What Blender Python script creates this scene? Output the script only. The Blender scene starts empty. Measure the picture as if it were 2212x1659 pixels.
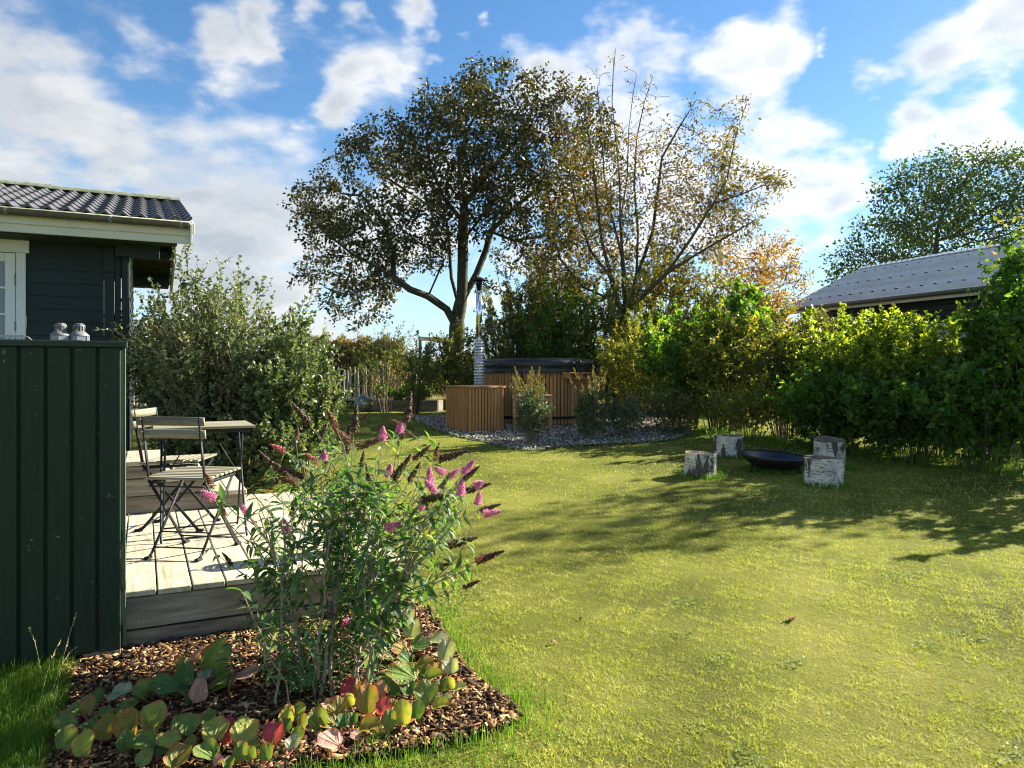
import bpy, bmesh, math, random
import numpy as np
from mathutils import Vector, Matrix, kdtree
R = math.radians
scene = bpy.context.scene
col = scene.collection
rng = np.random.default_rng(7)
random.seed(7)

# ------------------------------------------------------------------ camera
FPX = 1599.0            # focal length in pixels of a 2212 px wide frame
EYE = 1.5
HORY = 800.0            # row of the horizon in that frame
cd = bpy.data.cameras.new('camera')
cam = bpy.data.objects.new('camera', cd)
col.objects.link(cam)
cam.location = (0, 0, EYE)
cam.rotation_euler = (math.pi / 2, 0, 0)
cd.sensor_width = 36
cd.lens = 36 * FPX / 2212
cd.shift_y = -(829.5 - HORY) / 2212
cd.clip_end = 2000
cd.clip_start = 0.05
scene.camera = cam

# ------------------------------------------------------------------ light
SUN_AZ = math.atan2(.86, .51)      # from +Y towards +X
SUN_EL = R(29)
sundir = Vector((math.sin(SUN_AZ) * math.cos(SUN_EL), math.cos(SUN_AZ) * math.cos(SUN_EL), math.sin(SUN_EL)))
sl = bpy.data.lights.new('sun', 'SUN')
sl.energy = 5.0
sl.angle = R(0.5)
sl.color = (1.0, 0.92, 0.78)
so = bpy.data.objects.new('sun', sl)
col.objects.link(so)
so.rotation_euler = sundir.to_track_quat('Z', 'Y').to_euler()
scene.view_settings.view_transform = 'Standard'
scene.view_settings.look = 'None'
scene.view_settings.exposure = 1.82
scene.view_settings.gamma = 1
scene.view_settings.use_curve_mapping = False
scene.cycles.filter_width = 1.1
scene.cycles.max_bounces = 6
scene.cycles.transparent_max_bounces = 6
scene.cycles.transmission_bounces = 4
scene.cycles.sample_clamp_indirect = 4


class NT:
    """small node-tree writer"""
    def __init__(s, tree):
        s.t = tree
        s.t.nodes.clear()

    def n(s, typ, ins=None, **props):
        nd = s.t.nodes.new(typ)
        for k, v in props.items():
            setattr(nd, k, v)
        for k, v in (ins or {}).items():
            sk = nd.inputs[k]
            if isinstance(v, bpy.types.NodeSocket):
                s.t.links.new(v, sk)
            elif isinstance(v, (tuple, list)) and len(v) == 3 and sk.type == 'RGBA':
                sk.default_value = (*v, 1)
            else:
                sk.default_value = v
        return nd

    def math(s, op, a, b=0.0, c=None, clamp=False):
        ins = {0: a, 1: b}
        if c is not None:
            ins[2] = c
        return s.n('ShaderNodeMath', ins, operation=op, use_clamp=clamp).outputs[0]

    def vmath(s, op, a, b=(0, 0, 0), out=0):
        return s.n('ShaderNodeVectorMath', {0: a, 1: b}, operation=op).outputs[out]

    def noise(s, vec, scale=5., detail=4., rough=.55, dist=0., out='Fac'):
        return s.n('ShaderNodeTexNoise', {'Vector': vec, 'Scale': scale, 'Detail': detail, 'Roughness': rough, 'Distortion': dist}).outputs[out]

    def ramp(s, fac, stops, interp='LINEAR'):
        nd = s.n('ShaderNodeValToRGB', {'Fac': fac})
        cr = nd.color_ramp
        cr.interpolation = interp
        while len(cr.elements) < len(stops):
            cr.elements.new(.5)
        for e, (p, c) in zip(cr.elements, stops):
            e.position = p
            e.color = (*c, 1) if len(c) == 3 else c
        return nd.outputs['Color']

    def mix(s, fac, a, b, blend='MIX'):
        nd = s.n('ShaderNodeMix', data_type='RGBA', blend_type=blend)
        for i, v in ((0, fac), (6, a), (7, b)):
            sk = nd.inputs[i]
            if isinstance(v, bpy.types.NodeSocket):
                s.t.links.new(v, sk)
            elif isinstance(v, (tuple, list)):
                sk.default_value = (*v, 1) if len(v) == 3 else v
            else:
                sk.default_value = v
        return nd.outputs[2]

    def mrange(s, v, a, b, c=0., d=1., interp='LINEAR'):
        return s.n('ShaderNodeMapRange', {0: v, 1: a, 2: b, 3: c, 4: d}, interpolation_type=interp).outputs[0]


def pxdir(px, py):
    """direction of a photograph point (2212x1659 frame), scaled so that y = 1"""
    return Vector(((px - 1106) / FPX, 1.0, -(py - HORY) / FPX))


def at(px, py, Y):
    d = pxdir(px, py)
    return Vector((d.x * Y, Y, EYE + d.z * Y))


# ------------------------------------------------------------------ sky
world = bpy.data.worlds.new('World')
scene.world = world
world.use_nodes = True
w = NT(world.node_tree)
sky = w.n('ShaderNodeTexSky', sky_type='NISHITA', sun_disc=False, sun_elevation=SUN_EL, sun_rotation=SUN_AZ)
sky.air_density = 1.0
sky.dust_density = 0.15
sky.ozone_density = 2.5
tc = w.n('ShaderNodeTexCoord').outputs['Generated']
dirn = w.vmath('NORMALIZE', tc)
sep = w.n('ShaderNodeSeparateXYZ', {0: dirn})
dz = sep.outputs[2]
zc = w.math('ADD', w.math('MAXIMUM', dz, 0.0), 0.32)
zinv = w.math('DIVIDE', 1.0, zc)
flat = w.n('ShaderNodeVectorMath', {0: dirn, 'Scale': zinv}, operation='SCALE').outputs[0]   # a cloud layer overhead
warp = w.noise(flat, 2.6, 5, .6, out='Color')
warpv = w.vmath('SUBTRACT', warp, (.5, .5, .5))
wd = w.n('ShaderNodeVectorMath', {0: warpv, 'Scale': .24}, operation='SCALE').outputs[0]
dird = w.vmath('ADD', dirn, wd)
# cumulus heaps: heading, height and size of each
BL = [(40, 20, 230), (250, 60, 165), (430, 95, 110), (540, 85, 80), (90, 250, 200), (240, 330, 165), (20, 430, 200), (160, 480, 190),
      (330, 430, 135), (450, 470, 120), (560, 500, 90), (600, 580, 90), (430, 580, 90), (470, 235, 55),
      (640, 45, 90), (740, 90, 80), (910, 40, 95), (925, 100, 55), (760, 230, 105), (660, 285, 75), (860, 200, 80), (950, 190, 70),
      (1110, 60, 38), (1060, 130, 60), (1230, 140, 90), (1340, 120, 90), (1440, 110, 85), (1560, 110, 95), (1660, 110, 85), (1420, 250, 130),
      (1580, 240, 130), (1700, 300, 120), (1790, 400, 110), (1650, 430, 130), (1480, 420, 180), (1770, 95, 40),
      (1880, 150, 90), (2040, 110, 110), (2190, 60, 120), (2010, 235, 85), (2150, 260, 100), (1860, 345, 50), (2000, 350, 50), (1240, 350, 160), (1120, 560, 100), (900, 450, 160), (760, 720, 60), (2210, 350, 60)]
blobs = [(pxdir(x, y).normalized(), r / FPX * (1.22 if 1050 < x < 1830 and y > 100 else 1.05 if x > 1830 else .98)) for x, y, r in BL]
rb = random.Random(5)
for k in range(14):                                    # the same kind of clouds over the rest of the sky
    a = R(60 + 300 * (k + .5) / 14 - 10)
    e = R(rb.uniform(8, 60))
    blobs.append((Vector((math.sin(a) * math.cos(e), math.cos(a) * math.cos(e), math.sin(e))), rb.uniform(.2, .34)))


def heap(vec):
    f = None
    for d, r in blobs:
        dist = w.n('ShaderNodeVectorMath', {0: vec, 1: tuple(d)}, operation='DISTANCE').outputs['Value']
        g = w.math('MULTIPLY_ADD', dist, -1.0 / r, 1.0)
        f = g if f is None else w.n('ShaderNodeMath', {0: f, 1: g, 2: .22}, operation='SMOOTH_MAX').outputs[0]
    return f


hp = heap(dird)
det = w.noise(flat, 4.2, 8, .52)
det2 = w.noise(w.vmath('ADD', flat, tuple(sundir * .07 + Vector((0, 0, .02)))), 4.2, 8, .58)
dens = w.math('ADD', hp, w.math('MULTIPLY', w.math('SUBTRACT', det, .5), 1.9))
alpha = w.mrange(dens, .20, .72, 0, 1, 'SMOOTHSTEP')
thick = w.mrange(dens, .3, 1.15, 0, 1, 'SMOOTHSTEP')
relief = w.mrange(w.math('SUBTRACT', det, det2), -.07, .10, 0, 1)
broad = w.noise(flat, 1.3, 2, .5)
lit = w.math('ADD', w.math('MULTIPLY', relief, .55), w.math('SUBTRACT', .75, w.math('MULTIPLY', thick, w.mrange(broad, .35, .62, .25, .95))), clamp=True)
# clouds towards the sun are the brighter ones
toward = w.n('ShaderNodeVectorMath', {0: dirn, 1: tuple(sundir)}, operation='DOT_PRODUCT').outputs['Value']
tw = w.mrange(toward, .15, .85, 0.76, 1.04)
ccol = w.mix(lit, (2.6, 2.85, 3.15), (4.4, 4.45, 4.45))
ccol = w.n('ShaderNodeVectorMath', {0: ccol, 'Scale': tw}, operation='SCALE').outputs[0]
hs = w.n('ShaderNodeHueSaturation', {'Hue': .5, 'Saturation': 1.2, 'Value': .69, 'Color': sky.outputs[0]}).outputs[0]
hs = w.mix(w.mrange(dz, .0, .24, .75, .0), hs, (2.3, 3.5, 4.7))
tot = w.mix(w.math('MULTIPLY', alpha, .93), hs, ccol)
bg = w.n('ShaderNodeBackground', {'Color': tot, 'Strength': .075})
wo = w.n('ShaderNodeOutputWorld', {'Surface': bg.outputs[0]})
world.cycles.sampling_method = 'MANUAL'
world.cycles.sample_map_resolution = 512

# ------------------------------------------------------------------ geometry helpers
U = Vector((.8949, .4462, 0))       # along the cabin, to the right and away
V = Vector((-.4462, .8949, 0))      # into the cabin, to the left and away


def gz(x, y):
    """height of the ground: the garden rises gently towards the tub"""
    y = np.asarray(y, dtype=float)
    x = np.asarray(x, dtype=float)
    yy = np.where(y < 12.5, y, 12.5 + 1.0 * (1 - np.exp(-(y - 12.5).clip(0) / 1.0)))
    yy = np.where(yy < -6, -6, yy)
    return .045 * yy + .008 * np.sin(x * 1.1 + .6 * y) * np.sin(y * .9 - .4 * x + 1) 


def gzf(x, y):
    return float(gz(x, y))


def ground_at(px, py):
    """where a photograph point meets the sloping lawn"""
    d = pxdir(px, py)
    Y = EYE / (.045 - d.z)
    if Y > 12.5:
        Y = (EYE - .60) / (-d.z) if d.z < 0 else 30
    return Vector((d.x * Y, Y, gzf(d.x * Y, Y)))


def np_mesh(name, Vt, F):
    Vt = np.asarray(Vt, dtype=np.float32)
    F = np.asarray(F, dtype=np.int32)
    me = bpy.data.meshes.new(name)
    me.vertices.add(len(Vt))
    me.vertices.foreach_set('co', Vt.ravel())
    k = F.shape[1]
    me.loops.add(F.size)
    me.loops.foreach_set('vertex_index', F.ravel())
    me.polygons.add(len(F))
    me.polygons.foreach_set('loop_start', np.arange(0, F.size, k, dtype=np.int32))
    me.polygons.foreach_set('loop_total', np.full(len(F), k, dtype=np.int32))
    me.update(calc_edges=True)
    return me


class Acc:
    """collects vertex / face blocks; faces are stored as quads (a triangle repeats nothing, it is kept apart)"""
    def __init__(s):
        s.v, s.q, s.t, s.n = [], [], [], 0

    def add(s, Vt, F):
        Vt = np.asarray(Vt, dtype=np.float32).reshape(-1, 3)
        F = np.asarray(F, dtype=np.int32)
        if len(F):
            (s.q if F.shape[1] == 4 else s.t).append(F + s.n)
        s.v.append(Vt)
        s.n += len(Vt)
        return s

    def mesh(s, name, origin=None, smooth=False):
        Vt = np.concatenate(s.v)
        if origin is not None:
            Vt = Vt - np.array(origin, dtype=np.float32)
        q = np.concatenate(s.q) if s.q else np.zeros((0, 4), np.int32)
        t = np.concatenate(s.t) if s.t else np.zeros((0, 3), np.int32)
        me = bpy.data.meshes.new(name)
        me.vertices.add(len(Vt))
        me.vertices.foreach_set('co', Vt.astype(np.float32).ravel())
        me.loops.add(q.size + t.size)
        me.loops.foreach_set('vertex_index', np.concatenate([q.ravel(), t.ravel()]).astype(np.int32))
        me.polygons.add(len(q) + len(t))
        st = np.concatenate([np.arange(len(q)) * 4, q.size + np.arange(len(t)) * 3]).astype(np.int32)
        me.polygons.foreach_set('loop_start', st)
        me.polygons.foreach_set('loop_total', np.concatenate([np.full(len(q), 4), np.full(len(t), 3)]).astype(np.int32))
        if smooth:
            me.polygons.foreach_set('use_smooth', np.ones(len(q) + len(t), dtype=bool))
        me.update(calc_edges=True)
        return me


def wm(o):
    m = o.matrix_basis.copy()
    while o.parent:
        o = o.parent
        m = o.matrix_basis @ m
    return m


def link(name, me, mat=None, parent=None, M=None):
    """one mesh as one object; M is its world matrix"""
    o = bpy.data.objects.new(name, me)
    col.objects.link(o)
    if mat is not None:
        if me.materials:
            if me.materials[0] is not mat:
                o.material_slots[0].link = 'OBJECT'
                o.material_slots[0].material = mat
        else:
            me.materials.append(mat)
    if parent:
        o.parent = parent
        if M is not None:
            o.matrix_basis = wm(parent).inverted() @ M
    elif M is not None:
        o.matrix_basis = M
    return o


def thing(name, label, cat, loc=(0, 0, 0), rz=0., group=None):
    o = bpy.data.objects.new(name, None)
    o.empty_display_size = .1
    col.objects.link(o)
    o.location = loc
    o.rotation_euler = (0, 0, rz)
    o['label'] = label
    o['category'] = cat
    if group:
        o['group'] = group
    return o


def tag(o, label=None, cat=None, group=None, kind=None):
    for k, v in (('label', label), ('category', cat), ('group', group), ('kind', kind)):
        if v:
            o[k] = v
    return o


def frame(o, x, y, z=None):
    """matrix with origin o and the given x and y axes"""
    x = Vector(x).normalized()
    y = Vector(y).normalized()
    z = x.cross(y).normalized()
    y = z.cross(x)
    M = Matrix.Identity(4)
    for i in range(3):
        M[i][0], M[i][1], M[i][2], M[i][3] = x[i], y[i], z[i], o[i]
    return M


_boxes = {}


def box_mesh(L, W, T, bev=.002):
    key = (round(L, 3), round(W, 3), round(T, 3), bev)
    if key in _boxes:
        return _boxes[key]
    bm = bmesh.new()
    bmesh.ops.create_cube(bm, size=1)
    bmesh.ops.scale(bm, vec=(L, W, T), verts=bm.verts)
    if bev:
        bmesh.ops.bevel(bm, geom=bm.edges[:], offset=min(bev, T * .3, W * .3), segments=1, affect='EDGES')
    me = bpy.data.meshes.new('board')
    bm.to_mesh(me)
    bm.free()
    _boxes[key] = me
    return me


def board(name, a, b, W, T, up, mat, parent, bev=.002, shift=(0, 0)):
    """a straight timber from a to b, W wide (across up), T thick along up"""
    a, b, up = Vector(a), Vector(b), Vector(up)
    x = (b - a)
    L = x.length
    x.normalize()
    y = up.cross(x).normalized()
    M = frame((a + b) / 2, x, y)
    me = box_mesh(L, W, T, bev)
    # shared mesh, own material
    if not me.materials:
        me.materials.append(mat)
    return link(name, me, mat, parent, M)


def tube_path(pts, rad, sides=8, caps=True):
    pts = [Vector(p) for p in pts]
    if not hasattr(rad, '__len__'):
        rad = [rad] * len(pts)
    Vt, F = [], []
    n = None
    for i, p in enumerate(pts):
        d = (pts[min(i + 1, len(pts) - 1)] - pts[max(i - 1, 0)])
        if d.length < 1e-9:
            d = Vector((0, 0, 1))
        d.normalize()
        if n is None:
            n = d.orthogonal().normalized()
        else:
            n = (n - d * n.dot(d))
            n = n.normalized() if n.length > 1e-6 else d.orthogonal().normalized()
        b = d.cross(n)
        for k in range(sides):
            a = 2 * math.pi * k / sides
            Vt.append(p + (n * math.cos(a) + b * math.sin(a)) * rad[i])
    for i in range(len(pts) - 1):
        for k in range(sides):
            k2 = (k + 1) % sides
            F.append((i * sides + k, i * sides + k2, (i + 1) * sides + k2, (i + 1) * sides + k))
    T = []
    if caps:
        m = len(Vt)
        Vt.append(pts[0]); Vt.append(pts[-1])
        e = (len(pts) - 1) * sides
        for k in range(sides):
            k2 = (k + 1) % sides
            T.append((m, k2, k)); T.append((m + 1, e + k, e + k2))
    return np.array([tuple(v) for v in Vt]), np.array(F), np.array(T) if T else np.zeros((0, 3), int)


def tube_obj(name, pts, rad, sides, mat, parent=None, smooth=True):
    a = Acc()
    Vt, F, T = tube_path(pts, rad, sides)
    a.add(Vt, F)
    a.t.append(np.asarray(T, np.int32))
    o0 = pts[0]
    me = a.mesh(name, o0, smooth)
    return link(name, me, mat, parent, Matrix.Translation(o0))


def add_tube(acc, pts, rad, sides=6, caps=True):
    Vt, F, T = tube_path(pts, rad, sides, caps)
    n0 = acc.n
    acc.add(Vt, F)
    if len(T):
        acc.t.append(np.asarray(T, np.int32) + n0)


def add_box(acc, c, dims, M=None):
    c = np.array(c, float)
    d = np.array(dims, float) / 2
    s = np.array([(-1, -1, -1), (1, -1, -1), (1, 1, -1), (-1, 1, -1), (-1, -1, 1), (1, -1, 1), (1, 1, 1), (-1, 1, 1)])
    Vt = s * d
    if M is not None:
        Vt = Vt @ np.array(M.to_3x3()).T
    acc.add(Vt + c, [(0, 3, 2, 1), (4, 5, 6, 7), (0, 1, 5, 4), (1, 2, 6, 5), (2, 3, 7, 6), (3, 0, 4, 7)])


def add_segments(acc, P0, P1, R0, R1, sides=3):
    """many separate twigs at once"""
    P0, P1 = np.asarray(P0, float), np.asarray(P1, float)
    if len(P0) == 0:
        return
    D = P1 - P0
    D /= np.linalg.norm(D, axis=1, keepdims=True) + 1e-9
    A = np.where(np.abs(D[:, 2:3]) > .9, np.array([[1., 0, 0]]), np.array([[0, 0, 1.]]))
    N = np.cross(D, A)
    N /= np.linalg.norm(N, axis=1, keepdims=True) + 1e-9
    B = np.cross(D, N)
    n = len(P0)
    Vt = np.zeros((n, 2 * sides, 3))
    for k in range(sides):
        a = 2 * math.pi * k / sides
        off = N * math.cos(a) + B * math.sin(a)
        Vt[:, k] = P0 + off * np.asarray(R0).reshape(-1, 1)
        Vt[:, sides + k] = P1 + off * np.asarray(R1).reshape(-1, 1)
    base = (np.arange(n) * 2 * sides)[:, None]
    F = [base + np.array([[k, (k + 1) % sides, sides + (k + 1) % sides, sides + k]]) for k in range(sides)]
    acc.add(Vt.reshape(-1, 3), np.concatenate(F))


def nrm(a):
    return a / (np.linalg.norm(a, axis=1, keepdims=True) + 1e-9)


def add_leaves(acc, P, D, N, L, W, kind=0, fold=.18, droop=.15):
    """leaf blades: P base, D direction, N face normal; kind 0 = two triangles, 1 = six-point leaf"""
    P, D, N = np.asarray(P, float), nrm(np.asarray(D, float)), np.asarray(N, float)
    L = np.broadcast_to(np.asarray(L, float).reshape(-1, 1), (len(P), 1))
    W = np.broadcast_to(np.asarray(W, float).reshape(-1, 1), (len(P), 1))
    S = nrm(np.cross(D, N))
    N2 = np.cross(S, D)
    tip = P + D * L - N2 * droop * L
    n = len(P)
    if kind == 0:
        m = P + D * L * .45
        Vt = np.stack([P, m + S * W / 2 + N2 * fold * W, tip, m - S * W / 2 + N2 * fold * W], 1)
        b = (np.arange(n) * 4)[:, None]
        acc.add(Vt.reshape(-1, 3), np.concatenate([b + np.array([[0, 1, 2]]), b + np.array([[0, 2, 3]])]))
    else:
        m1 = P + D * L * .28
        m2 = P + D * L * .66 - N2 * droop * .4 * L
        Vt = np.stack([P, m1 + S * W * .48 + N2 * fold * W, m2 + S * W * .36 + N2 * fold * .8 * W, tip,
                       m2 - S * W * .36 + N2 * fold * .8 * W, m1 - S * W * .48 + N2 * fold * W], 1)
        b = (np.arange(n) * 6)[:, None]
        acc.add(Vt.reshape(-1, 3), np.concatenate([b + np.array([[0, 1, 2, 3]]), b + np.array([[0, 3, 4, 5]])]))


def rand_unit(n, r=rng):
    return nrm(r.normal(size=(n, 3)))
# ------------------------------------------------------------------ materials
def new_mat(name):
    m = bpy.data.materials.new(name)
    m.use_nodes = True
    return m, NT(m.node_tree)


def finish(t, bsdf, disp=None):
    out = t.n('ShaderNodeOutputMaterial', {'Surface': bsdf})
    return out


def bump(t, h, strength=.3, dist=.01):
    return t.n('ShaderNodeBump', {'Height': h, 'Strength': strength, 'Distance': dist}).outputs[0]


def leaf_mat(name, stops, trans=.46, tboost=(1.8, 1.75, .5), rough=.45, spec=.4, spots=0.0, grow=.35):
    m, t = new_mat(name)
    geo = t.n('ShaderNodeNewGeometry')
    oc = t.n('ShaderNodeTexCoord').outputs['Object']
    nz = t.noise(oc, 1.3, 3, .6)
    ri = t.math('FRACT', t.math('ADD', geo.outputs['Random Per Island'], t.n('ShaderNodeObjectInfo').outputs['Random']))
    f = t.math('ADD', t.math('MULTIPLY', ri, 1 - grow), t.math('MULTIPLY', t.mrange(nz, .3, .7), grow))
    c = t.ramp(f, stops)
    if spots:
        sp = t.noise(oc, 60, 2, .6)
        c = t.mix(t.mrange(sp, .62, .72, 0, spots), c, (.12, .05, .02))
    pb = t.n('ShaderNodeBsdfPrincipled', {'Base Color': c, 'Roughness': rough, 'Specular IOR Level': spec})
    tcol = t.mix(1.0, c, tboost, 'MULTIPLY')
    tr = t.n('ShaderNodeBsdfTranslucent', {'Color': tcol})
    mx = t.n('ShaderNodeMixShader', {0: trans, 1: pb.outputs[0], 2: tr.outputs[0]})
    finish(t, mx.outputs[0])
    return m


def wood_mat(name, c0, c1, c2, scale=1., rough=.7, grain=26, contrast=1., knots=.5, knotcol=(.05, .03, .015), green=0., bumpk=.35, weather=None):
    """timber with the grain running along the board's own x axis"""
    m, t = new_mat(name)
    oi = t.n('ShaderNodeObjectInfo').outputs['Random']
    oc = t.n('ShaderNodeTexCoord').outputs['Object']
    off = t.n('ShaderNodeCombineXYZ', {0: t.math('MULTIPLY', oi, 37.), 1: t.math('MULTIPLY', oi, 91.), 2: t.math('MULTIPLY', oi, 53.)}).outputs[0]
    p = t.vmath('ADD', oc, off)
    mp = t.n('ShaderNodeMapping', {'Vector': p, 'Scale': (1.6 * scale, grain * scale, grain * scale)}).outputs[0]
    big = t.n('ShaderNodeMapping', {'Vector': p, 'Scale': (.8, 6, 6)}).outputs[0]
    kn = t.n('ShaderNodeTexVoronoi', {'Vector': t.n('ShaderNodeMapping', {'Vector': p, 'Scale': (2.2, 7, 7)}).outputs[0], 'Scale': 1.0}).outputs['Distance']
    kmask = t.mrange(kn, .05, .13, 1, 0, 'SMOOTHSTEP')
    g1 = t.noise(mp, 2.2, 6, .6, t.math('MULTIPLY', kmask, 3.))
    g2 = t.noise(big, 1.5, 3, .5)
    f = t.math('ADD', t.math('MULTIPLY', t.mrange(g1, .3, .7), .6 * contrast), t.math('MULTIPLY', t.mrange(g2, .3, .7), .4))
    c = t.ramp(f, [(0, c0), (.5, c1), (1, c2)])
    tint = t.mrange(oi, 0, 1, .78, 1.15)
    c = t.n('ShaderNodeVectorMath', {0: c, 'Scale': tint}, operation='SCALE').outputs[0]
    if knots:
        c = t.mix(t.math('MULTIPLY', kmask, knots), c, knotcol)
    if green:
        gn = t.noise(p, 3.5, 4, .6)
        c = t.mix(t.mrange(gn, .45, .75, 0, green), c, (.16, .19, .06))
    if weather:
        wn = t.noise(p, 9, 5, .65)
        c = t.mix(t.mrange(wn, .5, .68, 0, weather[0]), c, weather[1])
    h = t.math('ADD', g1, t.math('MULTIPLY', g2, .5))
    pb = t.n('ShaderNodeBsdfPrincipled', {'Base Color': c, 'Roughness': rough, 'Specular IOR Level': .3, 'Normal': bump(t, h, bumpk, .004)})
    finish(t, pb.outputs[0])
    return m


def paint_mat(name, c, rough=.55, dirt=.25, dirtcol=(.1, .1, .07), grain=.15):
    m, t = new_mat(name)
    oi = t.n('ShaderNodeObjectInfo').outputs['Random']
    oc = t.n('ShaderNodeTexCoord').outputs['Object']
    p = t.vmath('ADD', oc, t.n('ShaderNodeCombineXYZ', {0: t.math('MULTIPLY', oi, 31.), 1: oi, 2: oi}).outputs[0])
    g = t.noise(t.n('ShaderNodeMapping', {'Vector': p, 'Scale': (2, 40, 40)}).outputs[0], 2, 5, .6)
    d = t.noise(p, 2.3, 5, .65)
    sp = t.noise(p, 34, 2, .5)
    col_ = t.mix(t.mrange(d, .42, .75, 0, dirt), c, dirtcol)
    col_ = t.mix(t.mrange(sp, .70, .74, 0, dirt * .8), col_, (.35, .36, .3))
    col_ = t.n('ShaderNodeVectorMath', {0: col_, 'Scale': t.mrange(g, .3, .7, 1 - grain, 1 + grain)}, operation='SCALE').outputs[0]
    pb = t.n('ShaderNodeBsdfPrincipled', {'Base Color': col_, 'Roughness': t.mrange(d, .3, .7, rough - .08, rough + .12), 'Specular IOR Level': .35, 'Normal': bump(t, g, .25, .003)})
    finish(t, pb.outputs[0])
    return m


def simple_mat(name, c, rough=.5, metal=0., spec=.5, var=.12, nscale=12, bumpk=.1, c2=None):
    m, t = new_mat(name)
    oc = t.n('ShaderNodeTexCoord').outputs['Object']
    n = t.noise(oc, nscale, 5, .6)
    if c2 is None:
        cc = t.n('ShaderNodeVectorMath', {0: c, 'Scale': t.mrange(n, .3, .7, 1 - var, 1 + var)}, operation='SCALE').outputs[0]
    else:
        cc = t.mix(t.mrange(n, .4, .62), c, c2)
    pb = t.n('ShaderNodeBsdfPrincipled', {'Base Color': cc, 'Roughness': t.mrange(n, .3, .7, rough * .85, min(1, rough * 1.15)), 'Metallic': metal,
                                        'Specular IOR Level': spec, 'Normal': bump(t, n, bumpk, .004)})
    finish(t, pb.outputs[0])
    return m


M = {}
M['deck'] = wood_mat('weathered_deck_wood', (.26, .23, .165), (.44, .40, .30), (.58, .53, .41), grain=22, green=.25, knots=.35, knotcol=(.2, .15, .1), rough=.75, bumpk=.5)
M['greywood'] = wood_mat('grey_weathered_wood', (.06, .048, .034), (.19, .165, .13), (.36, .32, .25), grain=17, knots=.75, knotcol=(.05, .035, .02), green=.18, rough=.8, bumpk=.5)
M['chairwood'] = wood_mat('bleached_slat_wood', (.13, .115, .075), (.26, .24, .17), (.40, .37, .28), grain=24, knots=.1, green=.3, rough=.8)
M['cedar'] = wood_mat('tub_cladding_wood', (.35, .16, .052), (.49, .245, .085), (.62, .34, .14), grain=16, knots=.75, knotcol=(.10, .035, .015), rough=.6, contrast=.8)
M['cedarlight'] = wood_mat('new_pine_wood', (.36, .19, .08), (.46, .27, .13), (.55, .35, .19), grain=18, knots=.4, rough=.65)
M['picket'] = wood_mat('split_chestnut_wood', (.32, .28, .21), (.52, .46, .36), (.68, .62, .5), grain=14, knots=.2, rough=.85)
M['darkgreen'] = paint_mat('dark_green_paint', (.010, .026, .014), .6, .25, (.02, .035, .018), .22)
M['bluegreen'] = paint_mat('blackish_green_paint', (.012, .024, .024), .55, .2, (.022, .035, .03), .25)
M['soffit'] = paint_mat('soffit_green_paint', (.02, .035, .022), .7, .3, (.04, .06, .02), .3)
M['capgreen'] = paint_mat('wall_cap_paint', (.016, .034, .022), .5, .25, (.03, .045, .02), .2)
M['litmossyend'] = paint_mat('sunlit_mossy_green_paint', (.10, .16, .09), .7, .5, (.05, .09, .03), .3)  # mossy green; the paler base puts sunlight on the wall end into the colour
M['white'] = paint_mat('white_paint', (.72, .74, .74), .45, .22, (.45, .48, .42), .05)
M['cream'] = paint_mat('cream_fascia_paint', (.62, .61, .52), .5, .28, (.4, .4, .28), .06)
M['blackmetal'] = simple_mat('black_powder_coated_steel', (.012, .014, .017), .6, .0, .3, .2, 40, .05)
M['roof'] = simple_mat('charcoal_metal_tile', (.085, .083, .086), .45, .0, .6, .15, 3, .03)
M['gutter'] = simple_mat('dull_zinc_gutter', (.10, .095, .075), .5, .3, .5, .25, 8, .08)
M['bracket'] = simple_mat('galvanised_bracket', (.22, .24, .25), .5, .5, .5, .2, 20, .05)
M['ridge'] = simple_mat('mossy_ridge_metal', (.30, .31, .25), .6, .2, .4, .3, 14, .1, c2=(.16, .2, .09))
M['steel'] = simple_mat('polished_stainless_steel', (.75, .76, .78), .14, 1.0, .5, .06, 3, .06)
M['zinc'] = simple_mat('aged_zinc', (.22, .27, .27), .55, .45, .5, .25, 9, .1)
M['lantern'] = simple_mat('grey_lantern_metal', (.15, .155, .155), .65, .1, .5, .2, 50, .1)
M['glass'] = simple_mat('dim_window_glass', (.16, .17, .20), .12, 0, .8, .1, 3, .0)
M['darkinside'] = simple_mat('shaded_interior', (.02, .02, .02), .9, 0, .1, .1, 3, .0)
M['curtain'] = simple_mat('pale_curtain', (.45, .43, .47), .9, 0, .1, .1, 9, .2)
M['leather'] = simple_mat('black_vinyl_cover', (.017, .019, .022), .36, 0, .5, .2, 22, .35)
M['strap'] = simple_mat('black_webbing', (.012, .012, .012), .6, 0, .4, .1, 60, .1)
M['bowl'] = simple_mat('black_enamelled_steel', (.022, .023, .027), .33, .2, .6, .3, 14, .04)
M['band'] = simple_mat('dark_steel_band', (.02, .035, .035), .4, .6, .5, .2, 30, .05)
M['sticker'] = simple_mat('yellow_sticker', (.5, .52, .1), .5, 0, .4, .05, 30, 0)
M['cabletray'] = simple_mat('pale_grey_plastic', (.34, .36, .37), .5, 0, .4, .12, 40, .05)
M['wicker'] = simple_mat('grey_willow', (.26, .24, .2), .7, 0, .3, .3, 60, .3, c2=(.13, .12, .10))
M['terracotta'] = simple_mat('rusty_red_metal', (.30, .07, .035), .6, 0, .4, .25, 20, .1)
M['blackslate'] = simple_mat('dark_backing', (.008, .007, .006), .8, 0, .2, .2, 10, 0)
M['twig'] = simple_mat('twig_bark', (.17, .13, .09), .85, 0, .2, .3, 60, .2, c2=(.09, .075, .05))
M['twigpale'] = simple_mat('pale_twig_bark', (.34, .29, .20), .85, 0, .2, .25, 50, .2, c2=(.22, .17, .11))
M['twigred'] = simple_mat('purple_stem', (.09, .04, .03), .75, 0, .3, .3, 50, .2)
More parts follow.
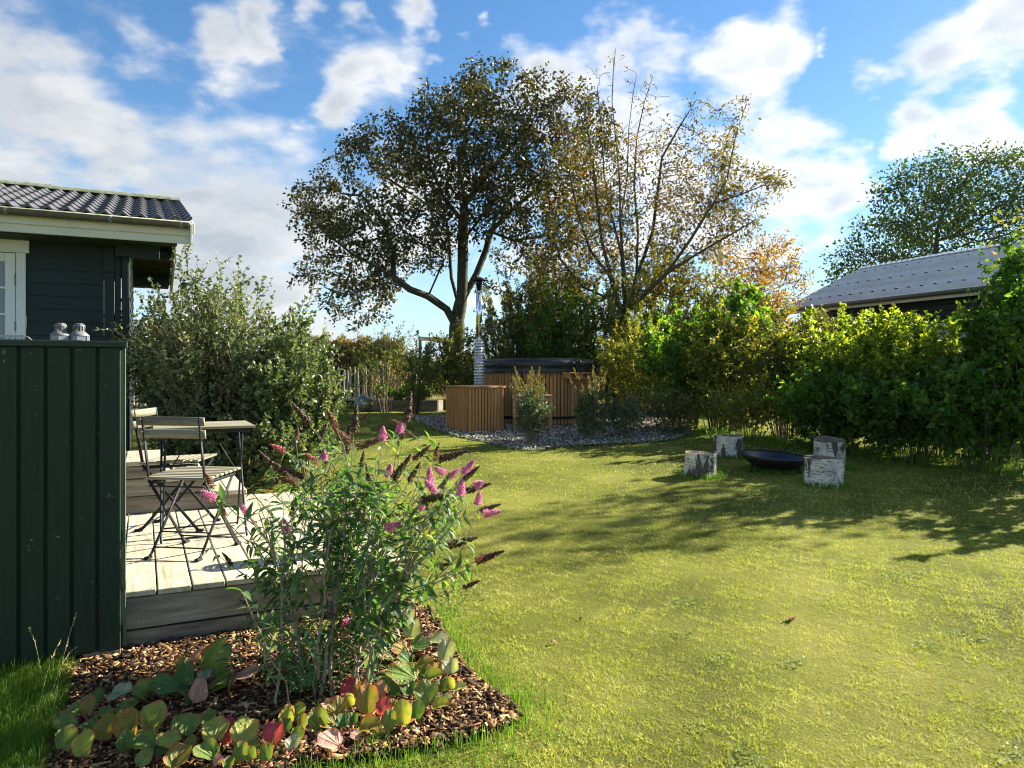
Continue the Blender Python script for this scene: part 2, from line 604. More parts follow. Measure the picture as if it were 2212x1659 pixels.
M['bark'] = simple_mat('oak_bark', (.055, .045, .032), .95, 0, .15, .35, 18, .8, c2=(.10, .10, .06))
M['barkrowan'] = simple_mat('rowan_bark', (.06, .05, .036), .9, 0, .2, .3, 22, .5, c2=(.11, .10, .07))
M['soil'] = simple_mat('dark_garden_soil', (.022, .014, .009), .95, 0, .2, .4, 30, .6, c2=(.045, .028, .017))
M['gravelbase'] = simple_mat('gravel_bed', (.13, .12, .105), .9, 0, .2, .3, 70, .6, c2=(.22, .21, .19))
M['berry'] = simple_mat('red_berries', (.42, .012, .012), .35, 0, .5, .2, 30, 0)

# corrugated roof next door
M['fibre'] = simple_mat('grey_fibre_cement', (.64, .62, .58), .9, 0, .1, .12, 1.2, .1, c2=(.74, .72, .68))

m, t = new_mat('lawn_turf')
oc = t.n('ShaderNodeTexCoord').outputs['Object']
n1 = t.noise(oc, .9, 5, .6)
n2 = t.noise(oc, 70, 4, .7)
c = t.ramp(t.math('ADD', t.math('MULTIPLY', t.mrange(n1, .3, .7), .5), t.math('MULTIPLY', n2, .5)), [(.2, (.045, .055, .011)), (.5, (.15, .165, .026)), (.8, (.28, .27, .06))])
far = t.mrange(t.n('ShaderNodeSeparateXYZ', {0: oc}).outputs[1], 6, 16, 0, 1)
pb = t.n('ShaderNodeBsdfPrincipled', {'Base Color': c, 'Roughness': .95, 'Specular IOR Level': .1, 'Normal': bump(t, n2, .9, .03)})
finish(t, pb.outputs[0])
M['turf'] = m


def grass_mat(name, stops, trans=.32, patch=True):
    m, t = new_mat(name)
    geo = t.n('ShaderNodeNewGeometry')
    oc = t.n('ShaderNodeTexCoord').outputs['Object']
    n1 = t.noise(oc, 1.1, 4, .65)
    n2 = t.noise(oc, 7., 3, .6)
    f = t.math('ADD', t.math('MULTIPLY', geo.outputs['Random Per Island'], .45), t.math('ADD', t.math('MULTIPLY', t.mrange(n1, .32, .68), .35 if patch else .1), t.math('MULTIPLY', t.mrange(n2, .3, .7), .22 if patch else .45)))
    c = t.ramp(f, stops)
    pb = t.n('ShaderNodeBsdfPrincipled', {'Base Color': c, 'Roughness': .55, 'Specular IOR Level': .22})
    tr = t.n('ShaderNodeBsdfTranslucent', {'Color': t.mix(1., c, (1.25, 1.35, .7), 'MULTIPLY')})
    finish(t, t.n('ShaderNodeMixShader', {0: trans, 1: pb.outputs[0], 2: tr.outputs[0]}).outputs[0])
    return m


M['grass'] = grass_mat('mown_grass', [(.12, (.10, .16, .02)), (.28, (.28, .33, .035)), (.48, (.50, .52, .07)), (.68, (.66, .62, .15)), (.86, (.78, .73, .36))])
M['grasslush'] = grass_mat('lush_grass', [(.0, (.05, .12, .014)), (.5, (.13, .25, .028)), (1., (.30, .38, .07))], .42, False)
M['straw'] = grass_mat('dry_grass', [(.0, (.2, .17, .06)), (.5, (.36, .31, .13)), (1., (.5, .45, .25))], .3, False)

# wood chips
m, t = new_mat('bark_chips')
rp = t.n('ShaderNodeNewGeometry').outputs['Random Per Island']
oc = t.n('ShaderNodeTexCoord').outputs['Object']
c = t.ramp(rp, [(0, (.022, .011, .006)), (.4, (.06, .028, .012)), (.68, (.20, .10, .038)), (.88, (.42, .24, .10)), (1, (.58, .40, .2))])
n = t.noise(oc, 120, 3, .6)
c = t.n('ShaderNodeVectorMath', {0: c, 'Scale': t.mrange(n, .3, .7, .7, 1.25)}, operation='SCALE').outputs[0]
pb = t.n('ShaderNodeBsdfPrincipled', {'Base Color': c, 'Roughness': .8, 'Specular IOR Level': .25, 'Normal': bump(t, n, .4, .003)})
finish(t, pb.outputs[0])
M['chips'] = m
m, t = new_mat('grey_pebbles')
rp = t.n('ShaderNodeNewGeometry').outputs['Random Per Island']
c = t.ramp(rp, [(0, (.09, .075, .06)), (.4, (.27, .235, .19)), (.75, (.46, .42, .36)), (1, (.72, .64, .53))])
pb = t.n('ShaderNodeBsdfPrincipled', {'Base Color': c, 'Roughness': .75, 'Specular IOR Level': .3})
finish(t, pb.outputs[0])
M['pebble'] = m

# birch
m, t = new_mat('birch_bark')
oi = t.n('ShaderNodeObjectInfo').outputs['Random']
oc = t.n('ShaderNodeTexCoord').outputs['Object']
p = t.vmath('ADD', oc, t.n('ShaderNodeCombineXYZ', {0: t.math('MULTIPLY', oi, 9.), 1: 0., 2: t.math('MULTIPLY', oi, 7.)}).outputs[0])
len_ = t.noise(t.n('ShaderNodeMapping', {'Vector': p, 'Scale': (7, 7, 75)}).outputs[0], 1.6, 3, .6)
fis = t.noise(t.n('ShaderNodeMapping', {'Vector': p, 'Scale': (6, 6, 2.2)}).outputs[0], 1.2, 5, .62)
tone = t.noise(p, 9, 4, .6)
base = t.ramp(tone, [(.3, (.36, .33, .29)), (.5, (.64, .58, .49)), (.7, (.82, .76, .65))])
c = t.mix(t.mrange(len_, .56, .62, 0, .9), base, (.05, .04, .035))
rug = t.noise(p, 34, 5, .7)
fm = t.math('MULTIPLY', t.mrange(fis, .52, .57), t.mrange(rug, .3, .45, .6, 1.))
c = t.mix(fm, c, t.mix(rug, (.02, .015, .01), (.17, .14, .10)))
hgt = t.math('SUBTRACT', t.math('MULTIPLY', rug, .5), t.math('MULTIPLY', t.mrange(len_, .6, .68), .4))
pb = t.n('ShaderNodeBsdfPrincipled', {'Base Color': c, 'Roughness': .75, 'Specular IOR Level': .25, 'Normal': bump(t, hgt, .7, .012)})
finish(t, pb.outputs[0])
M['birch'] = m
m, t = new_mat('sawn_log_end')
oc = t.n('ShaderNodeTexCoord').outputs['Object']
sp = t.n('ShaderNodeSeparateXYZ', {0: t.vmath('ADD', oc, t.n('ShaderNodeVectorMath', {0: t.noise(oc, 9, 3, .6, out='Color'), 'Scale': .05}, operation='SCALE').outputs[0])})
rad_ = t.math('SQRT', t.math('ADD', t.math('MULTIPLY', sp.outputs[0], sp.outputs[0]), t.math('MULTIPLY', sp.outputs[1], sp.outputs[1])))
ring = t.math('SINE', t.math('MULTIPLY', rad_, 520.))
dk = t.noise(oc, 11, 5, .65)
c = t.mix(t.mrange(dk, .4, .62), (.26, .19, .12), (.075, .055, .035))
c = t.n('ShaderNodeVectorMath', {0: c, 'Scale': t.mrange(ring, -1, 1, .8, 1.15)}, operation='SCALE').outputs[0]
pb = t.n('ShaderNodeBsdfPrincipled', {'Base Color': c, 'Roughness': .85, 'Specular IOR Level': .2, 'Normal': bump(t, dk, .5, .01)})
finish(t, pb.outputs[0])
M['logend'] = m

# foliage
M['oak'] = leaf_mat('oak_leaves', [(0, (0.022, 0.031, 0.010)), (.45, (0.050, 0.058, 0.017)), (.8, (0.095, 0.072, 0.023)), (1, (0.179, 0.096, 0.033))], .26)
M['rowan'] = leaf_mat('rowan_leaves', [(0, (0.044, 0.049, 0.013)), (.4, (0.097, 0.089, 0.020)), (.75, (0.194, 0.138, 0.028)), (1, (0.272, 0.097, 0.025))], .36)
M['copper'] = leaf_mat('autumn_leaves', [(0, (0.075, 0.088, 0.025)), (.4, (0.213, 0.138, 0.037)), (.75, (0.350, 0.175, 0.037)), (1, (0.500, 0.350, 0.050))], .4)
M['yellowhaw'] = leaf_mat('yellowing_leaves', [(0, (0.081, 0.115, 0.024)), (.45, (0.176, 0.216, 0.041)), (.8, (0.405, 0.365, 0.054)), (1, (0.567, 0.405, 0.068))], .42)
M['lilac'] = leaf_mat('lilac_leaves', [(0, (0.041, 0.094, 0.020)), (.5, (0.080, 0.167, 0.029)), (.85, (0.174, 0.261, 0.043)), (1, (0.377, 0.392, 0.058))], .58, (1.8, 1.9, .5))
M['lilacyellow'] = leaf_mat('yellow_green_lilac_leaves', [(0, (0.070, 0.119, 0.025)), (.45, (0.154, 0.217, 0.035)), (.8, (0.308, 0.350, 0.049)), (.95, (0.476, 0.392, 0.056)), (1, (0.420, 0.140, 0.042))], .58, (1.8, 1.85, .5))
M['hazel'] = leaf_mat('mixed_hedge_leaves', [(0, (0.045, 0.075, 0.021)), (.5, (0.112, 0.143, 0.033)), (.85, (0.255, 0.225, 0.053)), (1, (0.390, 0.195, 0.060))], .42)
M['darkleaf'] = leaf_mat('dark_evergreen_leaves', [(0, (0.020, 0.043, 0.013)), (.6, (0.045, 0.083, 0.020)), (1, (0.102, 0.128, 0.032))], .3)
M['brownhedge'] = leaf_mat('brownish_hedge_leaves', [(0, (0.078, 0.072, 0.033)), (.5, (0.156, 0.130, 0.052)), (1, (0.260, 0.234, 0.078))], .35)
M['aronia'] = leaf_mat('grey_green_leaves', [(0, (0.060, 0.093, 0.037)), (.45, (0.128, 0.170, 0.071)), (.8, (0.221, 0.255, 0.111)), (.93, (0.374, 0.255, 0.119)), (1, (0.612, 0.544, 0.085))], .3, (1.4, 1.5, .6), .4, .5)
M['willow'] = leaf_mat('willowy_leaves', [(0, (0.070, 0.112, 0.031)), (.5, (0.140, 0.196, 0.049)), (.85, (0.280, 0.280, 0.084)), (1, (0.420, 0.308, 0.098))], .42)
M['buddleia'] = leaf_mat('buddleia_leaves', [(0, (0.048, 0.098, 0.039)), (.55, (0.098, 0.180, 0.063)), (.92, (0.173, 0.270, 0.090)), (.97, (0.600, 0.540, 0.045)), (1, (0.630, 0.510, 0.045))], .38, (1.6, 1.9, .5), .5, .4, grow=.1)
M['buddleiadark'] = leaf_mat('small_buddleia_leaves', [(0, (0.048, 0.080, 0.038)), (.6, (0.104, 0.152, 0.067)), (1, (0.208, 0.240, 0.112))], .3, (1.4, 1.5, .5), .5, .5)
M['fern'] = leaf_mat('vegetable_leaves', [(0, (.05, .12, .03)), (.6, (.12, .22, .05)), (1, (.25, .34, .12))], .4)
# ------------------------------------------------------------------ ground
def poly_px(pts):
    return np.array([tuple(ground_at(x, y).xy) for x, y in pts])


def inside(poly, x, y):
    res = np.zeros(len(x), bool)
    n = len(poly)
    j = n - 1
    for i in range(n):
        xi, yi = poly[i]
        xj, yj = poly[j]
        c = ((yi > y) != (yj > y)) & (x < (xj - xi) * (y - yi) / (yj - yi + 1e-12) + xi)
        res ^= c
        j = i
    return res


def edge_dist(poly, x, y):
    d = np.full(len(x), 1e9)
    for i in range(len(poly)):
        a, b = poly[i - 1], poly[i]
        ab = b - a
        t = ((x - a[0]) * ab[0] + (y - a[1]) * ab[1]) / (ab @ ab)
        t = t.clip(0, 1)
        d = np.minimum(d, np.hypot(x - a[0] - t * ab[0], y - a[1] - t * ab[1]))
    return d


xs = np.concatenate([-np.geomspace(400, 14, 16), np.arange(-12, 14.1, .2), np.geomspace(15, 400, 16)])
ys = np.concatenate([-np.geomspace(120, 4, 8), np.arange(-3, 24.1, .2), np.geomspace(25, 700, 18)])
gx, gy = np.meshgrid(xs, ys)
gzv = gz(gx, gy)
nx, ny = len(xs), len(ys)
idx = np.arange(nx * ny).reshape(ny, nx)
F_ = np.stack([idx[:-1, :-1].ravel(), idx[:-1, 1:].ravel(), idx[1:, 1:].ravel(), idx[1:, :-1].ravel()], 1)
me = np_mesh('lawn', np.stack([gx.ravel(), gy.ravel(), gzv.ravel()], 1), F_)
me.polygons.foreach_set('use_smooth', np.ones(len(F_), bool))
lawn = link('lawn', me, M['turf'])
tag(lawn, kind='structure')

# mulch bed beside the deck
bed_poly = poly_px([(122, 1450), (262, 1395), (420, 1340), (560, 1310), (740, 1290), (860, 1290), (935, 1330), (975, 1400), (1000, 1440), (1040, 1480), (1108, 1530),
                    (1122, 1560), (1060, 1590), (960, 1612), (860, 1632), (760, 1648), (660, 1668), (560, 1700), (420, 1760), (200, 1830), (40, 1800), (60, 1700), (128, 1620), (150, 1540), (150, 1490)])
# gravel round the tub
grav_poly = poly_px([(880, 903), (965, 900), (1100, 893), (1300, 890), (1470, 905), (1500, 938), (1450, 952), (1380, 958), (1290, 962), (1215, 966), (1140, 975), (1090, 968), (1040, 955), (985, 945), (930, 925)])
strip_poly = poly_px([(725, 876), (850, 876), (860, 884), (820, 889), (740, 890), (720, 886)])


def patch(name, poly, mat, lift, cell, rough):
    x0, y0 = poly.min(0) - .1
    x1, y1 = poly.max(0) + .1
    X = np.arange(x0, x1, cell)
    Y = np.arange(y0, y1, cell)
    a, b = np.meshgrid(X, Y)
    z = gz(a, b) + lift + rng.normal(size=a.shape) * rough
    cx = (a[:-1, :-1] + cell / 2).ravel()
    cy = (b[:-1, :-1] + cell / 2).ravel()
    k = inside(poly, cx, cy)
    nn = len(X)
    id_ = np.arange(a.size).reshape(a.shape)
    F = np.stack([id_[:-1, :-1].ravel(), id_[:-1, 1:].ravel(), id_[1:, 1:].ravel(), id_[1:, :-1].ravel()], 1)[k]
    me = np_mesh(name, np.stack([a.ravel(), b.ravel(), z.ravel()], 1), F)
    o = link(name, me, mat)
    tag(o, kind='structure')
    return o


patch('garden_bed_soil', bed_poly, M['soil'], .012, .03, .004)
patch('gravel_bed', grav_poly, M['gravelbase'], .012, .06, .005)
patch('gravel_path', strip_poly, M['gravelbase'], .012, .06, .004)


def scatter(poly, n, r=rng):
    x0, y0 = poly.min(0)
    x1, y1 = poly.max(0)
    X = r.uniform(x0, x1, n)
    Y = r.uniform(y0, y1, n)
    k = inside(poly, X, Y)
    return X[k], Y[k]


def pebbles(name, poly, n, s0, s1):
    X, Y = scatter(poly, n)
    n = len(X)
    oc8 = np.array([(1, 0, 0), (0, 1, 0), (-1, 0, 0), (0, -1, 0), (0, 0, 1), (0, 0, -1), ], float)
    F = np.array([(0, 1, 4), (1, 2, 4), (2, 3, 4), (3, 0, 4), (1, 0, 5), (2, 1, 5), (3, 2, 5), (0, 3, 5)])
    s = rng.uniform(s0, s1, (n, 1, 1)) * rng.uniform(.6, 1.2, (n, 1, 3)) * np.array([1, 1, .7])
    a = rng.uniform(0, 6.28, n)
    P = oc8[None] * s + rng.normal(size=(n, 6, 3)) * .12 * s
    ca, sa = np.cos(a)[:, None], np.sin(a)[:, None]
    x = P[..., 0] * ca - P[..., 1] * sa
    y = P[..., 0] * sa + P[..., 1] * ca
    Z = gz(X, Y) + .016 + rng.uniform(0, .02, n)
    V_ = np.stack([x + X[:, None], y + Y[:, None], P[..., 2] + Z[:, None]], 2)
    Fs = (np.arange(n) * 6)[:, None, None] + F[None]
    o = link(name, np_mesh(name, V_.reshape(-1, 3), Fs.reshape(-1, 3)), M['pebble'])
    return o


tag(pebbles('gravel_pebbles', grav_poly, 26000, .011, .026), 'grey and white pebbles spread around the wooden hot tub', 'gravel', kind='stuff')
tag(pebbles('path_pebbles', strip_poly, 5000, .012, .028), 'pale pebble strip in front of the dark raised bed boards', 'gravel', kind='stuff')

# wood chips: flat splinters with their own length and tilt
def chips(poly, n):
    X, Y = scatter(poly, n)
    keep = rng.random(len(X)) < np.clip(1.6 - .0 * Y, 0, 1)
    X, Y = X[keep], Y[keep]
    n = len(X)
    L = rng.gamma(3.2, .0062, n) + .008
    W = L * rng.uniform(.18, .55, n)
    T = rng.uniform(.0015, .006, n)
    a = rng.uniform(0, 6.28, n)
    D = nrm(np.stack([np.cos(a), np.sin(a), rng.normal(size=n) * .28], 1))
    N = nrm(np.stack([rng.normal(size=n) * .38, rng.normal(size=n) * .38, np.ones(n)], 1))
    S = nrm(np.cross(D, N))
    N = np.cross(S, D)
    C = np.stack([X, Y, gz(X, Y) + .016 + rng.uniform(0, .022, n)], 1)
    co = [(-1, -1, -1), (1, -.6, -1), (1, .6, -1), (-1, 1, -1), (-1, -.9, 1), (.9, -.5, 1), (.9, .6, 1), (-.9, .8, 1)]
    Vt = np.stack([C + D * (L / 2 * c[0])[:, None] + S * (W / 2 * c[1])[:, None] + N * (T / 2 * c[2])[:, None] for c in co], 1)
    Fq = np.array([(4, 5, 6, 7), (0, 1, 5, 4), (1, 2, 6, 5), (2, 3, 7, 6), (3, 0, 4, 7)])
    Fs = (np.arange(n) * 8)[:, None, None] + Fq[None]
    return np_mesh('wood_chips', Vt.reshape(-1, 3), Fs.reshape(-1, 4))


tag(link('wood_chips', chips(bed_poly, 42000), M['chips']), 'orange brown bark chips covering the flower bed', 'mulch', kind='stuff')

# ------------------------------------------------------------------ deck
O = Vector((-1.85, 3.5, 0))
DZ = .45


def Dk(s, d, z=DZ):
    p = O + U * s + V * d
    p.z = z
    return p


deck = thing('wooden_deck', 'weathered pale plank deck beside the dark green garden wall', 'deck', Dk(0, 0, .15))
PW = .155
for k in range(-8, 9):
    s = PW * (k + .5)
    dz = rng.uniform(-.002, .002)
    e0 = rng.uniform(-.004, .004)
    board('deck_board', Dk(s, -.012 + e0, DZ - .014 + dz), Dk(s, 2.64, DZ - .014 + dz), .147, .028, (0, 0, 1), M['deck'], deck, .003)
for (z0, z1) in ((.268, .416), (.175, .258)):
    board('face_board', Dk(-1.3, .012, (z0 + z1) / 2), Dk(1.385, .012, (z0 + z1) / 2), z1 - z0, .026, -V, M['greywood'], deck, .003)
    board('face_board', Dk(1.37, .03, (z0 + z1) / 2), Dk(1.37, 2.62, (z0 + z1) / 2), z1 - z0, .026, U, M['greywood'], deck, .003)
for s in (-.9, -.2, .55, 1.25):
    for d_, zc, hh in ((.1, .26, .3), (1.3, .30, .26), (2.5, .32, .22)):
        link('post', box_mesh(.09, .09, hh, .003), M['greywood'], deck, Matrix.Translation(Dk(s, d_, zc)))
# two screws in the end of each face board
for s in (.07,):
    for z in (.375, .325):
        a = Acc()
        add_tube(a, [Dk(s, -.001, z), Dk(s, -.004, z)], .005, 8)
        link('screw', a.mesh('screw', Dk(s, 0, z)), M['bracket'], deck, Matrix.Translation(Dk(s, 0, z)))

# stairs up to the cabin
st = thing('wooden_steps', 'grey timber stair block with three low treads on the far side of the deck', 'steps', Dk(0, 2.1, DZ + .002))
ends = (.81, .52, .254)
rise = .128
for i, e in enumerate(ends):
    z0 = DZ + .004 + i * rise
    s_up = ends[i + 1] - .03 if i < 2 else None
    if s_up is not None:
        board('side_board', Dk(-1.1, 2.112, z0 + (rise - .006) / 2), Dk(s_up, 2.112, z0 + (rise - .006) / 2), rise - .006, .024, -V, M['greywood'], st, .003)
        board('side_board', Dk(s_up + .004, 2.112, z0 + (rise - .036) / 2), Dk(e - .014, 2.112, z0 + (rise - .036) / 2), rise - .040, .024, -V, M['greywood'], st, .003)
    else:
        board('side_board', Dk(-1.1, 2.112, z0 + (rise - .036) / 2), Dk(e - .014, 2.112, z0 + (rise - .036) / 2), rise - .040, .024, -V, M['greywood'], st, .003)
    board('riser', Dk(e - .026, 2.125, z0 + (rise - .036) / 2 + .004), Dk(e - .026, 2.88, z0 + (rise - .036) / 2 + .004), rise - .042, .022, U, M['greywood'], st, .003)
    s = e - .065
    nt = 2 if i < 2 else 9
    for q in range(nt):
        board('tread_board', Dk(s - q * .142, 2.085, z0 + rise - .018), Dk(s - q * .142, 2.90, z0 + rise - .018), .134, .034, (0, 0, 1), M['deck'], st, .003)
# ------------------------------------------------------------------ garden wall (foreground left)
Wc = Vector((-1.82, 3.45, 0))


def Wl(s, d, z):
    p = Wc + U * s + V * d
    p.z = z
    return p


wall = thing('garden_wall', 'tall dark green board wall with flat capping at the left edge', 'wall', Wl(-1, 0, .1))
for k in range(22):
    s1 = -.004 - .101 * k
    s0 = s1 - .086
    board('wall_board', Wl((s0 + s1) / 2, 0, .2 + .01 * (k % 3)), Wl((s0 + s1) / 2, 0, 1.606), .087, .018, -V, M['darkgreen'], wall, .003)
    for zz in (1.54, .75):
        c_ = Wl((s0 + s1) / 2 + rng.uniform(-.004, .004), -.0095, zz + rng.uniform(-.01, .01))
        link('nail', box_mesh(.006, .0015, .006, 0), M['bracket'] if rng.random() < .5 else M['blackmetal'], wall, frame(c_, U, V))
    if k:
        board('batten', Wl(s1 + .0075, .016, .2), Wl(s1 + .0075, .016, 1.604), .03, .012, -V, M['darkgreen'], wall, .001)
board('cap', Wl(-2.3, .055, 1.621), Wl(.024, .055, 1.621), .155, .028, (0, 0, 1), M['capgreen'], wall, .002)
board('corner_board', Wl(.010, .052, .2), Wl(.010, .052, 1.606), .036, .014, U, M['litmossyend'], wall, .002)
board('end_post', Wl(-.02, .052, .15), Wl(-.02, .052, 1.606), .05, .045, U, M['darkgreen'], wall, .002)
for k in range(8):
    s = -.05 - .15 * k
    board('back_board', Wl(s - .02, .11, .2), Wl(s - .02, .11, 1.6), .145, .018, V, M['darkgreen'], wall, .002)
board('base_plank', Wl(-.155, .004, .178), Wl(-.002, .004, .178), .05, .03, -V, M['greywood'], wall, .003)

# ------------------------------------------------------------------ cabin
Cc = Vector((-4.2, 8.06, 0))


def H(s, d, z):
    p = Cc + U * s + V * d
    p.z = z
    return p


def onplane(px, py, P0, n):
    d = pxdir(px, py)
    c = Vector((0, 0, EYE))
    t = (Vector(P0) - c).dot(n) / d.dot(n)
    return c + d * t


def sH(px, py=600):
    """cabin front wall coordinates of a photograph point"""
    p = onplane(px, py, Cc, V)
    return (p - Cc).dot(U), p.z


cabin = thing('summer_cabin', 'dark green boarded cabin corner with white window and charcoal tiled roof', 'house', H(-2, 2, .4))
GO, EO, DEP = .606, .585, 5.27          # gable overhang, eave overhang, depth
RD = 3.22
ZR0, ZR1 = 3.06, 3.92
SLOPE = math.atan2(ZR1 - ZR0, RD)
sw, _ = sH(57)
top_z = sH(150, 518)[1] + .12
exposure = .137
z = .5
k = 0
while z < top_z:
    for (a_, b_) in ((sw + .004, sH(225)[0] - .002), (sH(247)[0] + .003, sH(262)[0] - .003)):
        board('siding_board', H(a_, -.012, z + exposure / 2), H(b_, -.012, z + exposure / 2), exposure + .012, .018, (-V + Vector((0, 0, .085))).normalized(), M['bluegreen'], cabin, .002)
    if z < 1.0:
        board('siding_board', H(-5, -.012, z + exposure / 2), H(sw, -.012, z + exposure / 2), exposure + .012, .018, (-V + Vector((0, 0, .085))).normalized(), M['bluegreen'], cabin, .002)
    z += exposure
# downpipe like vertical trims
s0, s1 = sH(225)[0], sH(247)[0]
board('trim_board', H((s0 + s1) / 2, -.012, .5), H((s0 + s1) / 2, -.012, sH(236, 589)[1]), s1 - s0, .03, -V, M['bluegreen'], cabin, .002)
board('trim_board', H((s0 + s1) / 2, -.016, sH(236, 588)[1]), H((s0 + s1) / 2, -.016, top_z + .1), s1 - s0 + .004, .03, -V, M['bluegreen'], cabin, .002)
sa, sb = sH(230.5)[0], sH(236)[0]
for q in (.28, .62):
    sm = s0 + (s1 - s0) * q
    board('trim_board', H(sm + .018, -.032, .5), H(sm + .018, -.032, sH(236, 590)[1]), .034, .012, -V, M['bluegreen'], cabin, .001)
s0 = sH(263)[0]
board('corner_board', H(s0 / 2 + .01, -.03, .5), H(s0 / 2 + .01, -.03, top_z + .05), -s0 + .02, .03, -V, M['bluegreen'], cabin, .002)
board('corner_board', H(.022, .05, .5), H(.022, .05, top_z + .05), .15, .02, U, M['bluegreen'], cabin, .002)
# gable wall boards
z = .5
while z < 3.7:
    zz = z + exposure / 2
    # the gable follows the roof slope
    lim = max(0., (zz - (ZR0 - .1)) / math.tan(SLOPE) - EO + .1)
    if DEP - 2 * lim > .3:
        board('gable_board', H(.008, .1 + lim, zz), H(.008, DEP - lim, zz), exposure + .01, .018, (U + Vector((0, 0, .085))).normalized(), M['bluegreen'], cabin, .001)
    z += exposure
a = Acc()
add_box(a, (0, 0, 0), (5.0, .02, 2.5))
mI = frame(H(-2.5, .03, 1.75), U, V)
link('inner_wall', a.mesh('inner_wall'), M['bluegreen'], cabin, mI)

# window with its white casing
wz0, wz1 = 1.28, sH(50, 548)[1]
wl = sw - 1.15
cw = sw - sH(36)[0]
win = link('window', box_mesh(wl * -1 + sw - .2, .02, wz1 - wz0, 0).copy(), M['glass'], cabin, frame(H((wl + sw) / 2, .004, (wz0 + wz1) / 2), U, V))
win.data.materials.clear(); win.data.materials.append(M['glass'])
board('casing', H(sw - cw / 2, -.035, wz0 - .1), H(sw - cw / 2, -.035, wz1), cw, .03, -V, M['white'], win, .003)
board('casing', H(wl + cw / 2, -.035, wz0 - .1), H(wl + cw / 2, -.035, wz1), cw, .03, -V, M['white'], win, .003)
zt = sH(50, 521)[1]
board('head_casing', H(wl - .03, -.045, (wz1 + zt) / 2 + .002), H(sw + .03, -.045, (wz1 + zt) / 2 + .002), zt - wz1, .04, -V, M['white'], win, .004)
sf = sw - cw - .006
fw = .09
board('sash', H(sf - fw / 2, -.022, wz0), H(sf - fw / 2, -.022, wz1 - .004), fw, .035, -V, M['white'], win, .004)
board('sash', H(wl + cw, -.022, wz1 - .05), H(sf - fw, -.022, wz1 - .05), .09, .033, -V, M['white'], win, .004)
for q in range(1, 5):
    zz = wz1 - .09 - q * .27
    board('glazing_bar', H(wl + cw, -.02, zz), H(sf - fw, -.02, zz), .022, .02, -V, M['white'], win, .002)
board('glazing_bar', H((wl + sf) / 2, -.018, wz0), H((wl + sf) / 2, -.018, wz1 - .09), .022, .018, -V, M['white'], win, .002)
zh = sH(33, 605)[1]
tube_obj('hinge', [H(sf + .002, -.046, zh - .06), H(sf + .002, -.046, zh + .06)], .008, 8, M['bracket'], win)
zh = sH(33, 702)[1]
tube_obj('hinge', [H(sf + .002, -.046, zh - .06), H(sf + .002, -.046, zh + .03)], .008, 8, M['bracket'], win)

# roof: stepped metal tile, one object per course
roof = link('roof', box_mesh(5.6, RD / math.cos(SLOPE), .03, 0).copy(), M['soffit'], cabin,
            frame(H(GO - 2.8 - .03, -EO + RD / 2, (ZR0 + ZR1) / 2 - .06), U, V * math.cos(SLOPE) + Vector((0, 0, math.sin(SLOPE)))))
roof.data.materials.clear(); roof.data.materials.append(M['soffit'])
backroof = link('roof_back', roof.data, None, cabin,
                frame(H(GO - 2.8 - .03, -EO + RD * 1.5, (ZR0 + ZR1) / 2 - .06), U, V * math.cos(SLOPE) - Vector((0, 0, math.sin(SLOPE)))))
backroof.name = 'roof'
per = .162
npd = 35
ncourse = 9
cl = RD / math.cos(SLOPE) / ncourse
uu = np.linspace(0, npd * per, npd * 12 + 1)
ph = uu / per * 2 * np.pi
prof = .026 * (np.cos(ph) * .9 + .12 * np.cos(2 * ph))
rows = []
for (yy, lift) in ((0.0, -.016), (0.0, .012), (cl * .5, .004), (cl + .02, -.004)):
    rows.append(np.stack([-uu, np.full_like(uu, yy), prof + lift + .03], 1))
Vt = np.concatenate(rows)
nn = len(uu)
Fq = []
for r_ in range(3):
    a0 = np.arange(nn - 1) + r_ * nn
    Fq.append(np.stack([a0 + nn, a0 + nn + 1, a0 + 1, a0], 1))
cme = np_mesh('tile_course', Vt, np.concatenate(Fq))
cme.polygons.foreach_set('use_smooth', np.concatenate([np.zeros(nn - 1, bool), np.ones(2 * (nn - 1), bool)]))
vs = V * math.cos(SLOPE) + Vector((0, 0, math.sin(SLOPE)))
for k in range(ncourse):
    link('tile_course', cme, M['roof'], roof, frame(H(GO + .02, -EO - .04, ZR0 - .02) + vs * (cl * k), U, vs))
for k in range(ncourse):
    vb = V * math.cos(SLOPE) - Vector((0, 0, math.sin(SLOPE)))
    Mx = frame(H(GO + .02 - npd * per, -EO + 2 * RD + .04, ZR0 - .02) - vb * (cl * k), -U, -vb)
    link('tile_course', cme, M['roof'], backroof, Mx)
# ridge caps, overlapping pieces
zr = ZR1 + .055
xs_ = [GO + .03, -.95, -2.6, -4.3, -5.1]
for k in range(4):
    a = Acc()
    lift = .012 if k % 2 else 0
    n8 = 7
    Vr = []
    for s_ in (xs_[k], xs_[k + 1] - .05):
        for q in range(n8):
            an = math.pi * q / (n8 - 1)
            Vr.append(tuple(H(s_, -EO + RD - .15 * math.cos(an), zr - .05 + lift + .07 * math.sin(an))))
    Fr = [(q, q + 1, n8 + q + 1, n8 + q) for q in range(n8 - 1)]
    a.add(Vr, Fr)
    c0 = H(xs_[k], -EO + RD, zr)
    link('ridge_cap', a.mesh('ridge_cap', c0), M['ridge'], roof, Matrix.Translation(c0))
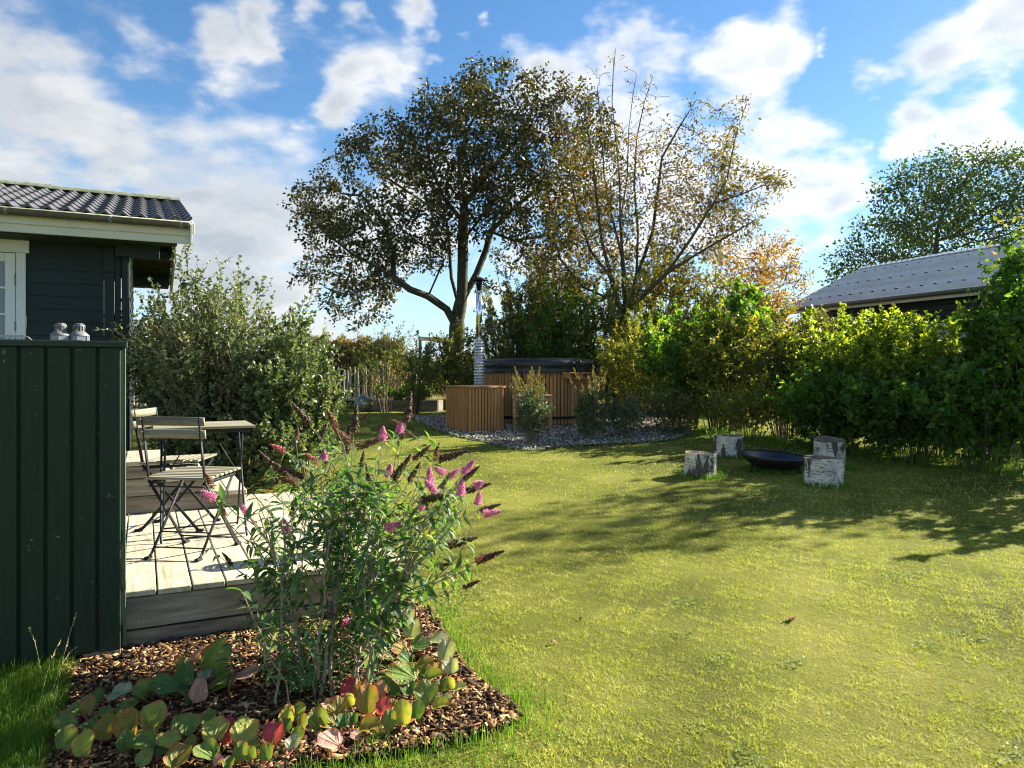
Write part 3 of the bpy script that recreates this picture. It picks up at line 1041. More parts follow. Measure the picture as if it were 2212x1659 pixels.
# fascia, gutter, brackets
board('fascia', H(-5, -EO + .02, 2.905), H(GO, -EO + .02, 2.905), .145, .024, -V, M['cream'], cabin, .003)
board('fascia', H(-5, -EO - .006, 2.955), H(GO - .004, -EO - .006, 2.955), .085, .024, -V, M['cream'], cabin, .003)
board('soffit_board', H(-5, -EO + .12, 2.835), H(GO - .12, -EO + .12, 2.835), .17, .02, (0, 0, 1), M['soffit'], cabin, .002)
board('soffit_board', H(-5, -EO + .36, 2.838), H(-.0, -EO + .36, 2.838), .28, .02, (0, 0, 1), M['soffit'], cabin, .002)
a = Acc()
n8 = 9
Vr = []
for rr in (.058, .054):
    for s_ in (-5, GO - .02):
        for q in range(n8):
            an = math.pi * q / (n8 - 1)
            Vr.append(tuple(H(s_, -EO - .08 - rr * math.cos(an), 3.035 - rr * 1.05 * math.sin(an))))
Fr = [(q, q + 1, n8 + q + 1, n8 + q) for q in range(n8 - 1)] + [(2 * n8 + q + 1, 2 * n8 + q, 3 * n8 + q, 3 * n8 + q + 1) for q in range(n8 - 1)]
a.add(Vr, Fr)
c0 = H(-1, -EO - .08, 3.0)
gut = link('gutter', a.mesh('gutter', c0), M['gutter'], cabin, Matrix.Translation(c0))
tube_obj('gutter_lip', [H(-5, -EO - .138, 3.036), H(GO - .02, -EO - .138, 3.036)], .007, 6, M['ridge'], gut)
a = Acc()
add_tube(a, [H(GO - .022, -EO - .08, 3.01), H(GO - .018, -EO - .08, 3.01)], .055, 12)
link('gutter_end', a.mesh('gutter_end', c0), M['gutter'], gut, Matrix.Translation(c0))
for s_ in (GO - .09, -.0 - .13, -1.0, -2.0):
    a = Acc()
    pts = [H(s_, -EO - .08 - .0615 * math.cos(an), 3.037 - .0645 * math.sin(an)) for an in np.linspace(.0, 1.9, 8)]
    for p_, q_ in zip(pts[:-1], pts[1:]):
        mid = (p_ + q_) / 2
        add_box(a, mid, (.035, (q_ - p_).length * 1.05, .004), frame(mid, U, (q_ - p_)))
    link('gutter_bracket', a.mesh('gutter_bracket', c0), M['bracket'], gut, Matrix.Translation(c0))
# verge boards
for sgn, d0 in ((1, -EO), (-1, -EO + 2 * RD)):
    dirv = V * math.cos(SLOPE) * sgn + Vector((0, 0, math.sin(SLOPE)))
    p0 = H(GO + .008, d0, ZR0 - .115) - dirv * .05
    p1 = H(GO + .008, -EO + RD, ZR1 - .115) - dirv * .004
    board('verge_board', p0, p1, .2, .022, U, M['cream'] if sgn < 0 else M['white'], cabin, .003)
    board('verge_board', p0 + U * .024 + Vector((0, 0, .05)), p1 + U * .024 + Vector((0, 0, .05)), .11, .022, U, M['cream'], cabin, .003)
    # soffit boards under the gable overhang and rafters
    for q in range(1, 15):
        dd = (RD / 15) * q
        c_ = H(GO / 2 - .01, d0 + sgn * dd, ZR0 - .085 + math.tan(SLOPE) * dd - .01)
        link('soffit_slat', box_mesh(GO - .03, RD / 15 - .012, .012, .001), M['soffit'], cabin, frame(c_, U, dirv))
for d_, zz in ((-.14, 2.80), (1.25, 3.34), (RD - EO, 3.68), (DEP - 1.2, 3.34), (DEP - .05, 3.03)):
    board('purlin', H(-.1, d_, zz), H(GO - (.28 if abs(d_) < .3 else .06), d_, zz), .1, .15 if d_ > 0 else .17, (0, 0, 1), M['bluegreen'], cabin, .003)
# ------------------------------------------------------------------ hot tub
TC = Vector((.49, 13.37, 0))
TZ = .575
TR = 1.07
TH = .965
tub = thing('hot_tub', 'round wooden hot tub clad in brown staves with black vinyl cover', 'hot tub', (TC.x, TC.y, TZ))


def polar(r, a, z):
    return Vector((TC.x + r * math.cos(a), TC.y + r * math.sin(a), z))


a = Acc()
add_tube(a, [(TC.x, TC.y, TZ + .03), (TC.x, TC.y, TZ + TH - .01)], TR - .03, 48)
link('shell', a.mesh('shell', (TC.x, TC.y, TZ)), M['blackslate'], tub, Matrix.Translation((TC.x, TC.y, TZ)))
NS = 104
pitch_ = 2 * math.pi * TR / NS
for k in range(NS):
    an = 2 * math.pi * (k + .5) / NS
    ti = rng.uniform(-.002, .002)
    board('stave', polar(TR + ti, an, TZ + .02), polar(TR + ti, an, TZ + TH), pitch_ - .014, .022, Vector((math.cos(an), math.sin(an), 0)), M['cedar'], tub, .003)
a = Acc()
for r0, r1 in ((TR + .014, TR + .017),):
    pts = [polar(r1, t_, TZ + .11) for t_ in np.linspace(0, 2 * math.pi, 73)]
    vs_, fs_ = [], []
    for i, p in enumerate(pts):
        vs_ += [tuple(p), tuple(p + Vector((0, 0, .045)))]
        if i:
            fs_.append((2 * i - 2, 2 * i, 2 * i + 1, 2 * i - 1))
    a.add(vs_, fs_)
link('steel_band', a.mesh('steel_band', (TC.x, TC.y, TZ)), M['band'], tub, Matrix.Translation((TC.x, TC.y, TZ)))
# cover: two folded halves, puffed a little, with skirt and seam flap
FOLD = math.radians(-58)        # heading of the fold line
for half in (0, 1):
    a0 = FOLD + (0 if half == 0 else math.pi)
    NA, rows_ = 40, []
    CR = TR + .035
    angs = np.linspace(a0 + .012, a0 + math.pi - .012, NA)
    z0 = TZ + TH - .085
    prof_ = [(CR + .012, z0), (CR + .02, z0 + .05), (CR + .008, z0 + .085), (CR + .022, z0 + .10), (CR + .028, z0 + .16), (CR + .012, z0 + .205), (CR - .05, z0 + .222), (.55, z0 + .262), (.06, z0 + .275)]
    Vt, Fq = [], []
    for i, an in enumerate(angs):
        for j, (r_, z_) in enumerate(prof_):
            wr = .006 * math.sin(an * 17 + j * 2.1) + .004 * math.sin(an * 41 + j)
            if j > 6:
                wr = 0
            # straight edge along the fold
            Vt.append(tuple(polar(r_ + wr, an, z_ + .004 * math.sin(an * 23 + j * 1.3) * (j < 6))))
    npf = len(prof_)
    for i in range(NA - 1):
        for j in range(npf - 1):
            Fq.append((i * npf + j, (i + 1) * npf + j, (i + 1) * npf + j + 1, i * npf + j + 1))
    a = Acc()
    a.add(Vt, Fq)
    # vertical face along the fold
    for e in (0, NA - 1):
        base = a.n
        a.add([Vt[e * npf + j] for j in range(npf)] + [tuple(polar(.06, angs[e], z0))], [])
        tri = [(base + npf, base + j, base + j + 1) for j in range(npf - 1)]
        a.t.append(np.array(tri, np.int32))
    link('cover_half', a.mesh('cover_half', (TC.x, TC.y, TZ), True), M['leather'], tub, Matrix.Translation((TC.x, TC.y, TZ)))
# the seam flap hanging over the rim and two handles
for an, wd_, z1, z2, nm in ((FOLD, .05, TZ + TH + .13, TZ + TH - .07, 'seam_flap'), (FOLD + .30, .03, TZ + TH + .10, TZ + TH + .035, 'handle'), (FOLD - .12, .035, TZ + TH + .10, TZ + TH + .06, 'handle')):
    pa, pb_ = polar(CR + .045, an, z1), polar(CR + .048, an + .03, z2)
    board(nm, pa, pb_, wd_ * 2, .016, Vector((math.cos(an), math.sin(an), 0)), M['leather'], tub, .006)
# cover strap with buckle
an = math.atan2(-1.0, -.33)
an = math.radians(-108)
board('strap', polar(TR + .035, an, TZ + TH - .03), polar(TR + .03, an + .035, TZ + TH - .28), .045, .008, Vector((math.cos(an), math.sin(an), 0)), M['strap'], tub, .001)
board('buckle', polar(TR + .04, an + .035, TZ + TH - .25), polar(TR + .038, an + .037, TZ + TH - .33), .055, .018, Vector((math.cos(an), math.sin(an), 0)), M['strap'], tub, .003)
# rating label on the band
an = math.radians(-133)
link('label', box_mesh(.055, .003, .06, 0), M['sticker'], tub, frame(polar(TR + .02, an, TZ + .13), (-math.sin(an), math.cos(an), 0), (math.cos(an), math.sin(an), 0)))
# drinks shelf hung on the rim
an0 = math.radians(-58)
for q, zz in enumerate((TZ + TH - .085, TZ + TH - .17)):
    for r_ in ((.06, .13, .20) if q == 0 else (.06, .19)):
        p0 = polar(TR + r_, an0 - .02, zz)
        tdir = Vector((-math.sin(an0), math.cos(an0), 0))
        board('shelf_board', p0 - tdir * .27, p0 + tdir * .27, .055, .018, (0, 0, 1), M['cedar'], tub, .003)
for q in (-.25, -.02, .24):
    p0 = polar(TR + .06, an0, TZ + TH - .127) + Vector((-math.sin(an0), math.cos(an0), 0)) * q
    board('shelf_block', p0, p0 + Vector((math.cos(an0), math.sin(an0), 0)) * .15, .05, .064, (0, 0, 1), M['cedar'], tub, .003)

# ------------------------------------------------------------------ heater cabinet beside the tub
Bc = Vector((-.674, 11.47, 0))
BZ, BT = .515, 1.256
uB = Vector((.88, .47, 0)).normalized()
vB = Vector((-.60, .80, 0)).normalized()
cab = thing('heater_cabinet', 'wooden stave cabinet with flat lid standing left of the hot tub', 'cabinet', (Bc.x, Bc.y, BZ))
a = Acc()
cpts = [Bc + vB * .66, Bc, Bc + uB * .60, Bc + uB * .62 + V * .68]
inner = [p + (uB + vB).normalized() * .02 for p in cpts]
vs_ = [(p.x, p.y, BZ + .03) for p in inner] + [(p.x, p.y, BT - .03) for p in inner]
a.add(vs_, [(0, 1, 5, 4), (1, 2, 6, 5), (2, 3, 7, 6), (3, 0, 4, 7)])
link('backing', a.mesh('backing', Bc), M['blackslate'], cab, Matrix.Translation(Bc))
for (dirb, n_, Lb) in ((uB, 11, .60), (vB, 12, .655)):
    nrmB = Vector((dirb.y, -dirb.x, 0)) * (1 if dirb is uB else -1)
    for k in range(n_):
        pt = Lb / n_
        p = Bc + dirb * (pt * (k + .5)) + nrmB * rng.uniform(0, .003)
        board('stave', (p.x, p.y, BZ + .02), (p.x, p.y, BT - .03), pt - .013, .02, nrmB, M['cedar'], cab, .003)
nr = V * -1
for k in range(11):
    p = Bc + uB * .61 + V * (.03 + .06 * k)
    board('stave', (p.x, p.y, BZ + .02), (p.x, p.y, BT - .03), .052, .02, U, M['cedar'], cab, .003)
a = Acc()
lid = [Bc + vB * .70 - uB * .03, Bc - (uB + vB) * .03, Bc + uB * .64 - V * .02, Bc + uB * .66 + V * .74]
for z_ in (BT - .026, BT):
    a.add([(p.x, p.y, z_) for p in lid], [(0, 1, 2, 3)] if z_ == BT else [(3, 2, 1, 0)])
a.add([(p.x, p.y, z_) for z_ in (BT - .026, BT) for p in lid], [(0, 1, 5, 4), (1, 2, 6, 5), (2, 3, 7, 6), (3, 0, 4, 7)])
link('lid', a.mesh('lid', Bc), M['cedar'], cab, Matrix.Translation(Bc))

# stove flue
fx = at(1035, 800, 12.35)
flue = thing('stove_flue', 'polished steel chimney pipe with dark conical cap above the wooden cabinet', 'chimney', (fx.x, fx.y, BZ))
fz = lambda py: EYE + (800 - py) / FPX * 12.35
R1, R2 = .052, .060
for (z0_, z1_, r_) in ((1.0, fz(735), R2), (fz(736), fz(616), R1)):
    a = Acc()
    add_tube(a, [(fx.x, fx.y, z0_), (fx.x, fx.y, z1_)], r_, 28)
    if r_ == R2:
        add_tube(a, [(fx.x, fx.y, z1_ - .012), (fx.x, fx.y, z1_ + .008)], r_ + .006, 28)
    link('pipe', a.mesh('pipe', fx, True), M['steel'], flue, Matrix.Translation(fx))
    mod = None
a = Acc()
for q in range(26):            # slotted heat guard round the lower pipe
    for j in range(15):
        an = 2 * math.pi * (q + (.5 if j % 2 else 0)) / 26
        zz = fz(828) + j * .048
        p = Vector((fx.x + .082 * math.cos(an), fx.y + .082 * math.sin(an), zz))
        add_box(a, p, (.0125, .003, .035), frame(p, (-math.sin(an), math.cos(an), 0), (math.cos(an), math.sin(an), 0)))
for j in range(16):
    zz = fz(828) - .024 + j * .048
    pts = [Vector((fx.x + .082 * math.cos(t_), fx.y + .082 * math.sin(t_), zz)) for t_ in np.linspace(0, 2 * math.pi, 25)]
    add_tube(a, pts, .004, 4, False)
gd = link('heat_guard', a.mesh('heat_guard', fx), M['steel'], flue, Matrix.Translation(fx))
gd['kind'] = 'stuff'
for z_ in (fz(630), fz(700)):
    a = Acc()
    add_tube(a, [(fx.x, fx.y, z_ - .012), (fx.x, fx.y, z_ + .012)], R1 + .004, 28)
    link('clamp_ring', a.mesh('clamp_ring', fx, True), M['steel'], flue, Matrix.Translation(fx))
a = Acc()
zt = fz(616)
add_tube(a, [(fx.x, fx.y, zt - .01), (fx.x, fx.y, zt + .07)], .05, 16)
add_tube(a, [(fx.x, fx.y, zt + .075), (fx.x, fx.y, zt + .085), (fx.x, fx.y, zt + .14)], [.145, .140, .015], 24)
for q in range(4):
    an = q * math.pi / 2 + .4
    add_tube(a, [(fx.x + .05 * math.cos(an), fx.y + .05 * math.sin(an), zt), (fx.x + .11 * math.cos(an), fx.y + .11 * math.sin(an), zt + .08)], .006, 5)
cp = link('rain_cap', a.mesh('rain_cap', fx), M['blackmetal'], flue, Matrix.Translation(fx))

# small wooden step stand in front of the tub
sx0, sx1, Ys = at(1106, 800, 11.75).x, at(1192, 800, 11.75).x, 11.75
zt = EYE + (800 - 853) / FPX * Ys
zb = gzf(0, Ys)
stp = thing('tub_step', 'narrow wooden step stand half hidden behind the left small bush at the tub', 'step', ((sx0 + sx1) / 2, Ys, zb))
for q in range(3):
    board('top_slat', (sx0, Ys - .1 + .1 * q, zt - .012), (sx1, Ys - .1 + .1 * q, zt - .012), .09, .024, (0, 0, 1), M['cedarlight'], stp, .004)
for x_ in (sx0 + .04, sx1 - .025):
    for y_ in (Ys - .11, Ys + .11):
        board('leg', (x_, y_, zb), (x_, y_, zt - .026), .045, .045, (1, 0, 0) if 0 else (0, 1, 0), M['cedarlight'], stp, .003)
board('lower_step', (sx0 + .06, Ys - .2, zb + .26), (sx1 - .05, Ys - .2, zb + .26), .16, .026, (0, 0, 1), M['cedar'], stp, .004)
board('cross_rail', (sx0 + .05, Ys - .13, zt - .07), (sx1 - .04, Ys - .13, zt - .07), .05, .02, (0, 1, 0), M['cedarlight'], stp, .003)

# ------------------------------------------------------------------ fire bowl and birch stumps
bc = at(1670, 1000, 8.3)
g0 = gzf(bc.x, 8.3)
bowl = thing('fire_bowl', 'shallow black steel fire bowl on short legs on the lawn', 'fire bowl', (bc.x, bc.y, g0))
BR = .372
prof_ = [(0.0, .035), (.12, .040), (.22, .062), (.30, .10), (.352, .15), (BR, .172), (BR + .004, .166), (.355, .140), (.30, .085), (.22, .045), (.12, .022), (0.0, .016)]
a = Acc()
NSg = 48
Vt = [(r_ * math.cos(2 * math.pi * i / NSg), r_ * math.sin(2 * math.pi * i / NSg), z_) for (r_, z_) in prof_ for i in range(NSg)]
Fq = [(j * NSg + i, j * NSg + (i + 1) % NSg, (j + 1) * NSg + (i + 1) % NSg, (j + 1) * NSg + i) for j in range(len(prof_) - 1) for i in range(NSg)]
a.add(Vt, Fq)
Mb = Matrix.Translation((bc.x, bc.y, g0 + .0)) @ Matrix.Rotation(R(3.5), 4, 'Y') @ Matrix.Rotation(R(2.8), 4, 'X')
link('bowl', a.mesh('bowl', None, True), M['bowl'], bowl, Mb)
for an in (R(200), R(320), R(80)):
    tube_obj('leg', [Vector((bc.x + .27 * math.cos(an), bc.y + .27 * math.sin(an), g0 + .10)), Vector((bc.x + .30 * math.cos(an), bc.y + .30 * math.sin(an), g0 - .01))], .009, 6, M['blackmetal'], bowl)
a = Acc()
add_tube(a, [Mb @ Vector((BR * math.cos(t_), BR * math.sin(t_), .171)) for t_ in np.linspace(0, 2 * math.pi, 49)], .005, 6, False)
link('rim', a.mesh('rim', bc, True), M['bowl'], bowl, Matrix.Translation(bc))


def stump(px, pyb, w, h, label, seed, tilt=(0, 0), flare=None, Yo=None):
    r_ = random.Random(seed)
    d = pxdir(px, pyb)
    Y = EYE / (.045 - d.z) if Yo is None else Yo
    rad = w / 2 / FPX * Y
    Y += rad
    x = d.x * Y
    zb = gzf(x, Y) - .01
    hh = h / FPX * (Y - rad) + .015
    t = thing('birch_stump', label, 'tree stump', (x, Y, zb), 0, 'birch log seats round the fire bowl')
    NSg, NZ = 36, 9
    ph = [r_.uniform(0, 6.28) for _ in range(6)]
    Vt = []
    for j in range(NZ):
        f = j / (NZ - 1)
        for i in range(NSg):
            an = 2 * math.pi * i / NSg
            rr = rad * (1 + .025 * math.sin(2 * an + ph[0]) + .02 * math.sin(3 * an + ph[1]) + .012 * math.sin(7 * an + ph[2] + f * 2) + .03 * (f - .5) ** 2 * 2 + .01 * math.sin(11 * an + ph[3] + 5 * f))
            if flare:
                rr *= 1 + flare[1] * max(0, math.cos(an - flare[0])) ** 6 * (1 - f) ** 2
            Vt.append((rr * math.cos(an), rr * math.sin(an), hh * f + (.006 * math.sin(an * 2 + ph[4]) if j == NZ - 1 else 0)))
    Fq = [(j * NSg + i, j * NSg + (i + 1) % NSg, (j + 1) * NSg + (i + 1) % NSg, (j + 1) * NSg + i) for j in range(NZ - 1) for i in range(NSg)]
    Mt = Matrix.Translation((x, Y, zb)) @ Matrix.Rotation(tilt[0], 4, 'X') @ Matrix.Rotation(tilt[1], 4, 'Y')
    a = Acc()
    a.add(Vt, Fq)
    link('bark', a.mesh('bark', None, True), M['birch'], t, Mt)
    top = Vt[(NZ - 1) * NSg:]
    a = Acc()
    V2, T2 = [], []
    for f in (1.0, .93, .6, .3):
        for p in top:
            dz_ = -.002 if f == 1.0 else (-.008 + r_.uniform(-.003, .003))
            V2.append((p[0] * f * .995, p[1] * f * .995, p[2] + dz_))
    V2.append((0, 0, hh - .006))
    for j in range(3):
        for i in range(NSg):
            i2 = (i + 1) % NSg
            T2.append((j * NSg + i, j * NSg + i2, (j + 1) * NSg + i2))
            T2.append((j * NSg + i, (j + 1) * NSg + i2, (j + 1) * NSg + i))
    for i in range(NSg):
        T2.append((3 * NSg + i, 3 * NSg + (i + 1) % NSg, 4 * NSg))
    a.add(V2, [])
    a.t.append(np.array(T2, np.int32))
    link('cut_top', a.mesh('cut_top'), M['logend'], t, Mt)
    return t


stump(1779, 1055, 82, 59, 'birch stump nearest the camera with a dark bark scar, right of the fire bowl', 3)
stump(1514, 1034, 65, 50, 'birch stump left of the fire bowl with a root flare at its foot', 11, flare=(math.pi, .35))
stump(1574, 992, 61, 46, 'birch stump behind the left one, with broad dark cracked bark patches', 21)
stump(1791, 1016, 64, 62, 'taller birch stump at the back right, leaning with its cut top showing', 33, tilt=(R(7), R(-2)))

# ------------------------------------------------------------------ chairs and table on the deck
def folding_chair(label, loc, heading):
    """local frame: x = width, y = forward, z = up"""
    t = thing('folding_chair', label, 'chair', loc, heading, 'folding bistro chairs on the deck')
    base = Matrix.Translation(loc) @ Matrix.Rotation(heading, 4, 'Z')

    def P_(x, y, z):
        return base @ Vector((x, y, z))

    def bar(name, pts, w=.018, th=.006):
        # flat steel bar through the points, one mesh
        a = Acc()
        for p, q in zip(pts[:-1], pts[1:]):
            p, q = Vector(p), Vector(q)
            m_ = (p + q) / 2
            d_ = (q - p)
            side = Vector((1, 0, 0))
            add_box(a, m_, (d_.length + .006, th, w), frame(m_, d_, side))
        return link(name, a.mesh(name), M['blackmetal'], t, base)

    for s in (-1, 1):
        bar('back_leg', [(s * .168, -.225, .79), (s * .168, -.205, .66), (s * .168, -.165, .43), (s * .168, .165, .03), (s * .168, .185, .008)])
        bar('front_leg', [(s * .150, .165, .425), (s * .150, -.165, .03), (s * .150, -.19, .008)])
        bar('seat_rail', [(s * .158, -.165, .418), (s * .158, .175, .432)], .02)
        for y_ in (.195, -.2):
            x_ = s * (.168 if y_ > 0 else .15)
            link('foot_cap', box_mesh(.026, .05, .016, .004), M['blackmetal'], t, base @ Matrix.Translation((x_, y_, .008)))
    for nm, y_, z_, w_ in (('cross_bar', .145, .055, .168), ('cross_bar', -.145, .055, .150), ('cross_bar', -.085, .13, .150), ('cross_bar', -.165, .40, .168)):
        a = Acc()
        add_tube(a, [(-w_, y_, z_), (w_, y_, z_)], .005, 6)
        link(nm, a.mesh(nm), M['blackmetal'], t, base)
    # seat slats
    for q in range(8):
        y_ = -.165 + q * .048
        board('seat_slat', P_(-.19, y_, .447 + .002 * q), P_(.19, y_, .447 + .002 * q), .038, .014, (0, 0, 1), M['chairwood'], t, .003)
    # curved back slats
    for z_, yb in ((.768, -.228), (.697, -.216)):
        a = Acc()
        npt = 9
        Vt = []
        for i in range(npt):
            x_ = -.2 + .4 * i / (npt - 1)
            yc = yb + .012 + .018 * (1 - (x_ / .2) ** 2) - .012
            for (dy, dz_) in ((-.006, -.023), (.006, -.023), (.006, .023), (-.006, .023)):
                Vt.append((x_, yc + dy + dz_ * -.12, z_ + dz_ * (1 + .06 * (1 - (x_ / .2) ** 2))))
        Fq = []
        for i in range(npt - 1):
            for k in range(4):
                Fq.append((i * 4 + k, i * 4 + (k + 1) % 4, (i + 1) * 4 + (k + 1) % 4, (i + 1) * 4 + k))
        Fq += [(3, 2, 1, 0), tuple((npt - 1) * 4 + k for k in range(4))]
        a.add(Vt, Fq)
        link('back_slat', a.mesh('back_slat'), M['chairwood'], t, base)
        for s in (-1, 1):
            for dz_ in (-.012, .012):
                a = Acc()
                add_tube(a, [(s * .168, yb - .012, z_ + dz_), (s * .168, yb - .019, z_ + dz_)], .004, 6)
                link('rivet', a.mesh('rivet'), M['bracket'], t, base)
    return t


folding_chair('folding chair nearest the camera, its slatted back turned to us', (-1.845, 4.29, DZ + .001), R(-8))
folding_chair('folding chair at the far left of the small table, turned to the right', (-2.24, 4.98, DZ + .001), R(-86))

tcx = Vector((-1.985, 4.75, 0))
tab = thing('bistro_table', 'small folding table with bleached slats and thin dark legs', 'table', (tcx.x, tcx.y, DZ + .001))
TT = DZ + .705


def Tt(s, d, z):
    p = tcx + U * s + V * d
    p.z = z
    return p


for q in range(6):
    d_ = -.205 + q * .082
    board('table_slat', Tt(-.29, d_, TT - .008), Tt(.29, d_, TT - .008), .074, .016, (0, 0, 1), M['chairwood'], tab, .003)
for s in (-.25, .25):
    board('support_rail', Tt(s, -.22, TT - .027), Tt(s, .22, TT - .027), .02, .02, (0, 0, 1), M['blackmetal'], tab, .002)
for d_ in (-.2, .2):
    board('frame_bar', Tt(-.26, d_, TT - .030), Tt(.26, d_, TT - .030), .014, .024, (0, 0, 1), M['blackmetal'], tab, .002)
for s in (-1, 1):
    tube_obj('leg', [Tt(s * .22, -.19, TT - .03), Tt(s * .225, .0, DZ + .33), Tt(s * .23, .17, DZ + .03), Tt(s * .23, .20, DZ + .008)], .0075, 6, M['blackmetal'], tab)
    tube_obj('leg', [Tt(s * .235, .19, TT - .03), Tt(s * .24, .0, DZ + .33), Tt(s * .245, -.17, DZ + .03), Tt(s * .245, -.20, DZ + .008)], .0075, 6, M['blackmetal'], tab)
    tube_obj('brace', [Tt(s * .05, .0, TT - .04), Tt(s * .235, .0, DZ + .34)], .004, 5, M['blackmetal'], tab)
for d_ in (.18, -.18):
    tube_obj('foot_bar', [Tt(-.235, d_, DZ + .02), Tt(.235, d_, DZ + .02)], .006, 6, M['blackmetal'], tab)

# wicker lantern basket at the deck corner
bk = at(735, 1200, 4.28)
bz = DZ + .001
wk = thing('wicker_basket', 'tall round grey wicker basket behind the flowering bush on the deck corner', 'basket', (bk.x, bk.y, bz))
a = Acc()
NW = 20
for j in range(20):
    zz = bz + .012 + j * .0185
    pts = []
    for i in range(NW * 2 + 1):
        an = math.pi * i / NW
        rr = .076 + .010 * math.sin(j / 19 * math.pi) + .005 * (1 if (i + j) % 2 else -1)
        pts.append(Vector((bk.x + rr * math.cos(an), bk.y + rr * math.sin(an), zz + .001 * math.sin(7 * an + j))))
    add_tube(a, pts, .0068, 5, False)
wv = link('weave', a.mesh('weave', bk), M['wicker'], wk, Matrix.Translation(bk))
wv['kind'] = 'stuff'
for i in range(NW):
    an = 2 * math.pi * i / NW
    pts = [Vector((bk.x + (.076 + .010 * math.sin(f * math.pi)) * math.cos(an), bk.y + (.076 + .010 * math.sin(f * math.pi)) * math.sin(an), bz + f * .378)) for f in np.linspace(0, 1, 7)]
    tube_obj('stake', pts, .0035, 4, M['wicker'], wk)
tube_obj('handle', [Vector((bk.x + .078 * math.cos(t_), bk.y + .02 * math.cos(t_), bz + .38 + .05 * math.sin(t_))) for t_ in np.linspace(0, math.pi, 13)], .006, 6, M['blackmetal'], wk)

# ------------------------------------------------------------------ lanterns and tray on the wall cap
def lantern(px, label):
    p = onplane(px, 720, Wl(0, .05, 0), V)
    p.z = 1.636
    t = thing('lantern', label, 'lantern', p, R(20), 'grey metal lanterns on the wall cap')
    base = Matrix.Translation(p) @ Matrix.Rotation(R(20), 4, 'Z')

    def ringmesh(prof_, n):
        Vt = [(r_ * math.cos(2 * math.pi * (i + .5) / n), r_ * math.sin(2 * math.pi * (i + .5) / n), z_) for (r_, z_) in prof_ for i in range(n)]
        Fq = [(j * n + i, j * n + (i + 1) % n, (j + 1) * n + (i + 1) % n, (j + 1) * n + i) for j in range(len(prof_) - 1) for i in range(n)]
        a = Acc()
        a.add(Vt, Fq)
        return a
    body = ringmesh([(.042, .0), (.0425, .002), (.0425, .004)], 6)
    link('base', body.mesh('base'), M['lantern'], t, base)
    for i in range(6):
        an = 2 * math.pi * (i + .5) / 6
        an2 = 2 * math.pi * (i + 1) / 6
        q = base @ Vector((.041 * math.cos(an), .041 * math.sin(an), .013))
        link('corner_post', box_mesh(.005, .005, .022, 0), M['lantern'], t, Matrix.Translation(q))
        rr = .0365
        q = base @ Matrix.Translation((rr * math.cos(an2), rr * math.sin(an2), .013)) @ Matrix.Rotation(an2 + math.pi / 2, 4, 'Z')
        link('pane', box_mesh(.036, .001, .02, 0), M['glass'], t, q)
    link('roof', ringmesh([(.045, .022), (.045, .026), (.026, .043), (.022, .044)], 6).mesh('roof'), M['lantern'], t, base)
    # vent drum made of slats, with a pierced dome
    for i in range(12):
        an = 2 * math.pi * i / 12
        link('vent_slat', box_mesh(.007, .001, .024, 0), M['lantern'], t, base @ Matrix.Translation((.0225 * math.cos(an), .0225 * math.sin(an), .055)) @ Matrix.Rotation(an + math.pi / 2, 4, 'Z'))
    link('dome', ringmesh([(.0245, .066), (.025, .070), (.017, .080), (.0, .081)], 12).mesh('dome'), M['lantern'], t, base)
    for i in range(8):
        an = 2 * math.pi * (i + .3) / 8
        link('vent_hole', box_mesh(.005, .001, .005, 0), M['darkinside'], t, base @ Matrix.Translation((.0215 * math.cos(an), .0215 * math.sin(an), .0755)) @ Matrix.Rotation(an + math.pi / 2, 4, 'Z') @ Matrix.Rotation(R(-38), 4, 'X'))
    pts = [base @ Vector((.026 * math.cos(t_), .027 * math.sin(t_) * -.5 - .004, .063 - .022 * math.sin(t_))) for t_ in np.linspace(0, math.pi, 12)]
    tube_obj('handle', pts, .0011, 5, M['lantern'], t)
    return t


lantern(131, 'small grey metal lantern, the left and larger looking one on the wall cap')
lantern(171, 'small grey metal lantern on the wall cap, right of its twin')
p = onplane(28, 718, Wl(0, .05, 0), V)
p.z = 1.636
tr = thing('storage_box', 'low grey plastic box with rounded lid at the left end of the wall cap', 'box', p)
bs = frame(p, U, V)
a = Acc()
Vt = []
prof_ = [(-.09, .0), (-.078, .014), (-.066, .02), (.04, .0205), (.055, .016), (.072, .0)]
for y_ in (-.035, .035):
    Vt += [(x_, y_, z_) for x_, z_ in prof_]
npf = len(prof_)
a.add(Vt, [(i, i + 1, npf + i + 1, npf + i) for i in range(npf - 1)])
a.add([(x_, y_, z_) for y_ in (-.0351,) for x_, z_ in ((-.078, .0135), (-.066, .0195), (.04, .020), (.055, .0155), (.05, .011), (-.07, .011))], [])
b0 = a.n - 6
a.q.append(np.array([(b0, b0 + 1, b0 + 4, b0 + 5), (b0 + 1, b0 + 2, b0 + 3, b0 + 4)], np.int32))
link('lid', a.mesh('lid'), M['cabletray'], tr, bs)
for q in range(10):
    link('rib', box_mesh(.011, .05, .007, .002), M['white'], tr, bs @ Matrix.Translation((-.07 + .0125 * q, -.006, .0055 + .001 * (q % 2))))

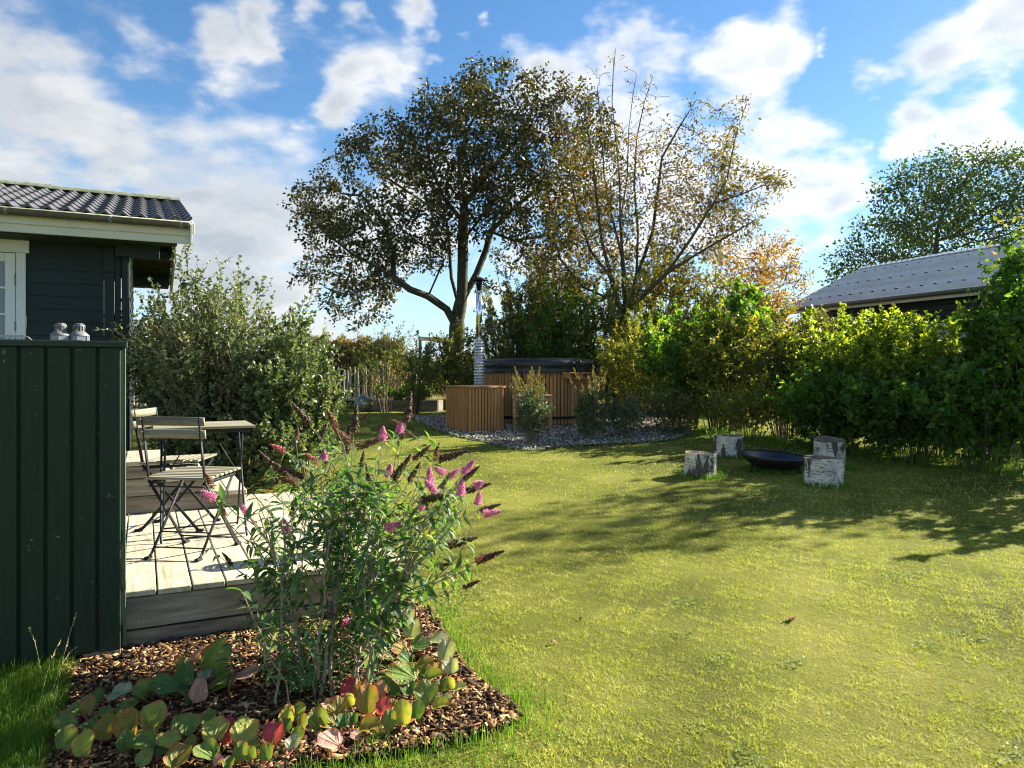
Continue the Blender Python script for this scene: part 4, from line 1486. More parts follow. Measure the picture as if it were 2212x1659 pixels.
# ------------------------------------------------------------------ picket fences
def picket_fence(p0, p1, n, h, label, seed):
    r_ = random.Random(seed)
    z0 = gzf(p0[0], p0[1])
    t = thing('picket_fence', label, 'fence', (p0[0], p0[1], z0))
    a_, b_ = Vector((*p0, 0)), Vector((*p1, 0))
    d_ = (b_ - a_).normalized()
    nr_ = Vector((d_.y, -d_.x, 0))
    meshes = []
    for k in range(5):
        w_ = r_.uniform(.042, .056)
        th = r_.uniform(.012, .022)
        Vt = []
        for z_, ww in ((0, 1), (.35, r_.uniform(.85, 1.1)), (.7, r_.uniform(.85, 1.1)), (.94, .85), (1.0, .18)):
            ox, oy = r_.uniform(-.008, .008), r_.uniform(-.006, .006)
            for sx, sy in ((-1, -1), (1, -1), (1, 1), (-1, 1)):
                Vt.append((ox + sx * w_ / 2 * ww, oy + sy * th / 2, z_ * h))
        Fq = [(j * 4 + i, j * 4 + (i + 1) % 4, (j + 1) * 4 + (i + 1) % 4, (j + 1) * 4 + i) for j in range(4) for i in range(4)] + [(16, 17, 18, 19)]
        a = Acc()
        a.add(Vt, Fq)
        me = a.mesh('picket')
        me.materials.append(M['picket'])
        meshes.append(me)
    for i in range(n):
        p = a_.lerp(b_, (i + .5) / n)
        z_ = gzf(p.x, p.y) - .02
        Mx = frame((p.x, p.y, z_), d_, Vector((-d_.y, d_.x, 0))) @ Matrix.Rotation(R(r_.uniform(-3, 3)), 4, 'Y') @ Matrix.Rotation(R(r_.uniform(-2, 2)), 4, 'X') @ Matrix.Diagonal((1, 1, r_.uniform(.94, 1.06), 1))
        link('picket', meshes[r_.randrange(5)], M['picket'], t, Mx)
    for f in (.3, .78):
        pts = []
        for i in range(n * 2 + 1):
            p = a_.lerp(b_, i / (2 * n))
            pts.append(p + nr_ * (.014 if i % 2 else -.014) + Vector((0, 0, gzf(p.x, p.y) + h * f)))
        tube_obj('wire', pts, .003, 3, M['bracket'], t)
    return t


q0, q1 = at(655, 880, 18.2), at(905, 880, 18.0)
picket_fence((q0.x, q0.y), (q1.x, q1.y), 30, .98, 'split chestnut picket fence between the big left bush and the oak', 4)
q0, q1 = at(236, 870, 14.6), at(352, 870, 15.6)
picket_fence((q0.x, q0.y), (q1.x, q1.y), 13, .80, 'short run of split pickets seen just right of the green wall', 5)

# raised bed boards and the zinc float
rb_ = thing('raised_bed', 'raised bed edged with dark stained boards in front of the picket fence', 'planter', (at(820, 880, 16.4).x, 16.4, .585))
xa, xb_, xc = at(690, 880, 16.5).x, at(838, 880, 16.3).x, at(946, 880, 16.1).x
for (x0_, y0_, x1_, y1_) in ((xa, 16.5, xb_, 16.3), (xb_ + .01, 16.29, xc, 16.1)):
    for z_ in (.64, .775):
        board('edge_board', (x0_, y0_, z_ + .01), (x1_, y1_, z_ + .01), .128, .04, (0, -1, 0), M['greywood'], rb_, .004)
board('edge_board', (xc - .01, 16.14, .715), (xc + .2, 18.0, .715), .25, .04, (1, 0, 0), M['greywood'], rb_, .004)
a = Acc()
add_box(a, ((xa + xc) / 2, 17.1, .72), (xc - xa, 1.5, .2))
link('soil', a.mesh('soil', (0, 17, .7)), M['soil'], rb_, Matrix.Translation((0, 17, .7)))
fc = at(785, 863, 16.0)
fl = thing('zinc_float', 'dull grey metal ball with a flat end lying against the raised bed', 'garden ornament', (fc.x, fc.y, .6))
Mf = Matrix.Translation((fc.x, fc.y, .585 + .185)) @ Matrix.Rotation(R(-25), 4, 'Z') @ Matrix.Rotation(R(14), 4, 'Y')
prof_ = [(.0, -.20), (.10, -.185), (.16, -.13), (.186, -.05), (.187, .03), (.172, .10), (.15, .15)]
a = Acc()
NSg = 28
Vt = [(x_, r_ * math.cos(2 * math.pi * i / NSg), r_ * math.sin(2 * math.pi * i / NSg)) for (r_, x_) in prof_ for i in range(NSg)]
Fq = [(j * NSg + i, (j + 1) * NSg + i, (j + 1) * NSg + (i + 1) % NSg, j * NSg + (i + 1) % NSg) for j in range(len(prof_) - 1) for i in range(NSg)]
a.add(Vt, Fq)
link('ball', a.mesh('ball', None, True), M['zinc'], fl, Mf)
a = Acc()
add_tube(a, [(.15, 0, 0), (.156, 0, 0)], .145, 28)
link('end_plate', a.mesh('end_plate'), M['greywood'], fl, Mf)
a = Acc()
add_tube(a, [(.148 + .0, .15 * math.cos(t_), .15 * math.sin(t_)) for t_ in np.linspace(0, 6.283, 29)], .005, 5, False)
link('seam_ring', a.mesh('seam_ring'), M['zinc'], fl, Mf)
# red ribbed dome behind the fence
dc = at(806, 812, 20)
dm = thing('ribbed_dome', 'small reddish ribbed dome peeping over the picket fence', 'garden ornament', (dc.x, dc.y, .59))
for q in range(6):
    rr = .135 * math.sqrt(1 - (q / 6.2) ** 2)
    zz = dc.z - .06 + q * .026
    tube_obj('rib', [Vector((dc.x + rr * math.cos(t_), dc.y + rr * math.sin(t_), zz + .03 * math.sin(t_))) for t_ in np.linspace(0, 6.283, 21)], .009, 5, M['terracotta'], dm)
a = Acc()
NSg = 20
prof_ = [(.12, -.3), (.12, -.06), (.11, .0), (.08, .06), (.03, .10), (0, .105)]
a.add([(r_ * math.cos(2 * math.pi * i / NSg), r_ * math.sin(2 * math.pi * i / NSg), z_) for (r_, z_) in prof_ for i in range(NSg)],
      [(j * NSg + i, j * NSg + (i + 1) % NSg, (j + 1) * NSg + (i + 1) % NSg, (j + 1) * NSg + i) for j in range(len(prof_) - 1) for i in range(NSg)])
link('body', a.mesh('body', None, True), M['terracotta'], dm, Matrix.Translation((dc.x, dc.y, dc.z)))
# pergola bar behind the oak
pa, pb_ = at(905, 731, 19), at(972, 735, 19.6)
pg = thing('pergola', 'plain dark timber frame standing behind the oak at the back of the garden', 'pergola', (pa.x, pa.y, .585))
board('beam', pa, pb_, .08, .10, (0, 0, 1), M['greywood'], pg, .004)
for f in (.04, .96):
    p = pa.lerp(pb_, f)
    board('post', (p.x, p.y, .57), (p.x, p.y, p.z - .05), .08, .08, (0, 1, 0), M['greywood'], pg, .004)

# ------------------------------------------------------------------ the neighbour's house
NE = Vector((7.55, 20.6, 3.2))
nd = Vector((.336, -.94, 0)).normalized()      # along its eave towards us
nv = Vector((.94, .336, 0)).normalized()       # up its roof
NL = 13.0
ns = R(24)
nb = thing('neighbour_house', 'house beyond the hedge with pale grey corrugated roof and dark walls', 'house', (11, 15, .6))
per = .177
ncol = int(NL / per)
uu = np.linspace(0, ncol * per, ncol * 8 + 1)
prof = .028 * np.cos(uu / per * 2 * np.pi)
slope_l = 2.85 / math.cos(ns)
ncs = 3
cl = slope_l / ncs
rows = [np.stack([uu, np.full_like(uu, y_), prof + l_], 1) for y_, l_ in ((-.0, -.02), (0, .012), (cl + .12, .0))]
nn = len(uu)
Fq = [np.stack([np.arange(nn - 1) + r_ * nn, np.arange(nn - 1) + r_ * nn + 1, np.arange(nn - 1) + (r_ + 1) * nn + 1, np.arange(nn - 1) + (r_ + 1) * nn], 1) for r_ in range(2)]
shm = np_mesh('roof_sheet', np.concatenate(rows), np.concatenate(Fq))
rvec = nv * math.cos(ns) + Vector((0, 0, math.sin(ns)))
nroof = link('roof', box_mesh(NL, slope_l, .04, 0).copy(), M['darkinside'], nb, frame(NE + nd * NL / 2 + rvec * slope_l / 2 - Vector((0, 0, .07)), nd, rvec))
nroof.data.materials.clear(); nroof.data.materials.append(M['darkinside'])
for k in range(ncs):
    link('roof_sheet', shm, M['fibre'], nroof, frame(NE + rvec * (cl * k - .05) + Vector((0, 0, .005 * k)), nd, rvec))
    a = Acc()
    for i in range(int(NL / (per * 2))):
        for off in (.06,):
            p = NE + nd * (per * (2 * i + 1)) + rvec * (cl * (k + .5)) + Vector((0, 0, .035))
            add_box(a, p, (.06, .07, .022), frame(p, nd, rvec))
    bt = link('bump_shade', a.mesh('bump_shade', NE), M['blackslate'], nroof, Matrix.Translation(NE))  # black blocks stand in for the shadows beneath the sheet's small bumps
    bt['kind'] = 'stuff'
rv2 = nv * math.cos(ns) - Vector((0, 0, math.sin(ns)))
for k in range(3):
    link('roof_sheet', shm, M['fibre'], nroof, frame(NE + nd * (ncol * per) + nv * 5.7 - rv2 * (cl * k - .05) - Vector((0, 0, 0)), -nd, -rv2))
rt = NE + rvec * slope_l
for k in range(7):
    p0, p1 = rt + nd * (k * 1.9 - .05), rt + nd * (k * 1.9 + 1.9)
    for sg, w_ in ((1, .16), (-1, .16)):
        dv = (nv * math.cos(ns) * -sg + Vector((0, 0, -math.sin(ns))))
        c_ = (p0 + p1) / 2 + dv * .08 + Vector((0, 0, .05 + .008 * (k % 2)))
        link('ridge_cap', box_mesh(1.98, .17, .012, 0), M['white'], nroof, frame(c_, nd, dv if sg > 0 else dv))
board('fascia', NE + nd * .0 - nv * .02 - Vector((0, 0, .10)), NE + nd * NL - nv * .02 - Vector((0, 0, .10)), .13, .03, -nv, M['cream'], nb, .003)
tube_obj('gutter', [NE - nv * .09 - Vector((0, 0, .045)), NE + nd * NL - nv * .09 - Vector((0, 0, .045))], .055, 8, M['gutter'], nb)
board('verge_board', NE - nd * .03 - Vector((0, 0, .05)), NE - nd * .03 + rvec * slope_l - Vector((0, 0, .05)), .13, .03, -nd, M['white'], nb, .003)
a = Acc()
w0 = NE + nv * .45 + nd * .4
add_box(a, w0 + nd * 6 + nv * 2.3 + Vector((0, 0, -1.5)), (12.2, 4.4, 2.75), frame((0, 0, 0), nd, nv))
link('wall', a.mesh('wall', NE), M['blackslate'], nb, Matrix.Translation(NE))
for k in range(17):
    zz = .7 + k * .145
    board('wall_board', w0 + nd * -.1 - nv * .12 + Vector((0, 0, zz - 3.2)), w0 + nd * 12.1 - nv * .12 + Vector((0, 0, zz - 3.2)), .135, .02, -nv, M['bluegreen'], nb, .002)
for k in range(4):
    c_ = w0 + nd * (1.6 + k * 3.0) - nv * .15 + Vector((0, 0, 2.0 - 3.2))
    wn_ = link('window', box_mesh(1.0, .02, .9, 0), M['glass'], nb, frame(c_, nd, nv))
    for dx, dz_, ww, hh in ((-.52, 0, .07, 1.04), (.52, 0, .07, 1.04), (0, .49, 1.0, .07), (0, -.49, 1.0, .07), (0, 0, .04, .9)):
        link('frame', box_mesh(ww, .05, hh, .003), M['white'], wn_, frame(c_ + nd * dx + Vector((0, 0, dz_)) - nv * .012, nd, nv))
# ------------------------------------------------------------------ trees
def densify(pts, step):
    out = [Vector(pts[0])]
    for p, q in zip(pts[:-1], pts[1:]):
        p, q = Vector(p), Vector(q)
        n = max(1, int((q - p).length / step))
        for i in range(1, n + 1):
            out.append(p.lerp(q, i / n))
    return out


def colonise(init, attr, step, infl, kill, iters, seed, bias=(0, 0, .12), jit=.15):
    """grow branch nodes towards scattered points inside the crown"""
    r_ = np.random.default_rng(seed)
    pos = [np.array(p, float) for p, _ in init]
    par = [q for _, q in init]
    A = np.array(attr, float)
    P = np.array(pos)
    best = np.full(len(A), 1e9)
    bi = np.zeros(len(A), int)
    for i0 in range(0, len(P), 64):
        d = np.linalg.norm(A[:, None] - P[None, i0:i0 + 64], axis=2)
        j = d.argmin(1)
        dm = d[np.arange(len(A)), j]
        k = dm < best
        best[k] = dm[k]
        bi[k] = j[k] + i0
    bias = np.array(bias)
    for it in range(iters):
        act = best < infl
        if not act.any():
            break
        ids = bi[act]
        dirs = nrm(A[act] - P[ids])
        uniq, inv = np.unique(ids, return_inverse=True)
        sm = np.zeros((len(uniq), 3))
        np.add.at(sm, inv, dirs)
        sm = nrm(nrm(sm) + bias + r_.normal(size=sm.shape) * jit)
        newp = P[uniq] + sm * step
        n0 = len(P)
        P = np.concatenate([P, newp])
        par += list(uniq)
        for i0 in range(0, len(newp), 128):
            blk = newp[i0:i0 + 128]
            d = np.linalg.norm(A[:, None] - blk[None], axis=2)
            j = d.argmin(1)
            dm = d[np.arange(len(A)), j]
            k = dm < best
            best[k] = dm[k]
            bi[k] = j[k] + i0 + n0
        keep = best > kill
        A, best, bi = A[keep], best[keep], bi[keep]
        if len(A) == 0:
            break
    return P, np.array(par)


def radii(P, par, tip, expo, cap=None):
    n = len(P)
    acc = np.zeros(n)
    kids = np.zeros(n, int)
    for i in range(n - 1, -1, -1):
        if acc[i] == 0:
            acc[i] = tip ** expo
        if par[i] >= 0:
            acc[par[i]] += acc[i]
            kids[par[i]] += 1
    r_ = acc ** (1 / expo)
    if cap:
        r_ = np.minimum(r_, cap)
    return r_, kids


def branch_meshes(P, par, rad, thr, acc_thick, acc_thin, sides=8):
    n = len(P)
    children = [[] for _ in range(n)]
    for i in range(n):
        if par[i] >= 0:
            children[par[i]].append(i)
    main = {}
    for i in range(n):
        if children[i]:
            main[i] = max(children[i], key=lambda c: rad[c])
    starts = [i for i in range(n) if par[i] < 0]
    t0, t1, r0, r1 = [], [], [], []
    stack = [(s, None) for s in starts]
    while stack:
        s, frm = stack.pop()
        chain = [frm, s] if frm is not None else [s]
        c = s
        while c in main:
            for ch in children[c]:
                if ch != main[c]:
                    stack.append((ch, c))
            c = main[c]
            chain.append(c)
        thick = [c for c in chain if rad[c] >= thr]
        if rad[chain[-1]] < thr and thick:
            k = max(i for i, c in enumerate(chain) if rad[c] >= thr)
            tk, tn = chain[:k + 2], chain[k + 1:]
        elif thick:
            tk, tn = chain, []
        else:
            tk, tn = [], chain
        if len(tk) > 1:
            rr = [rad[c] for c in tk]
            if frm is not None:
                rr[0] = min(rr[0], rr[1] * 1.15)
            add_tube(acc_thick, [P[c] for c in tk], rr, sides if max(rr) > .05 else 6, False)
        for a_, b_ in zip(tn[:-1], tn[1:]):
            t0.append(P[a_]); t1.append(P[b_]); r0.append(min(rad[a_], rad[b_] * 1.2)); r1.append(rad[b_])
    if t0:
        add_segments(acc_thin, np.array(t0), np.array(t1), np.array(r0), np.array(r1), 3)


def ell_points(ells, n, r_, lump=0.):
    """points inside a union of ellipsoids (centre, radii)"""
    vol = np.array([e[1][0] * e[1][1] * e[1][2] * (e[2] if len(e) > 2 else 1) for e in ells])
    cnt = (n * vol / vol.sum()).astype(int) + 1
    out = []
    for e, c in zip(ells, cnt):
        p = nrm(r_.normal(size=(c, 3))) * (r_.random((c, 1)) ** (1 / 2.6))
        out.append(np.array(e[0]) + p * np.array(e[1]))
    A = np.concatenate(out)
    if lump:
        f = np.zeros(len(A))
        for _ in range(9):
            k = r_.normal(size=3)
            k *= lump * r_.uniform(.6, 1.5) / np.linalg.norm(k)
            f += np.sin(A @ k + r_.uniform(0, 6.28))
        A = A[f / 3 > r_.normal(size=len(A)) * .25 - .25]
    return A


def px_ells(lst, Y, r_, dj=1.0, dscale=1.0):
    out = []
    for e in lst:
        cx, cy, rx, ry = e[:4]
        yy = Y + r_.uniform(-dj, dj)
        c = at(cx, cy, yy)
        k = yy / FPX
        out.append((tuple(c), (rx * k, (rx + ry) / 2 * k * dscale, ry * k), e[4] if len(e) > 4 else 1))
    return out


def crown_leaves(acc, P, rad, kids, n_per, L, W, spread, thr, r_, kind=0, up=.5, mask=None):
    tips = np.where(rad < thr)[0]
    if mask is not None:
        tips = tips[mask(P[tips])]
    cnt = r_.poisson(n_per, len(tips)) + 0
    idx_ = np.repeat(tips, cnt)
    m = len(idx_)
    off = r_.normal(size=(m, 3)) * spread
    p = P[idx_] + off
    D = nrm(off + r_.normal(size=(m, 3)) * spread * .8 + np.array([0, 0, -.02]))
    N = nrm(r_.normal(size=(m, 3)) + np.array([0, 0, up]))
    l = L * r_.uniform(.6, 1.3, m)
    add_leaves(acc, p, D, N, l, W / L * l * r_.uniform(.8, 1.2, m), kind, .2, .2)
    return m


def tree_objects(root, name_, thick, thin, leaf, bark, twigm, leafm, loc):
    Ml = Matrix.Translation(loc)
    link('trunk', thick.mesh('trunk', loc, True), bark, root, Ml)
    if thin.n:
        o = link('twigs', thin.mesh('twigs', loc), twigm, root, Ml)
        o['kind'] = 'stuff'
    if leaf.n:
        o = link('crown', leaf.mesh('crown', loc), leafm, root, Ml)
        o['kind'] = 'stuff'


def limb_nodes(paths, Y, step, base=None):
    """hand placed limbs: each a list of (px, py, depth offset); the first starts at the ground"""
    nodes = []
    pts_all = []
    for path in paths:
        pts = densify([at(x, y, Y + dy) for x, y, dy in path], step)
        if not nodes:
            nodes.append((tuple(pts[0]), -1))
            last = 0
        else:
            d = [(Vector(q[0]) - pts[0]).length for q in nodes]
            last = int(np.argmin(d))
        for p in pts[1:]:
            nodes.append((tuple(p), last))
            last = len(nodes) - 1
    return nodes


# the oak
rO = np.random.default_rng(12)
OY = 17.0
oak_paths = [
    [(990, 885, 0), (985, 760, 0), (988, 690, 0), (998, 640, 0), (1000, 560, 0), (1000, 480, .1), (1003, 425, .1), (990, 350, .3), (1010, 280, .2), (1050, 210, 0)],
    [(985, 705, 0), (965, 668, -.2), (925, 640, -.5), (885, 625, -.8), (850, 598, -1), (805, 572, -1.2), (760, 548, -1.2), (700, 500, -1.3), (660, 450, -1.2)],
    [(885, 625, -.8), (840, 610, -1.2), (790, 625, -1.4), (740, 640, -1.3), (700, 620, -1.4)],
    [(992, 665, 0), (975, 600, .5), (970, 520, .8), (965, 475, .9), (930, 400, 1.0), (900, 330, 1.2)],
    [(965, 475, .9), (920, 440, .6), (860, 400, .3), (800, 360, .1)],
    [(998, 650, 0), (1030, 590, .2), (1050, 540, .4), (1060, 500, .5), (1110, 450, .8), (1170, 400, 1.2), (1230, 330, 1.4)],
    [(1003, 440, .1), (1040, 400, -.5), (1075, 350, -.9), (1120, 300, -1.1), (1150, 240, -1)],
    [(1000, 480, .1), (960, 430, -.6), (930, 360, -1), (920, 300, -1.1)],
    [(1060, 500, .5), (1110, 520, .2), (1170, 510, 0), (1220, 480, -.2)],
    [(850, 598, -1), (850, 540, -.4), (830, 480, 0), (780, 420, .3)],
    [(1000, 520, 0), (1050, 455, -.9), (1110, 410, -1.4), (1190, 380, -1.6)],
    [(925, 640, -.5), (960, 560, -1.1), (900, 520, -1.6), (850, 480, -1.8)],
]
nodes = limb_nodes(oak_paths, OY, .16)
oak_e = [(1080, 215, 120, 85), (1000, 215, 70, 60), (950, 260, 90, 80), (1010, 330, 170, 110), (880, 310, 80, 75), (900, 225, 35, 25), (815, 345, 85, 85), (770, 320, 40, 40), (730, 385, 60, 55),
         (690, 445, 80, 65), (645, 415, 35, 30), (730, 520, 85, 80), (825, 500, 115, 90), (970, 440, 140, 100), (1120, 400, 130, 110), (1180, 310, 110, 120), (1230, 230, 75, 65), (1290, 300, 60, 90), (1180, 185, 35, 40),
         (790, 600, 85, 40, .8), (690, 590, 75, 50, .9), (765, 670, 65, 45, .8), (700, 650, 40, 30, .6), (870, 560, 60, 40, .5), (1160, 520, 80, 60, .6), (1110, 560, 50, 35, .35), (1240, 440, 90, 90, .8), (820, 700, 40, 25, .5), (1060, 620, 35, 30, .2), (940, 520, 50, 40, .25)]
att = ell_points(px_ells(oak_e, OY, rO, 1.2, 1.0), 9500, rO, 7.5)
P, par = colonise(nodes, att, .15, 1.5, .22, 80, 3)
rad, kids = radii(P, par, .0048, 2.16, .27)
rad = np.where(rad > .02, rad * (1 + .75 * np.clip((rad - .02) / .05, 0, 1)), rad)
th, tn, lf = Acc(), Acc(), Acc()
branch_meshes(P, par, rad, .016, th, tn)
ol = at(988, 885, OY)
ol.z = gzf(ol.x, OY)
oak = thing('oak_tree', 'tall broad oak with brownish green crown and dark forked trunk', 'tree', ol)
nl = crown_leaves(lf, P, rad, kids, 15, .088, .058, .065, .0100, rO, 0)
tree_objects(oak, 'oak', th, tn, lf, M['bark'], M['bark'], M['oak'], ol)

# the rowan: many stems, bare at the top, red berries
rR = np.random.default_rng(4)
RY = 15.2
row_paths = [
    [(1345, 900, 0), (1348, 760, 0), (1350, 650, 0), (1345, 560, 0), (1340, 480, .1), (1338, 380, 0), (1330, 300, 0), (1322, 220, 0), (1325, 150, 0), (1330, 105, .1)],
    [(1348, 700, 0), (1320, 600, -.2), (1300, 520, -.3), (1290, 440, -.4), (1280, 340, -.4), (1262, 240, -.3), (1262, 180, -.2)],
    [(1320, 600, -.2), (1275, 540, .2), (1248, 460, .3), (1232, 380, .3), (1215, 290, .4), (1208, 215, .5)],
    [(1348, 700, 0), (1375, 600, .3), (1378, 500, .4), (1370, 400, .4), (1375, 300, .3), (1392, 220, .3), (1410, 165, .2)],
    [(1375, 600, .3), (1410, 500, .2), (1420, 420, .0), (1430, 340, -.2), (1470, 270, -.4), (1505, 215, -.3)],
    [(1348, 680, 0), (1440, 590, -.6), (1490, 520, -.9), (1540, 440, -.9), (1570, 390, -.9), (1590, 290, -.9), (1615, 215, -.8)],
    [(1540, 440, -.9), (1600, 420, -.8), (1650, 400, -.8), (1700, 398, -.6)],
    [(1440, 590, -.6), (1520, 540, -.5), (1590, 500, -.5), (1640, 470, -.4)],
    [(1345, 560, 0), (1320, 460, .4), (1305, 380, .5), (1300, 280, .5), (1290, 190, .5)],
    [(1340, 480, .1), (1355, 380, .2), (1358, 280, .2), (1368, 200, .2), (1375, 160, .2)],
    [(1345, 620, 0), (1450, 640, -.4), (1530, 610, -.6), (1600, 590, -.7)],
    [(1348, 660, 0), (1260, 620, -.4), (1210, 560, -.4), (1190, 480, -.4)],
]
nodes = limb_nodes(row_paths, RY, .14)
row_e = [(1310, 190, 75, 70, .6), (1230, 270, 60, 80, .7), (1400, 210, 70, 50, .6), (1290, 350, 110, 100), (1400, 330, 100, 90), (1500, 270, 60, 60, .6), (1500, 400, 110, 90), (1380, 460, 120, 90), (1250, 480, 90, 90), (1600, 430, 80, 55), (1560, 330, 40, 60, .25), (1590, 240, 30, 40, .25),
         (1540, 500, 110, 60), (1450, 560, 110, 70, .9), (1330, 580, 110, 70, .9), (1200, 560, 70, 80, .9), (1660, 410, 40, 25), (1230, 400, 70, 80), (1260, 560, 90, 60), (1400, 620, 110, 60), (1300, 440, 90, 80)]
att = ell_points(px_ells(row_e, RY, rR, .8, .9), 5600, rR, 5.)
P, par = colonise(nodes, att, .14, 1.2, .24, 50, 8, (0, 0, .35), .10)
rad, kids = radii(P, par, .0048, 2.0, .13)
th, tn, lf = Acc(), Acc(), Acc()
branch_meshes(P, par, rad, .012, th, tn)
ol = at(1345, 900, RY)
ol.z = gzf(ol.x, RY)
row = thing('rowan_tree', 'thin many stemmed rowan with bare top twigs and red berries', 'tree', ol)
zt1 = at(0, 330, RY).z
zt0 = at(0, 560, RY).z


def rowmask(p):
    f = np.clip((p[:, 2] - zt0) / (zt1 - zt0), 0, 1.4)
    side = np.clip((p[:, 0] - at(1400, 0, RY).x) / 2.2, 0, 1)
    return rR.random(len(p)) < np.clip(1.05 - .72 * f + .4 * side, .08, 1)


crown_leaves(lf, P, rad, kids, 15, .078, .036, .075, .0102, rR, 0, mask=rowmask)
tree_objects(row, 'rowan', th, tn, lf, M['barkrowan'], M['barkrowan'], M['rowan'], ol)


def berries(root, P, rad, n, rs, r_, loc, ymax=1e9):
    tips = np.where((rad < .009) & (P[:, 2] > 2.4) & (P[:, 2] < ymax))[0]
    ids = r_.choice(tips, n)
    c = np.repeat(P[ids], 9, 0) + r_.normal(size=(n * 9, 3)) * .042
    o6 = np.array([(1, 0, 0), (0, 1, 0), (-1, 0, 0), (0, -1, 0), (0, 0, 1), (0, 0, -1)], float) * rs
    Fo = np.array([(0, 1, 4), (1, 2, 4), (2, 3, 4), (3, 0, 4), (1, 0, 5), (2, 1, 5), (3, 2, 5), (0, 3, 5)])
    Vt = (c[:, None] + o6[None]).reshape(-1, 3) - np.array(loc)
    Fs = ((np.arange(len(c)) * 6)[:, None, None] + Fo[None]).reshape(-1, 3)
    o = link('berries', np_mesh('berries', Vt, Fs), M['berry'], root, Matrix.Translation(loc))
    o['kind'] = 'stuff'


berries(row, P, rad, 75, .014, rR, ol)


def simple_tree(name, label, cat, basepx, Y, ells, natt, step, infl, kill, leafm, leafL, leafW, nper, spread, seed, group=None, bark='bark', tip=.006, cap=.2, dj=.8, berries_n=0, dsc=1.0):
    r_ = np.random.default_rng(seed)
    c0 = at(basepx, 800, Y)
    c0.z = gzf(c0.x, Y)
    E = px_ells(ells, Y, r_, dj, dsc)
    ctr = np.mean([e[0] for e in E], 0)
    top = Vector((float(ctr[0]), float(ctr[1]), float(ctr[2])))
    pts = densify([c0, c0.lerp(top, .5) + Vector((r_.normal() * .1, r_.normal() * .1, 0)), top], step)
    nodes_ = [(tuple(p), i - 1) for i, p in enumerate(pts)]
    att_ = ell_points(E, natt, r_)
    P_, par_ = colonise(nodes_, att_, step, infl, kill, 60, seed)
    rad_, kids_ = radii(P_, par_, tip, 2.4, cap)
    th_, tn_, lf_ = Acc(), Acc(), Acc()
    branch_meshes(P_, par_, rad_, .018, th_, tn_)
    t_ = thing(name, label, cat, c0, 0, group)
    crown_leaves(lf_, P_, rad_, kids_, nper, leafL, leafW, spread, tip * 2.4, r_, 0)
    tree_objects(t_, name, th_, tn_, lf_, M[bark], M[bark], M[leafm], c0)
    if berries_n:
        berries(t_, P_, rad_, berries_n, .02, r_, c0)
    return t_


simple_tree('autumn_tree', 'small orange and yellow leaved tree beyond the hedge, left of the grey roof', 'tree', 1640, 18.5,
            [(1600, 590, 75, 55), (1670, 560, 70, 55), (1720, 610, 45, 45), (1620, 660, 110, 45), (1560, 550, 40, 35), (1690, 520, 30, 22)], 1300, .18, 1.5, .26, 'copper', .08, .045, 13, .08, 31, berries_n=60)
simple_tree('leafy_tree', 'big dark green tree towering behind the grey corrugated roof', 'tree', 2010, 30,
            [(1990, 440, 120, 100), (2090, 390, 110, 80), (1890, 520, 80, 60), (1830, 580, 60, 50), (2190, 400, 110, 85), (2060, 500, 170, 90), (1930, 590, 130, 60), (2170, 520, 120, 110), (2280, 440, 120, 110), (1800, 610, 40, 35)],
            3000, .32, 2.6, .50, 'darkleaf', .15, .09, 20, .20, 32, tip=.011, cap=.4, dj=1.5)
# trees beyond the right-hand edge of the view; their shade lies across the lawn
def free_tree(label, x, y, blobs_, natt, seed, leafm='hazel', L=.12, nper=7):
    r_ = np.random.default_rng(seed)
    c0 = Vector((x, y, gzf(x, y)))
    E = [((x + a_, y + b_, z_), (rx, ry, rz_)) for a_, b_, z_, rx, ry, rz_ in blobs_]
    pts = densify([c0, c0 + Vector((0, 0, blobs_[0][2] - c0.z))], .2)
    nodes_ = [(tuple(p), i - 1) for i, p in enumerate(pts)]
    P_, par_ = colonise(nodes_, ell_points(E, natt, r_), .2, 2.0, .3, 60, seed)
    rad_, kids_ = radii(P_, par_, .006, 2.4, .2)
    th_, tn_, lf_ = Acc(), Acc(), Acc()
    branch_meshes(P_, par_, rad_, .018, th_, tn_)
    t_ = thing('garden_tree', label, 'tree', c0)
    crown_leaves(lf_, P_, rad_, kids_, nper, L, L * .55, .12, .0145, r_, 0)
    tree_objects(t_, 'garden_tree', th_, tn_, lf_, M['bark'], M['bark'], M[leafm], c0)


free_tree('round garden tree just outside the right edge, shading the lawn', 9.75, 11.2, [(0, 0, 4.8, 1.4, 1.4, 1.3), (-.6, .3, 3.6, 1.4, 1.3, 1.0), (.9, -.2, 3.8, 1.5, 1.3, 1.0), (.2, .2, 6.2, 1.0, 1.0, .8)], 1100, 51)


